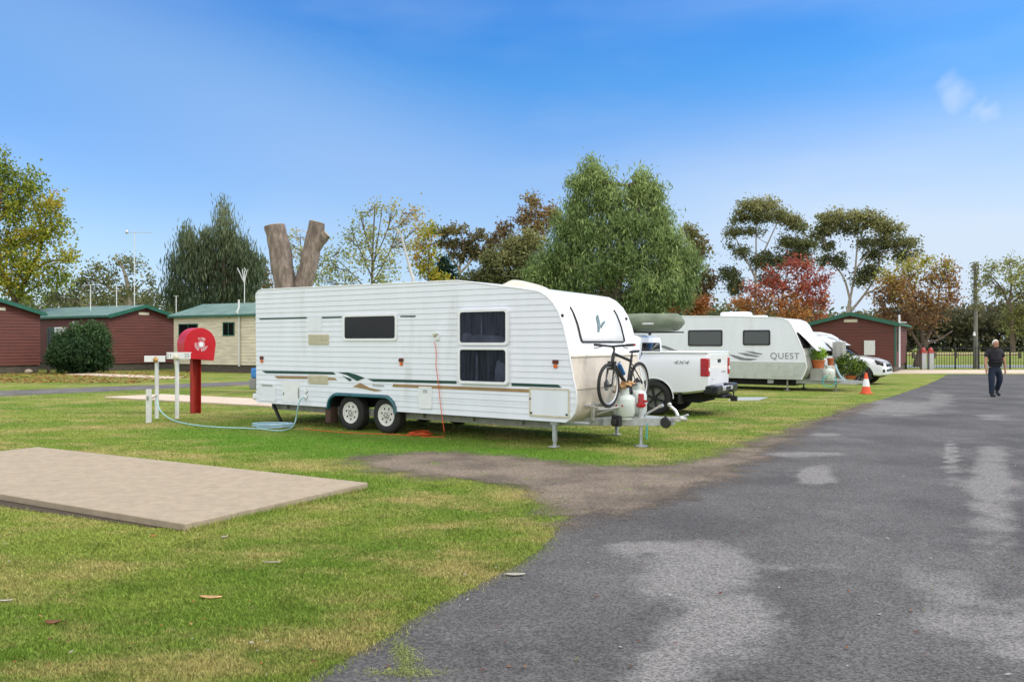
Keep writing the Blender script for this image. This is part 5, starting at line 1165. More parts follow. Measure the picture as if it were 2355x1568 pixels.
tree('gum_tree', 'dark olive gum tree with an open crown behind the red cabins at the left', 'tree', 75, (300, 800),
     [(275, 598, 30, 14, .6), (235, 615, 32, 12, .5), (310, 612, 22, 18, .5), (250, 640, 40, 20, .4), (205, 640, 30, 18, .35), (180, 665, 40, 18, .2), (150, 685, 40, 14, .15), (240, 680, 60, 22, .5), (300, 668, 40, 20, .4), (340, 640, 18, 14, .4), (350, 680, 28, 20, .3), (120, 680, 22, 20, .1)],
     OLV, 0.30, 30, 0.65, limbs=[((0.3, 0.1), (300, 810), (298, 700), (290, 640), (275, 600)), ((0.15, 0.06), (298, 700), (250, 660), (210, 640)), ((0.12, 0.05), (296, 680), (330, 650))], bark='gumbark', trunk_r=0.2, per=22)
tree('she_oak', 'tall dark grey green drooping tree with a pointed top behind the cream cabin', 'tree', 62, (515, 800),
     [(515, 475, 13, 26, .8), (520, 520, 28, 34, .75), (505, 560, 48, 36, .6), (430, 530, 14, 24, .7), (440, 570, 34, 40, .55), (400, 600, 20, 22, .5), (490, 610, 70, 40, .45), (560, 590, 34, 50, .45), (430, 640, 45, 44, .3), (520, 660, 70, 44, .25), (585, 640, 28, 50, .4), (590, 600, 20, 24, .6), (410, 680, 34, 30, .2), (470, 690, 60, 24, .15), (470, 570, 30, 34, .6), (462, 610, 34, 36, .5), (478, 535, 16, 22, .7), (540, 560, 26, 34, .65)],
     DKG, 0.26, 50, 0.55, limbs=[((0.3, 0.05), (515, 810), (515, 650), (516, 480))], droop=0.75, elong=1.9, aspect=0.25, trunk_r=0.25, per=26)
tree('gum_tree', 'small brown round crowned tree between the dark drooping tree and the sawn trunk', 'tree', 68, (590, 800),
     [(592, 605, 22, 16, .8), (590, 630, 26, 16, .6), (610, 655, 20, 18, .5), (640, 700, 40, 20, .3)], BRN+[(0.16, 0.17, 0.05)], 0.25, 34, 0.5, trunk_r=0.16, per=20)
# thin autumn trees in the middle
THIN = dict(size=0.19, dens=30, cl=0.55, per=20, shell=0.7, twigs=3, trunk_r=0.14)
tree('poplar_tree', 'sparse pale yellow green tree with many thin stems behind the near caravan roof', 'tree', 48, (860, 800),
     [(865, 480, 22, 24, .6), (830, 500, 20, 22, .4), (900, 490, 22, 26, .6), (800, 540, 20, 26, .3), (850, 540, 34, 34, .5), (905, 545, 30, 30, .5), (940, 500, 18, 24, .8), (955, 490, 10, 14, .9), (780, 580, 26, 26, .25), (830, 590, 40, 34, .4), (890, 600, 40, 34, .45), (940, 560, 20, 30, .6), (760, 610, 26, 24, .2), (800, 640, 50, 22, .3), (880, 645, 50, 20, .45), (740, 640, 22, 20, .2), (960, 520, 12, 16, .8)],
     PAL, limbs=[((0.12, 0.03), (858, 810), (856, 700), (856, 600), (862, 470)), ((0.045, 0.012), (856, 640), (825, 570), (805, 520)), ((0.045, 0.012), (858, 650), (900, 570), (925, 490)), ((0.045, 0.012), (857, 600), (840, 540), (832, 490)), ((0.045, 0.012), (860, 600), (890, 530), (900, 480)), ((0.045, 0.012), (856, 680), (800, 620), (765, 590)), ((0.045, 0.012), (857, 620), (870, 540), (880, 470))], **THIN)
tree('poplar_tree', 'thin yellow green tree seen through the fork of the sawn trunk', 'tree', 50, (700, 800),
     [(690, 545, 16, 16, .7), (685, 580, 22, 22, .6), (700, 610, 28, 26, .5), (672, 625, 18, 18, .4), (720, 630, 26, 24, .3), (660, 560, 10, 12, .5), (745, 600, 18, 24, .15), (690, 650, 50, 16, .3)],
     PAL, limbs=[((0.12, 0.03), (700, 810), (698, 690), (690, 550)), ((0.05, 0.02), (698, 680), (720, 620), (740, 590))], **THIN)
tree('autumn_tree', 'narrow golden yellow tree right of the pale antenna mast', 'tree', 60, (985, 800),
     [(975, 540, 24, 20, .55), (995, 525, 14, 14, .5), (960, 570, 18, 22, .9), (985, 585, 22, 26, .6), (975, 620, 26, 22, .5), (1005, 640, 26, 14, .55), (1030, 648, 22, 10, .6), (955, 600, 12, 16, .9)], YEL, 0.25, 40, 0.5, trunk_r=0.15, per=18)
tree('gum_tree', 'umbrella crowned gum tree with pale limbs behind the near caravan roof', 'tree', 72, (1058, 800),
     [(1015, 535, 30, 14, .6), (1055, 530, 34, 12, .7), (1090, 540, 24, 16, .55), (1035, 560, 44, 16, .3), (1080, 570, 30, 18, .3), (1060, 590, 36, 14, .2), (1105, 585, 18, 20, .3)], [(0.05, 0.045, 0.02), (0.10, 0.085, 0.035), (0.17, 0.15, 0.06)], 0.28, 40, 0.5,
     limbs=[((0.25, 0.12), (1052, 810), (1054, 700), (1056, 620)), ((0.12, 0.04), (1056, 620), (1030, 580), (1015, 545)), ((0.12, 0.04), (1056, 620), (1065, 570), (1060, 535)), ((0.12, 0.04), (1056, 630), (1090, 590), (1100, 550))], bark='gumbark', flat=0.7, per=24, trunk_r=0.15)
tree('conifer_tree', 'small very dark conifer between the golden tree and the umbrella gum', 'tree', 66, (1020, 800), [(1018, 600, 14, 14, 0), (1025, 625, 24, 20, .1), (1000, 635, 20, 16, 0), (1040, 640, 24, 14, .1)], [(0.010, 0.028, 0.016), (0.03, 0.06, 0.03)], 0.24, 55, 0.4, trunk_r=0.15)
tree('gum_tree', 'brown leaved gum tree rising above the olive bushes left of the big green tree', 'tree', 80, (1210, 800),
     [(1222, 465, 22, 18, .7), (1250, 490, 30, 24, .5), (1205, 500, 26, 24, .5), (1160, 530, 22, 22, .2), (1135, 560, 26, 26, .1), (1180, 560, 34, 24, .2), (1275, 500, 24, 26, .5), (1240, 530, 40, 26, .5), (1125, 600, 24, 20, .1)], BRN+[(0.15, 0.15, 0.05)], 0.30, 38, 0.6, trunk_r=0.28, bark='gumbark', per=24)
tree('olive_tree', 'broad olive green bushy tree behind the front of the near caravan', 'tree', 56, (1170, 800),
     [(1225, 560, 34, 30, .8), (1180, 575, 36, 32, .7), (1145, 600, 36, 30, .55), (1200, 610, 50, 34, .5), (1110, 630, 34, 24, .4), (1160, 645, 50, 26, .35), (1235, 620, 34, 36, .5), (1090, 645, 30, 18, .3), (1200, 670, 60, 30, .2)], OLV, 0.21, 62, 0.42, trunk_r=0.25, per=30)
# the big drooping green tree
tree('pepper_tree', 'very large drooping bright green tree with twin tops in the middle of the photo', 'tree', 42, (1420, 810),
     [(1362, 392, 26, 28, .75), (1335, 425, 32, 30, .65), (1385, 420, 36, 36, .7), (1400, 460, 46, 40, .65), (1475, 412, 26, 30, .75), (1470, 450, 38, 36, .7), (1505, 440, 22, 28, .7), (1510, 490, 34, 40, .65), (1330, 475, 40, 36, .6), (1300, 520, 34, 34, .5), (1440, 510, 60, 44, .55), (1360, 540, 60, 44, .55), (1520, 550, 50, 46, .6), (1290, 580, 44, 40, .45), (1250, 610, 34, 34, .4), (1440, 590, 70, 46, .55), (1555, 590, 44, 44, .65), (1350, 620, 70, 44, .45), (1240, 650, 34, 30, .3), (1580, 640, 26, 30, .5), (1500, 650, 70, 44, .5), (1300, 670, 56, 36, .3), (1400, 680, 60, 40, .25), (1560, 670, 40, 28, .4), (1480, 700, 60, 26, .3), (1440, 715, 30, 26, .2), (1390, 715, 20, 30, .15), (1235, 630, 34, 34, .6), (1270, 640, 44, 36, .75), (1330, 600, 40, 34, .85), (1410, 610, 40, 34, .9), (1225, 660, 24, 24, .5), (1310, 690, 40, 26, .5), (1595, 610, 20, 36, .5), (1330, 520, 30, 30, .8), (1535, 620, 40, 36, .7)],
     GRN, 0.165, 80, 0.44, limbs=[((0.45, 0.3), (1420, 830), (1418, 760), (1415, 680)), ((0.14, 0.03), (1415, 680), (1385, 560, .5), (1365, 410, .3)), ((0.14, 0.03), (1415, 680), (1450, 560, -.4), (1475, 420)), ((0.16, 0.05), (1415, 690), (1340, 620), (1300, 520)), ((0.16, 0.05), (1418, 690), (1510, 620), (1550, 580))],
     droop=0.5, elong=1.5, aspect=0.34, trunk_r=0.3, per=40, shell=0.62)
tree('gum_tree', 'dark olive and brown gum tree just right of the big green tree', 'tree', 70, (1600, 800),
     [(1585, 535, 24, 22, .7), (1605, 565, 24, 30, .5), (1590, 600, 26, 30, .3), (1628, 580, 9, 9, .6), (1625, 640, 18, 22, .1), (1610, 670, 24, 30, 0), (1640, 650, 12, 14, 0)], BRN[:2]+OLV[1:], 0.26, 50, 0.5, trunk_r=0.22, per=24)
tree('autumn_tree', 'rust brown bushy tree behind the pickup roof roll', 'tree', 58, (1580, 800), [(1545, 705, 26, 16, .3), (1580, 690, 28, 20, .4), (1600, 710, 26, 16, .5), (1620, 700, 12, 18, .4)], [(0.11, 0.045, 0.02), (0.22, 0.09, 0.03), (0.30, 0.13, 0.04)], 0.22, 60, 0.4, trunk_r=0.15)
# two tall open gums
GUM = dict(size=0.20, dens=78, cl=0.50, flat=0.8, bark='gumbark', trunk_r=0.13, per=34, shell=0.6)
tree('gum_tree', 'tall open gum tree with a rounded top above the red autumn tree', 'tree', 66, (1735, 800),
     [(1725, 478, 30, 18, .8), (1760, 470, 34, 16, .85), (1700, 500, 24, 14, .6), (1790, 495, 30, 16, .7), (1745, 500, 34, 14, .5), (1820, 505, 26, 18, .7), (1690, 535, 28, 11, .4), (1730, 535, 26, 9, .3), (1835, 525, 24, 12, .5), (1705, 580, 16, 18, .3), (1750, 600, 26, 26, .15), (1680, 630, 26, 18, .15), (1800, 600, 32, 16, .3), (1690, 660, 24, 20, .1), (1810, 560, 30, 18, .4), (1850, 560, 30, 18, .4), (1840, 590, 36, 22, .2), (1770, 640, 24, 16, .2), (1680, 565, 9, 6, .4)],
     OLV, limbs=[((0.17, 0.10), (1738, 820), (1736, 720), (1737, 640)), ((0.10, 0.03), (1737, 640), (1738, 580), (1738, 500)), ((0.09, 0.03), (1737, 640), (1712, 590), (1690, 545)), ((0.09, 0.03), (1737, 620), (1765, 560), (1790, 505)), ((0.08, 0.03), (1737, 660), (1790, 610), (1830, 570)), ((0.06, 0.02), (1737, 680), (1700, 650), (1680, 635))], autolimb=True, twigs=1, **GUM)
tree('gum_tree', 'tall open gum tree with forked pale trunk directly behind the right red cabin', 'tree', 58, (1950, 800),
     [(1900, 505, 28, 18, .6), (1935, 500, 34, 16, .8), (1975, 505, 30, 18, .75), (2010, 515, 30, 20, .7), (2045, 530, 32, 20, .7), (2080, 560, 30, 16, .5), (1895, 530, 26, 16, .4), (1950, 525, 40, 12, .4), (2040, 560, 34, 16, .4), (1905, 565, 20, 12, .25), (1990, 560, 26, 12, .3), (2015, 585, 30, 14, .3), (1930, 600, 16, 20, .1), (2075, 590, 26, 14, .3), (1985, 640, 26, 20, .15), (1900, 600, 18, 16, .2), (2000, 620, 24, 14, .15), (1880, 545, 14, 10, .3), (2105, 578, 12, 7, .4)],
     OLV, limbs=[((0.20, 0.13), (1946, 830), (1948, 740), (1954, 690)), ((0.09, 0.03), (1954, 690), (1940, 640), (1912, 600), (1895, 560)), ((0.09, 0.03), (1954, 690), (1966, 620), (1972, 540), (1975, 510)), ((0.10, 0.03), (1956, 715), (1985, 680), (2010, 640), (2030, 580)), ((0.07, 0.02), (1966, 620), (2000, 580), (2040, 545)), ((0.06, 0.02), (1985, 680), (2030, 655), (2050, 640))], autolimb=True, twigs=1, **GUM)
tree('autumn_tree', 'bright red and orange autumn tree behind the grey swoosh caravan', 'tree', 50, (1800, 800),
     [(1815, 610, 24, 24, .1), (1850, 620, 26, 24, .1), (1775, 635, 24, 20, .05), (1735, 665, 34, 16, .3), (1790, 665, 40, 22, .2), (1840, 660, 34, 26, .15), (1880, 655, 26, 30, .1), (1900, 640, 14, 20, 0), (1740, 700, 40, 20, .75), (1800, 700, 50, 24, .7), (1860, 700, 40, 24, .5), (1700, 700, 26, 14, .7), (1890, 690, 26, 20, .35), (1830, 725, 60, 20, .8), (1890, 730, 26, 16, .5), (1730, 725, 40, 14, .8)],
     RED, 0.20, 34, 0.42, trunk_r=0.16, per=20, twigs=2)
tree('oak_tree', 'broad brown and yellow oak with leaning trunks right of the right red cabin', 'tree', 55, (2110, 855),
     [(2080, 610, 34, 20, .95), (2130, 600, 34, 16, .95), (2170, 610, 26, 20, .8), (2040, 640, 34, 26, .8), (2090, 645, 40, 30, .7), (2140, 640, 40, 30, .6), (2180, 640, 22, 30, .35), (2020, 680, 26, 26, .4), (2070, 690, 50, 30, .3), (2130, 690, 50, 34, .25), (2180, 690, 22, 30, .2), (2030, 720, 30, 26, .2), (2085, 735, 50, 30, .15), (2135, 740, 40, 26, .15), (2055, 660, 40, 30, .5), (2195, 660, 10, 20, .3)],
     OAK, 0.20, 30, 0.44, limbs=[((0.32, 0.24), (2108, 856), (2112, 825), (2126, 790)), ((0.14, 0.05), (2126, 790), (2150, 730), (2160, 660)), ((0.13, 0.04), (2124, 795), (2110, 720), (2090, 640)), ((0.1, 0.03), (2126, 790), (2160, 780), (2190, 760)), ((0.1, 0.03), (2118, 800), (2080, 740), (2050, 690))], trunk_r=0.18, per=20, twigs=2, shell=0.7)
tree('plane_tree', 'pale green open tree at the right edge behind the fence', 'tree', 66, (2330, 800),
     [(2290, 610, 28, 16, .4), (2330, 605, 30, 16, .5), (2275, 640, 20, 18, .3), (2320, 640, 34, 24, .4), (2370, 630, 34, 34, .4), (2300, 670, 26, 18, .2), (2350, 680, 40, 30, .3), (2330, 720, 34, 26, .1), (2375, 720, 40, 40, .2), (2265, 655, 10, 10, .3), (2340, 755, 40, 24, 0)],
     [(0.10, 0.10, 0.035), (0.19, 0.20, 0.06), (0.28, 0.28, 0.10)], 0.22, 26, 0.45, limbs=[((0.2, 0.08), (2328, 810), (2325, 720), (2318, 690)), ((0.1, 0.03), (2318, 700), (2300, 660), (2272, 630)), ((0.1, 0.03), (2320, 700), (2325, 650), (2320, 600)), ((0.09, 0.03), (2322, 720), (2360, 670), (2370, 620))], trunk_r=0.15, per=18, twigs=3, shell=0.7)
# sawn forked trunk
T = thing('sawn_tree', 'thick forked grey brown trunk sawn off flat, standing behind the near caravan', 'tree', at(668, 800, 27)*1.0, 0); T.location.z = 0
def tl(px, py): p = at(px, py, 27); return Vector((p.x-T.location.x, 0, p.z))
from mathutils import noise as mno
def rough(path, radii, n=28, amp=0.035, seed=0.0):
    P = smooth_path(path, 12); q = MB(); q.tube(P, radii, n); vs = []
    m = len(P)
    for i, v in enumerate(q.v):
        c = P[min(i//n, m-1)]; d = Vector(v)-c
        if d.length < 1e-5: vs.append(v); continue
        w_ = mno.noise(Vector((v[0]*3.2+seed, v[1]*3.2, v[2]*0.9)))*amp*1.5+mno.noise(Vector((v[0]*9, v[1]*9+seed, v[2]*3)))*amp*0.7+max(0, mno.noise(Vector((v[0]*2.0, v[1]*2.0+seed, v[2]*1.6)))-0.35)*amp*4
        vs.append(tuple(c+d*(1+w_/d.length)))
    q.v = vs; return q
q = rough([Vector((0, 0, -.05)), Vector((0, 0, 1.2)), tl(668, 720), tl(662, 672)], [0.72, 0.55, 0.47, 0.40])
q2 = rough([tl(664, 700), tl(656, 650), tl(644, 580), tl(634, 519)], [0.40, 0.37, 0.34, 0.31], seed=3.0); q.add(q2.v, q2.f)
q2 = rough([tl(684, 700), tl(700, 645), tl(712, 595), tl(729, 512)], [0.34, 0.29, 0.27, 0.25], seed=7.0); q.add(q2.v, q2.f)
q2 = rough([tl(722, 575), tl(738, 552), tl(750, 538)], [0.20, 0.18, 0.16], seed=9.0); q.add(q2.v, q2.f)
q2 = rough([tl(642, 600), tl(632, 590)], [0.10, 0.07], seed=5.0); q.add(q2.v, q2.f)
o = q.build('trunk', M['stumpbark'], T)
for (px, py, r, px2, py2) in ((634, 519, 0.295, 629, 480), (729, 512, 0.235, 737, 480), (750, 538, 0.145, 780, 515)):
    a = tl(px, py); d = (tl(px2, py2)-a).normalized(); q = MB(); q.lathe([(r, 0.0), (r*0.97, 0.02), (0, 0.03)], a, d, 20); q.build('cut_end', M['cutwood'], T)
# shrubs
def shrub(name, label, cat, Y, base, blobs, cols, **k): return tree(name, label, cat, Y, base, blobs, cols, **k)
shrub('round_bush', 'dense dark green round bush in front of the middle red cabin', 'bush', 44.0, (192, 857), [(195, 765, 44, 26, .6), (160, 790, 34, 30, .4), (225, 790, 32, 34, .5), (190, 810, 62, 36, .3), (150, 825, 30, 26, .2), (232, 825, 26, 26, .2), (190, 838, 50, 18, .1)],
      [(0.012, 0.030, 0.012), (0.030, 0.062, 0.022), (0.065, 0.115, 0.04)], size=0.15, dens=95, cl=0.30, trunk_r=0.06, per=34)
# far woodland and near treeline as masses
def woodland(name, label, segs, Y, dY, cols, n, size):
    """segs: crown line points (px, py) -> a wood with uneven top"""
    xs = np.array([s[0] for s in segs], float); ys = np.array([s[1] for s in segs], float)
    px = rng.uniform(xs[0], xs[-1], n); yc = Y+rng.uniform(0, dY, n)
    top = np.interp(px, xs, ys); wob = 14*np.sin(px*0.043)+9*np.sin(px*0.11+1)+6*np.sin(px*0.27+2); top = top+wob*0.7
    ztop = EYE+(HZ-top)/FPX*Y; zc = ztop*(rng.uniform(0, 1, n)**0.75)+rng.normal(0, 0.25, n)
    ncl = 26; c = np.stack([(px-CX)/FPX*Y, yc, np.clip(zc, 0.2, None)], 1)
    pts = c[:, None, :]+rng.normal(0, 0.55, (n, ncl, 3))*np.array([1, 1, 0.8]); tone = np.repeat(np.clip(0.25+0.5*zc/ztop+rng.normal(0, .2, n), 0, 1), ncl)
    C = pts.reshape(-1, 3); ok = C[:, 2] > 0.05
    o = leaves_obj(name, C[ok], size, cols, None, 0.1, 0.6, tone[ok]); tag(o, label, 'woodland', kind='stuff')
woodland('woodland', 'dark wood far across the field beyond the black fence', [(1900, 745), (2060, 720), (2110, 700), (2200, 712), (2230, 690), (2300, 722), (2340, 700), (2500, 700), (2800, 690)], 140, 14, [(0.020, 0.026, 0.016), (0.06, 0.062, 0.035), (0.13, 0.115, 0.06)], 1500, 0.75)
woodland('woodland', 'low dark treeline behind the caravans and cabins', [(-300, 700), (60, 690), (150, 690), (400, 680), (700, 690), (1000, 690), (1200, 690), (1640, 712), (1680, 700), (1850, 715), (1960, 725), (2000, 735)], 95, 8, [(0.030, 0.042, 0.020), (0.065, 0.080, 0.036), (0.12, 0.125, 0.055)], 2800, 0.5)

# ------------------------------------------------------------------ cabins
dL = Vector((-0.8666, 0.4991, 0)); dR = Vector((0.4990, 0.8666, 0))
def board_wall(mb, poly, pitch=0.17, depth=0.022):
    """ribbed wall in x-z, outward is -y"""
    ribbed_side(mb, poly, pitch, depth, sub=1); return mb
def cabin(label, corner, gw, sl, eave, peak, z0, wallmat, gable_on='right', wins=(), side_wins=(), plate=True, group='park cabins', trim=None):
    """corner: ground point of the corner nearest the camera. Local frame: origin there, +x = dR (away right), +y = dL (away left).
    gable_on 'right': the gable wall runs along +x; long wall along +y.  'left': gable along +y, long wall along +x."""
    rz = atan2(dR.y, dR.x); R = thing('cabin', label, 'cabin', corner, rz, group)
    gx = gable_on == 'right'
    # wall placing helper: u along the wall, outward offset
    def wall(poly, along, name='wall', mt=wallmat):
        mb = MB(); board_wall(mb, poly); vs = []
        for (u, off, zz) in mb.v: vs.append((u, off, zz) if along == 'x' else (off, u, zz))
        mb.v = vs; return mb.build(name, mt, R, smooth=15, recalc=False)
    gp_ = [(0, z0), (gw, z0), (gw, eave), (gw*0.5, peak), (0, eave)]; sp_ = [(0, z0), (sl, z0), (sl, eave), (0, eave)]
    ga, sa = ('x', 'y') if gx else ('y', 'x')
    wall(gp_, ga); wall(sp_, sa)
    # hidden back walls, as one plain inner block
    mb = MB(); mb.prism([(p[0], p[1]) for p in gp_], 0.03, sl, M=(lambda p, y: (p[0], y, p[1])) if gx else (lambda p, y: (y, p[0], p[1]))); mb.build('inner_wall', wallmat, R, smooth=0)
    # base
    mb = MB(); ex, ey = (gw, sl) if gx else (sl, gw)
    mb.box(0.06, ex-0.05, 0.06, ey-0.05, -0.05, z0+0.02); mb.build('base', M['timber'], R)
    # roof sheets with overhang
    ov = 0.18; hw = gw/2; sl0 = -0.25; t = 0.05
    sp2 = (peak-eave)/hw
    for s in (-1, 1):
        a = (hw, peak+0.03); b2 = (hw+s*(hw+ov), eave-sp2*ov+0.03)
        P = [a, b2, (b2[0], b2[1]+t), (a[0], a[1]+t)]
        mb = MB(); mb.prism(P, sl0, sl+0.25, M=(lambda p, y: (p[0], y, p[1])) if gx else (lambda p, y: (y, p[0], p[1])))
        rf = mb.build('roof', M['greenroof'], R, smooth=0)
        # seams of the roof sheets
        mb = MB(); k = int((sl+0.5)/0.38)
        for i in range(k+1):
            y = sl0+0.02+(sl+0.5-0.04)*i/k; p0, p1 = (a[0], a[1]+t+0.008), (b2[0], b2[1]+t+0.008)
            A_, B_ = ((p0[0], y, p0[1]), (p1[0], y, p1[1])) if gx else ((y, p0[0], p0[1]), (y, p1[0], p1[1])); mb.bar(A_, B_, 0.03, 0.018)
        mb.build('roof_seams', M['greenroof'], rf)
    # barge boards at both gables, gutter along the eaves
    for y in (sl0-0.012, sl+0.262):
        for s in (-1, 1):
            mb = MB(); p0 = (hw, peak+0.0); p1 = (hw+s*(hw+ov), eave-sp2*ov); 
            A_, B_ = ((p0[0], y, p0[1]), (p1[0], y, p1[1])) if gx else ((y, p0[0], p0[1]), (y, p1[0], p1[1])); mb.bar(A_, B_, 0.03, 0.20); mb.build('barge_board', M['greentrim'], R)
    for c in (-ov-0.04, gw+ov+0.04):
        mb = MB(); z_ = eave-sp2*ov; A_, B_ = ((c, sl0, z_), (c, sl+0.25, z_)) if gx else ((sl0, c, z_), (sl+0.25, c, z_)); mb.bar(A_, B_, 0.10, 0.11); mb.build('gutter', M['greentrim'], R)
    mb = MB(); mb.box(-0.045, 0.04, -0.045, 0.04, z0, eave-0.02); mb.build('corner_trim', trim or wallmat, R)
    def put(along, u0, u1, z_0, z_1, name, mt, th=0.05, fr=None):
        mb = MB(); 
        if along == 'x': mb.box(u0, u1, -th, 0.0, z_0, z_1)
        else: mb.box(-th, 0.0, u0, u1, z_0, z_1)
        o = mb.build(name, mt, R, bevel=0.004)
        if fr:
            m2 = MB(); f = 0.05
            for (q0, q1, r0, r1) in ((u0-f, u1+f, z_0-f, z_0), (u0-f, u1+f, z_1, z_1+f), (u0-f, u0, z_0, z_1), (u1, u1+f, z_0, z_1), ((u0+u1)/2-0.02, (u0+u1)/2+0.02, z_0, z_1)):
                if along == 'x': m2.box(q0, q1, -th-0.02, -0.005, r0, r1)
                else: m2.box(-th-0.02, -0.005, q0, q1, r0, r1)
            m2.build('frame', fr, o)
        return o
    for u0, u1, a0, a1 in wins: put(ga, u0, u1, a0, a1, 'window', M['glass'], 0.035, M['greentrim'])
    for u0, u1, a0, a1 in side_wins: put(sa, u0, u1, a0, a1, 'window', M['glass'], 0.035, M['greentrim'])
    if plate: put(ga, gw*0.5-0.35, gw*0.5+0.35, eave+0.10, eave+0.26, 'name_plate', M['creamboard'], 0.05)
    return R, put, ga, sa
# A: left edge cabin; its right gable corner at px 92
cA = Vector(((92-CX)/FPX*45.0, 45.0, 0)); base = cA-dR*4.4
cabin('red brown cabin cut off by the left edge of the photo', base, 4.4, 6.5, 3.22, 3.85, 0.42, M['redboard'], 'right')
cB = G(250, 853)
R, put, ga, sa = cabin('red brown cabin with a window air conditioner behind the round dark bush', cB, 4.5, 9.5, 3.18, 3.80, 0.42, M['redboard'], 'right', side_wins=[(4.7, 5.9, 1.25, 2.5)])
o = put('y', 3.95, 4.65, 2.05, 2.55, 'air_conditioner', M['white'], 0.40)
q = MB(); q.box(-0.10, 0.0, 3.20, 3.32, 0.6, 2.9); q.build('downpipe', M['pvc'], R)
cCc = G(400, 853); cCn = cCc-dL*8.5
R, put, ga, sa = cabin('cream weatherboard cabin with green roof left of the near caravan', cCn, 4.6, 8.5, 3.15, 3.85, 0.42, M['creamboard'], 'right', side_wins=[(6.5, 8.0, 1.0, 2.65), (3.55, 4.35, 2.05, 2.70)])
q = MB(); q.tube([(-0.10, 3.05, 0.35), (-0.10, 3.05, 3.1), (-0.25, 3.05, 3.25), (-0.12, 3.05, 3.55), (-0.12, 3.05, 3.95)], 0.05, 8); q.build('vent_pipe', M['pvc'], R)
q = MB(); q.ball((-0.1, 3.95, 3.0), 0.06, 0.06, 0.06); q.build('wall_lamp', M['cream'], R)
cD = Vector(((2058-CX)/FPX*44.6, 44.6, 0))
R, put, ga, sa = cabin('red brown cabin with a meter box on its gable, beside the road at the right', cD, 4.5, 7.5, 2.66, 3.22, 0.42, M['redboard'], 'left', trim=M['greentrim'], side_wins=[(1.0, 2.2, 1.2, 2.3)])
o = put('y', 1.0, 1.55, 0.95, 1.75, 'meter_box', M['pvc'], 0.12)
q = MB(); q.cyl((0.5, -0.16, 0.3), (0.5, -0.16, 3.15), 0.05); q.bar((0.2, -0.16, 2.75), (0.2, -0.55, 2.72), 0.05, 0.05); q.build('vent_pipe', M['white'], R)
for px, py, h in ((112, 856, 0.55), (528, 858, 0.0)):
    if h:
        p = G(px, py); q = MB(); q.box(-0.07, 0.07, -0.07, 0.07, 0, 0.75); o = q.build('timber_post', M['timber'], None, bevel=0.01); o.location = p; tag(o, 'short grey timber post before the left red cabin', 'post')
p = G(66, 858); q = MB(); q.ball((0, 0, 0.09), 0.22, 0.16, 0.13, 10, 6); o = q.build('rock', M['pink_slab'], None, smooth=20); o.location = p; tag(o, 'small pale rock lying before the left red cabin', 'rock')

# antennas
def antenna(px, base_y, top_y, Y, label, style, half=0.9):
    b_ = at(px, base_y, Y); zt = at(px, top_y, Y).z; R = thing('tv_antenna', label, 'antenna', (b_.x, Y, b_.z), 0)
    h = zt-b_.z; q = MB(); q.cyl((0, 0, 0), (0, 0, h), 0.028); q.build('mast', M['pvc'], R)
    q = MB()
    if style == 'bar':
        q.bar((-half*0.45, 0, h-0.05), (half, 0, h-0.05), 0.03, 0.03)
        for i in range(7): x = -half*0.4+i*half*0.22; q.bar((x, -0.25, h-0.05), (x, 0.25, h-0.05), 0.015, 0.015)
        q.ball((-half*0.45, 0, h-0.02), 0.09, 0.09, 0.12)
    elif style == 'cross': q.bar((-half, 0, h-0.02), (half, 0, h-0.02), 0.03, 0.03); q.bar((-half*0.6, 0, h-0.35), (half*0.6, 0, h-0.35), 0.02, 0.02)
    else:
        q.tube([(0, 0, h-0.75), (-0.42, 0, h+0.15)], 0.03, 6); q.tube([(0, 0, h-0.75), (-0.12, 0, h+0.0), (-0.08, 0, h+0.1)], 0.03, 6); q.tube([(0, 0, h-0.75), (0.12, 0, h-0.1), (0.0, 0, h+0.15)], 0.025, 6); q.tube([(0.12, 0, h-0.1), (0.22, 0, h+0.05)], 0.025, 6)
    q.build('aerial', M['frost'], R)
antenna(309, 716, 533, 50, 'tall thin television antenna with a long cross arm above the red cabins', 'bar', 1.05)
antenna(208, 716, 655, 50, 'short antenna mast on the roof behind the round bush', 'cross', 0.5)
antenna(268, 714, 656, 50, 'short antenna mast between the two other masts on the red cabin roof', 'cross', 0.4)
antenna(405, 722, 680, 50, 'stub mast on the left end of the cream cabin roof', 'cross', 0.15)
antenna(562, 708, 622, 49, 'pale forked antenna mast on the cream cabin roof beside the near caravan', 'fork')

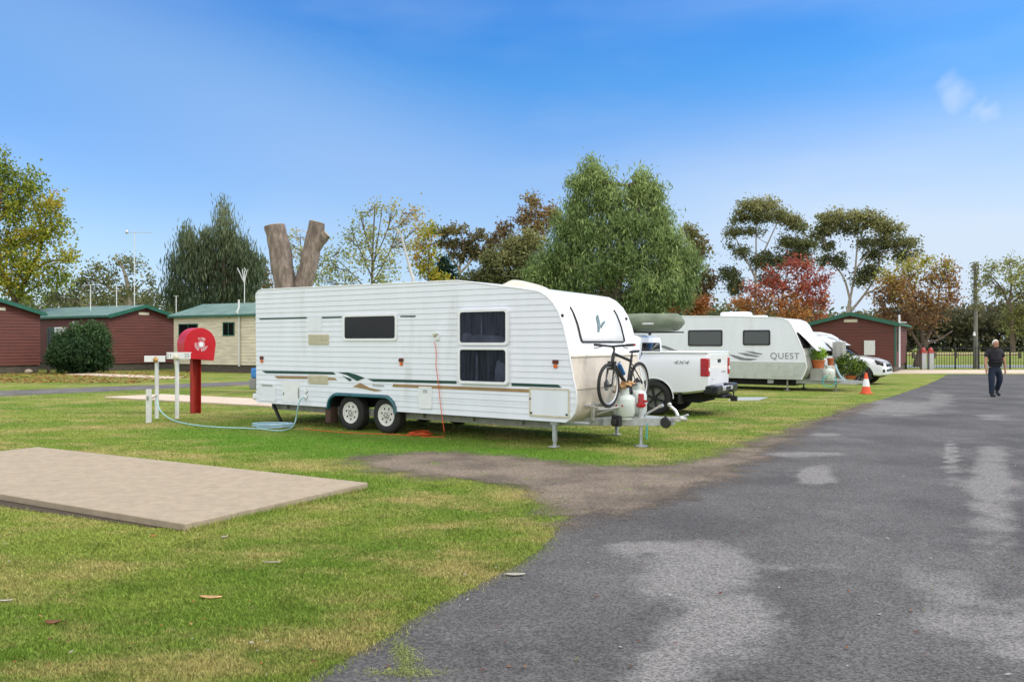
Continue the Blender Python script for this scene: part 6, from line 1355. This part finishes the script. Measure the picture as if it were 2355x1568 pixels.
# ------------------------------------------------------------------ things on the second caravan's drawbar
def on2(px, py, Y): p = at(px, py, Y); return p
Yd = 28.0
p = at(1879, 875, Yd); z0d = zb2-0.02
t = thing('storage_box', 'grey metal storage box under the terracotta pot on the rear caravan drawbar', 'box', (p.x, Yd, z0d), F2.rz)
q = MB(); q.box(-0.20, 0.20, -0.16, 0.16, 0, 0.36); q.build('body', M['greycanvas'], t, bevel=0.01)
q = MB(); q.box(-0.21, 0.21, -0.17, 0.17, 0.36, 0.39); q.build('lid', M['galv'], t, bevel=0.006)
def pot(name, label, loc, r, h, foliage, cols=None, size=0.06, n=900, wild=0.0):
    t = thing(name, label, 'potted plant', loc, 0)
    q = MB(); q.lathe([(r*0.72, 0), (r*0.95, h*0.85), (r*1.05, h*0.85), (r*1.05, h), (r*0.92, h), (r*0.9, h*0.9), (0, h*0.9)], n=24); q.build('pot', M['terra'], t)
    if foliage:
        C = rng.normal(0, 1, (n, 3)); C /= np.linalg.norm(C, axis=1)[:, None]; C *= (rng.uniform(0, 1, n)**0.45)[:, None]; ct = rng.normal(0, 1, (22, 3)); ct /= np.linalg.norm(ct, axis=1)[:, None]; ii = rng.integers(0, 22, n)
        C = np.where((rng.uniform(0, 1, n) < wild)[:, None], ct[ii]*rng.uniform(0.6, 1.0, 22)[ii][:, None]+rng.normal(0, 0.16, (n, 3)), C); C = C*np.array(foliage)+np.array([0, 0, h+foliage[2]*0.75]); C[:, 2] = np.maximum(C[:, 2], 0.02)
        leaves_obj('foliage', C, size, cols, t, 0.0, 0.45)
        q = MB()
        for i in range(7): a = rng.uniform(0, 6.28); q.tube([(0, 0, h*0.9), (cos(a)*foliage[0]*0.3, sin(a)*foliage[0]*0.3, h+foliage[2]*0.6), (cos(a)*foliage[0]*0.7, sin(a)*foliage[0]*0.7, h+foliage[2]*1.2)], [0.008, 0.006, 0.003], 4)
        q.build('stem', M['bark'], t)
    return t
pot('potted_plant', 'light green plant in a large terracotta pot on the grey storage box', (p.x+0.03, Yd, z0d+0.39), 0.22, 0.28, (0.30, 0.28, 0.26), [(0.10, 0.18, 0.02), (0.22, 0.32, 0.04)], 0.10, 500)
p = at(1909, 842, 28.5); pot('flower_pot', 'empty orange pot standing behind the gas bottle of the rear caravan', (p.x, 28.5, p.z+0.02), 0.11, 0.26, None)
q = MB(); q.box(-0.13, 0.13, -0.13, 0.13, 0, p.z+0.02-z0d); o = q.build('plant_stand', M['cream'], None, bevel=0.01); o.location = (p.x, 28.5, z0d); tag(o, 'pale block holding the empty orange pot on the rear caravan drawbar', 'stand')
p = at(1905.5, 875, 27.6); Fg = Frame((p.x, 27.6), RZ); gas_bottle(Fg, 0, 0, z0d, 0.19, 0.50, 'pale gas bottle between the terracotta pot and the leafy plant')
p = at(1955, 872, 28.6)
pot('potted_shrub', 'bushy dark green shrub on the rear caravan drawbar beside the traffic cone', (p.x, 28.6, z0d), 0.20, 0.12, (0.47, 0.40, 0.46), [(0.018, 0.035, 0.012), (0.06, 0.09, 0.02), (0.16, 0.24, 0.03)], 0.09, 2600, 0.85)
# grey canvas cover hanging upright
p = at(1929, 826, 29.4); t = thing('canvas_cover', 'tall folded grey canvas cover standing between the caravan nose and the leafy plant', 'cover', (p.x, 29.4, z0d), F2.rz)
q = MB(); h = at(1929, 786, 29.4).z-z0d; rows = []
for zz in np.linspace(0, h, 8): rows.append([(cos(a)*(0.20+0.025*sin(6*a)), sin(a)*(0.14+0.02*sin(6*a)), zz+0.02*sin(3*a)*(zz > h*0.9)) for a in np.linspace(0, 2*pi, 49)])
q.grid(rows); q.f.append(tuple(range(7*49, 7*49+48))); q.build('canvas', M['greycanvas'], t, smooth=50)
q = MB(); q.tube([(cos(a)*0.215, sin(a)*0.155, h*0.55) for a in np.linspace(0, 2*pi, 20)[:-1]], 0.012, 5, closed=True); q.build('tie', M['chassis'], t)
# hose loops below the drawbar
p = at(1905, 880, 27.5); q = MB(); pts = [(p.x+cos(a)*(0.25-0.01*a/3), 27.45+0.02*sin(a*2), 0.36+sin(a)*0.19) for a in np.linspace(0, 4*pi, 50)]
q.tube(pts, 0.014, 6); o = q.build('hose_loop', M['rope'], None); tag(o, 'teal hose looped under the rear caravan drawbar', 'hose')
p = at(1926, 860, 27.9); q = MB(); pts = [at(1920, 838, 27.9), at(1924, 850, 27.85), at(1930, 862, 27.85), at(1938, 872, 27.9), at(1944, 876, 28)]
q.tube(smooth_path(pts), 0.03, 6); o = q.build('drain_hose', M['hose_blue'], None); tag(o, 'pale blue drain hose bent down beside the rear gas bottle', 'hose')
# traffic cone
p = G(1991, 905.5); t = thing('traffic_cone', 'orange traffic cone with a white band on the grass before the white car', 'traffic cone', p, 0.3)
def cr(z_): return 0.135*(1-z_/0.74)+0.022
for z_0, z_1, mt, nm in ((0.035, 0.24, 'cone', 'cone_bottom'), (0.24, 0.48, 'white', 'reflective_band'), (0.48, 0.68, 'cone', 'cone_top')):
    q = MB(); q.cyl((0, 0, z_0), (0, 0, z_1), cr(z_0), cr(z_1), 24); q.build(nm, M[mt], t)
q = MB(); q.box(-0.15, 0.15, -0.15, 0.15, 0, 0.035); q.build('base', M['cone'], t, bevel=0.012)

# ------------------------------------------------------------------ fence, gate posts, pole, far field
YF = 50.5
def fx(px): return (px-CX)/FPX*YF
R = thing('iron_fence', 'black iron picket fence across the end of the road', 'fence', (fx(2083), YF, 0), 0)
xe = fx(2430)-fx(2083); seg = [0, fx(2122)-fx(2083), fx(2196)-fx(2083), fx(2250)-fx(2083), fx(2322)-fx(2083), xe]
for i in range(len(seg)-1):
    q = MB(); a, b2 = seg[i]+0.04, seg[i+1]-0.04; n = max(2, int((b2-a)/0.15)); h = 1.42
    for k in range(n+1): x = a+(b2-a)*k/n; q.box(x-0.011, x+0.011, -0.011, 0.011, 0.08, h)
    q.box(a, b2, -0.02, 0.02, h-0.16, h-0.12).box(a, b2, -0.02, 0.02, 0.14, 0.18); q.build('picket_panel', M['fence'], R, smooth=0)
for x in seg:
    q = MB(); q.box(x-0.035, x+0.035, -0.035, 0.035, 0, 1.50); q.build('post', M['fence'], R, smooth=0)
for px, lab in ((2111, 'grey gate pillar with a red cap standing left of its twin by the oak trunk'), (2128, 'grey gate pillar with a red cap standing right of its twin by the oak trunk')):
    t = thing('gate_pillar', lab, 'pillar', (fx(px), 49.9, 0), 0, 'grey gate pillars with red caps'); q = MB(); q.box(-0.14, 0.14, -0.14, 0.14, 0, 1.0); q.build('pillar', M['galv'], t, bevel=0.02)
    q = MB(); q.box(-0.17, 0.17, -0.15, 0.15, 1.0, 1.10).ball((0, 0, 1.12), 0.15, 0.12, 0.22); q.build('cap', mat('faded_red', (0.42, 0.07, 0.06), 0.5), t)
t = thing('utility_pole', 'weathered grey utility pole behind the black fence near the walking man', 'pole', (fx(2257), 51.2, 0), 0)
zt = at(2256, 606, 51.2).z; q = MB(); q.tube([(0, 0, 0), (0.02, 0, zt*0.5), (-0.02, 0, zt)], [0.15, 0.11, 0.08], 12); q.build('pole', M['pole'], t)
q = MB(); q.cyl((-0.16, -0.16, at(0, 772, 51).z), (-0.16, -0.16, at(0, 764, 51).z), 0.08, 0.05); q.bar((-0.16, -0.16, at(0, 764, 51).z), (0, 0, at(0, 762, 51).z), 0.03, 0.03); q.build('lamp', M['white'], t)
# ivy on the pole
C = np.stack([rng.normal(0, 0.20, 700)*np.linspace(0.4, 1, 700), rng.normal(0, 0.2, 700), rng.uniform(3.6, zt+0.1, 700)], 1); leaves_obj('ivy', C, 0.16, OLV, t)
# log rail in the field
t = thing('log_rail', 'low pale timber rail across the green field beyond the fence', 'rail fence', (at(2050, 825, 85).x, 85, 0), 0)
q = MB(); L = at(2345, 825, 85).x-at(2050, 825, 85).x; q.cyl((0, 0, 0.42), (L, 0.4, 0.42), 0.13, n=8); q.build('rail', M['cutwood'], t)
for i in range(7):
    q = MB(); q.cyl((L*i/6, 0, 0), (L*i/6, 0, 0.6), 0.14, n=8); q.build('post', M['timber'], t)

# ------------------------------------------------------------------ the walking man
def skin(name, mt, V, E, parent, sub=2, root=0):
    me = bpy.data.meshes.new(name); me.from_pydata([v[:3] for v in V], E, []); o = bpy.data.objects.new(name, me); COL.objects.link(o); o.parent = parent
    md = o.modifiers.new('skin', 'SKIN'); md.use_smooth_shade = True; md.branch_smoothing = 0.4
    if not me.skin_vertices: 
        bm = bmesh.new(); bm.from_mesh(me); bm.verts.layers.skin.verify(); bm.to_mesh(me); bm.free()
    for i, v in enumerate(V):
        r = v[3]; me.skin_vertices[0].data[i].radius = (r, r) if not isinstance(r, tuple) else r; me.skin_vertices[0].data[i].use_root = (i == root)
    s = o.modifiers.new('sub', 'SUBSURF'); s.levels = sub; s.render_levels = sub
    bpy.context.view_layer.update(); dg = bpy.context.evaluated_depsgraph_get(); m2 = bpy.data.meshes.new_from_object(o.evaluated_get(dg)); o.modifiers.clear(); o.data = m2
    m2.materials.clear(); m2.materials.append(mt); m2.polygons.foreach_set('use_smooth', [True]*len(m2.polygons)); return o
def make_man():
    p = G(2287, 912); R = thing('person', 'white haired man in a black polo shirt and navy jeans walking up the road', 'person', p, radians(-4)); s = 1.0
    # faces -y (toward the camera). viewer left = -x
    B = [(0, 0, .95, (.15, .11)), (0, 0, 1.10, (.16, .13)), (0, 0.01, 1.25, (.155, .115)), (0, 0.02, 1.38, (.14, .09)), (0, .02, 1.455, .055), (0.0, 0.01, 1.51, .052),  # 0-5
         (-.17, .02, 1.385, .060), (-.255, .0, 1.19, .052), (-.285, -.03, 1.06, .047), (-.295, -.09, .86, .033), (-.297, -.10, .80, (.036, .018)),   # 6-10 arm left of view
         (.17, .02, 1.385, .060), (.255, .03, 1.19, .052), (.285, .03, 1.06, .047), (.31, .02, .85, .033), (.31, .01, .79, (.036, .018)),   # 11-15
         (-.09, 0, .86, .085), (-.12, -.07, .50, .060), (-.125, -.07, .12, .036), (-.125, -.10, .06, .032), (-.128, -.20, .04, .026),
         (.09, 0, .86, .085), (.155, .02, .52, .060), (.165, .21, .20, .036), (.166, .22, .14, .034), (.17, .12, .06, .026)]
    E = [(0, 1), (1, 2), (2, 3), (3, 4), (4, 5), (3, 6), (6, 7), (7, 8), (8, 9), (9, 10), (3, 11), (11, 12), (12, 13), (13, 14), (14, 15), (0, 16), (16, 17), (17, 18), (18, 19), (19, 20), (0, 21), (21, 22), (22, 23), (23, 24), (24, 25)]
    # fingers: four and a thumb on each hand
    n0 = len(B)
    for hand, sx, lean in ((10, -1, -.01), (15, 1, -.005)):
        hx, hy, hz_ = B[hand][:3]
        for k in range(4):
            oy = (k-1.5)*0.021; L = (0.070, 0.080, 0.076, 0.060)[k]; i = len(B)
            B += [(hx+sx*0.002, hy+oy, hz_-0.035, .0095), (hx+sx*0.002-sx*0.006, hy+oy-0.004, hz_-0.035-L*0.55, .0085), (hx-sx*0.022, hy+oy-0.008, hz_-0.035-L, .0072)]
            E += [(hand, i), (i, i+1), (i+1, i+2)]
        i = len(B); B += [(hx-sx*0.012, hy-0.045, hz_+0.0, .011), (hx-sx*0.022, hy-0.060, hz_-0.045, .009)]; E += [(hand, i), (i, i+1)]
    body = skin('body', M['skin'], B, E, R, 1)
    # head with face joined into the body mesh
    bm = bmesh.new(); bm.from_mesh(body.data)
    hd = MB(); hx, hy, hz_ = 0.015, -0.015, 1.60
    hd.ball((hx, hy+0.005, hz_+0.02), .076, .095, .10, 20, 14); hd.ball((hx+0.008, hy-0.03, hz_-0.055), .056, .060, .055, 16, 10)
    hd.ball((hx+0.022, hy-0.098, hz_-0.008), .014, .020, .022, 8, 6); hd.ball((hx-0.075, hy+0.01, hz_-0.005), .012, .022, .032, 8, 6); hd.ball((hx+0.078, hy+0.01, hz_-0.005), .012, .022, .032, 8, 6)
    hd.ball((hx+0.018, hy-0.084, hz_-0.05), .026, .012, .007, 8, 6); hd.ball((hx+0.016, hy-0.085, hz_+0.028), .042, .012, .010, 8, 6)
    me2 = bpy.data.meshes.new('h'); me2.from_pydata(hd.v, [], hd.f); bm.from_mesh(me2); bm.to_mesh(body.data); bm.free(); body.data.polygons.foreach_set('use_smooth', [True]*len(body.data.polygons))
    q = MB()
    for sx in (-0.028, 0.040): q.ball((hx+sx, hy-0.088, hz_+0.008), .013, .008, .007, 8, 6)
    q.build('eyes', M['black'], R)
    q = MB(); rows = []
    for i in range(9):
        ph = pi*0.5*(1-i/8)-0.12*(i == 8); row = []
        for j in range(25):
            a = 2*pi*j/24; front = max(0, -sin(a)); lim = 1.0-0.62*front**1.2; pe = pi/2-(pi/2+0.35-1.05*front)*i/8
            row.append((hx+cos(a)*cos(pe)*.088, hy+0.012+sin(a)*cos(pe)*.106, hz_+0.026+sin(pe)*.108+0.004*sin(j*5+i)))
        rows.append(row)
    q.grid(rows).build('hair', M['hair'], R, smooth=80)
    # polo shirt
    Sv = [(0, 0.0, .95, (.195, .155)), (0, -.015, 1.06, (.205, .180)), (0, 0.0, 1.20, (.205, .16)), (0, 0.01, 1.33, (.20, .13)), (0, .015, 1.43, (.125, .10)), (-.18, .02, 1.395, .088), (-.235, .005, 1.25, .078), (-.248, 0, 1.19, .074), (.18, .02, 1.395, .088), (.235, .02, 1.25, .078), (.248, .025, 1.19, .074), (0, 0, .88, (.185, .145))]
    skin('polo_shirt', M['shirt'], Sv, [(11, 0), (0, 1), (1, 2), (2, 3), (3, 4), (3, 5), (5, 6), (6, 7), (3, 8), (8, 9), (9, 10)], R, 2, root=2)
    q = MB(); q.tube([(cos(a)*0.070+0.004, 0.012+sin(a)*0.070, 1.480-0.014*(-sin(a))) for a in np.linspace(0, 2*pi, 17)[:-1]], 0.020, 6, closed=True); q.build('collar', M['shirt'], R)
    Jv = [(0, 0, .96, (.175, .13)), (0, 0, .88, (.185, .14)), (-.105, -.01, .78, (.118, .115)), (-.125, -.07, .50, .095), (-.125, -.065, .14, .078), (-.125, -.07, .07, .078), (.110, 0, .78, (.118, .115)), (.160, .02, .52, .092), (.165, .19, .25, .074), (.165, .225, .17, .072)]
    skin('jeans', M['jeans'], Jv, [(0, 1), (1, 2), (2, 3), (3, 4), (4, 5), (1, 6), (6, 7), (7, 8), (8, 9)], R, 2)
    skin('shoe', M['shoe'], [(-.125, -.03, .055, .055), (-.125, -.12, .052, .060), (-.13, -.26, .042, .048)], [(0, 1), (1, 2)], R, 2)
    skin('shoe', M['shoe'], [(.165, .24, .16, .055), (.168, .18, .10, .060), (.17, .06, .045, .050)], [(0, 1), (1, 2)], R, 2)
make_man()

# ------------------------------------------------------------------ litter on the ground: leaves, sticks, clippings
def litter(px, py, L, wd, ang, mt, name, label, cat, group=None, curl=0.004):
    p = G(px, py); q = MB(); rows = []
    for i in range(7):
        t = i/6; u = (t-0.5)*L; w_ = wd*sin(pi*min(max(t, 0.04), 0.96))**0.8; rows.append([(u, -w_/2, 0.012+curl*(2*t-1)**2), (u, 0, 0.008+curl*(2*t-1)**2*0.7), (u, w_/2, 0.014+curl*(2*t-1)**2)])
    o = q.grid(rows).build(name, mt, None, solid=0.002); o.location = (p.x, p.y, 0.006); o.rotation_euler = (0, 0, ang); tag(o, label, cat, group); return o
leafm = [mat('dry_leaf_tan', (0.55, 0.32, 0.14), 0.7, 0, 0.3, 20), mat('dry_leaf_brown', (0.20, 0.07, 0.03), 0.8, 0, 0.3, 20), mat('dry_leaf_orange', (0.45, 0.14, 0.03), 0.7, 0, 0.3, 20), mat('pale_scrap', (0.40, 0.38, 0.31), 0.8, 0, 0.15, 20), mat('green_leaf', (0.28, 0.36, 0.04), 0.7, 0, 0.2, 20)]
litter(484, 1378, 0.15, 0.045, -0.1, leafm[0], 'fallen_leaf', 'large tan fallen leaf on the foreground grass', 'leaf', curl=0.006)
litter(121, 1436, 0.09, 0.05, 0.1, leafm[1], 'fallen_leaf', 'dark brown curled leaf on the grass at the lower left', 'leaf', curl=0.008)
litter(624, 1297, 0.13, 0.012, 0.0, leafm[3], 'stick', 'thin pale stick on the grass below the concrete pad', 'stick')
litter(1183, 1325, 0.15, 0.05, 0.0, leafm[3], 'paper_scrap', 'whitish paper scrap at the edge of the road', 'scrap')
litter(352, 1236, 0.05, 0.03, .4, leafm[2], 'fallen_leaf', 'small orange leaf under the corner of the concrete pad', 'leaf')
litter(516, 1238, 0.06, 0.035, .8, leafm[3], 'fallen_leaf', 'small grey leaf just right of the pad corner', 'leaf')
litter(10, 1386, 0.10, 0.02, .1, leafm[3], 'stick', 'pale stick on the grass at the left edge', 'stick')
litter(578, 1484, 0.03, 0.015, -.6, leafm[3], 'paper_scrap', 'tiny white scrap on the grass at the bottom', 'scrap')
def litter_field(name, label, group, cat, n, reg, cols, lo, hi):
    pick = []
    while len(pick) < n:
        x = random.uniform(*reg[0]); y = random.uniform(*reg[1]); pick.append((x, y))
    MBs = MB(); V = []; 
    return pick
# uncountable small fallen leaves, one object each for lawn and road
def scatter(name, label, n, test, cols, sz, umin, umax, y0, y1, zz):
    inv = rng.uniform(1/y1, 1/y0, n); Y = 1/inv; X = rng.uniform(umin, umax, n)*Y; P = np.stack([X, Y], 1); P = P[test(P)]
    C = np.column_stack([P, zz+rng.uniform(0, 0.012, len(P))]); m_ = len(C)
    a = rng.uniform(0, 2*pi, m_); s = sz*rng.uniform(0.4, 1.3, m_); d = np.stack([np.cos(a), np.sin(a), rng.uniform(-.3, .3, m_)], 1); e = np.stack([-np.sin(a), np.cos(a), rng.uniform(-.4, .4, m_)], 1)*0.5
    V = np.stack([C-d*s[:, None], C+e*s[:, None], C+d*s[:, None], C-e*s[:, None]], 1).reshape(-1, 3)
    me = bpy.data.meshes.new(name); me.from_pydata(V.tolist(), [], [(4*i, 4*i+1, 4*i+2, 4*i+3) for i in range(m_)])
    cc = np.array(cols)[rng.integers(0, len(cols), m_)]; c4 = np.repeat(np.concatenate([cc, np.ones((m_, 1))], 1), 4, 0)
    at2 = me.color_attributes.new('leafcol', 'FLOAT_COLOR', 'POINT'); at2.data.foreach_set('color', c4.ravel().astype(np.float32))
    me.materials.append(M['leaf']); o = bpy.data.objects.new(name, me); COL.objects.link(o); tag(o, label, 'leaf litter', kind='stuff')
scatter('leaf_litter', 'tiny fallen leaves scattered on the lawn', 420, lambda P: (poly_sd(P, ROAD) < 0) & (poly_sd(P, SLAB1) < 0), [(0.35, 0.14, 0.04), (0.45, 0.28, 0.10), (0.36, 0.33, 0.25), (0.16, 0.07, 0.03)], 0.015, -0.64, 0.3, 4, 22, 0.03)
scatter('leaf_litter', 'tiny fallen leaves scattered on the asphalt road', 260, lambda P: poly_sd(P, ROAD) > 0.05, [(0.32, 0.16, 0.08), (0.5, 0.48, 0.45), (0.18, 0.08, 0.05), (0.3, 0.33, 0.08)], 0.016, -0.2, 0.65, 4, 22, 0.012)
scatter('leaf_litter', 'carpet of small autumn leaves before the left cabins', 2600, lambda P: (P[:, 0] < -15) & (P[:, 1] > 33), [(0.32, 0.15, 0.04), (0.42, 0.26, 0.07), (0.20, 0.09, 0.03)], 0.10, -0.65, -0.38, 33, 46, 0.02)
# grass clippings clump on the road at the bottom
cp = G(930, 1515); n = 1300; C = np.stack([rng.normal(0, 0.035, n), rng.normal(0, 0.13, n), rng.uniform(0.004, 0.016, n)], 1); C[:, 0] += C[:, 1]*-0.25; k = n//3
C[:k, 0] = rng.normal(0.03, 0.11, k); C[:k, 1] = -0.20+rng.normal(0, 0.03, k)
o = leaves_obj('grass_clippings', C+np.array([cp.x, cp.y, 0.006]), 0.026, [(0.13, 0.17, 0.045), (0.25, 0.27, 0.10)], None, 0, 0.12); tag(o, 'small heap of mown grass clippings on the asphalt', 'clippings', kind='stuff')
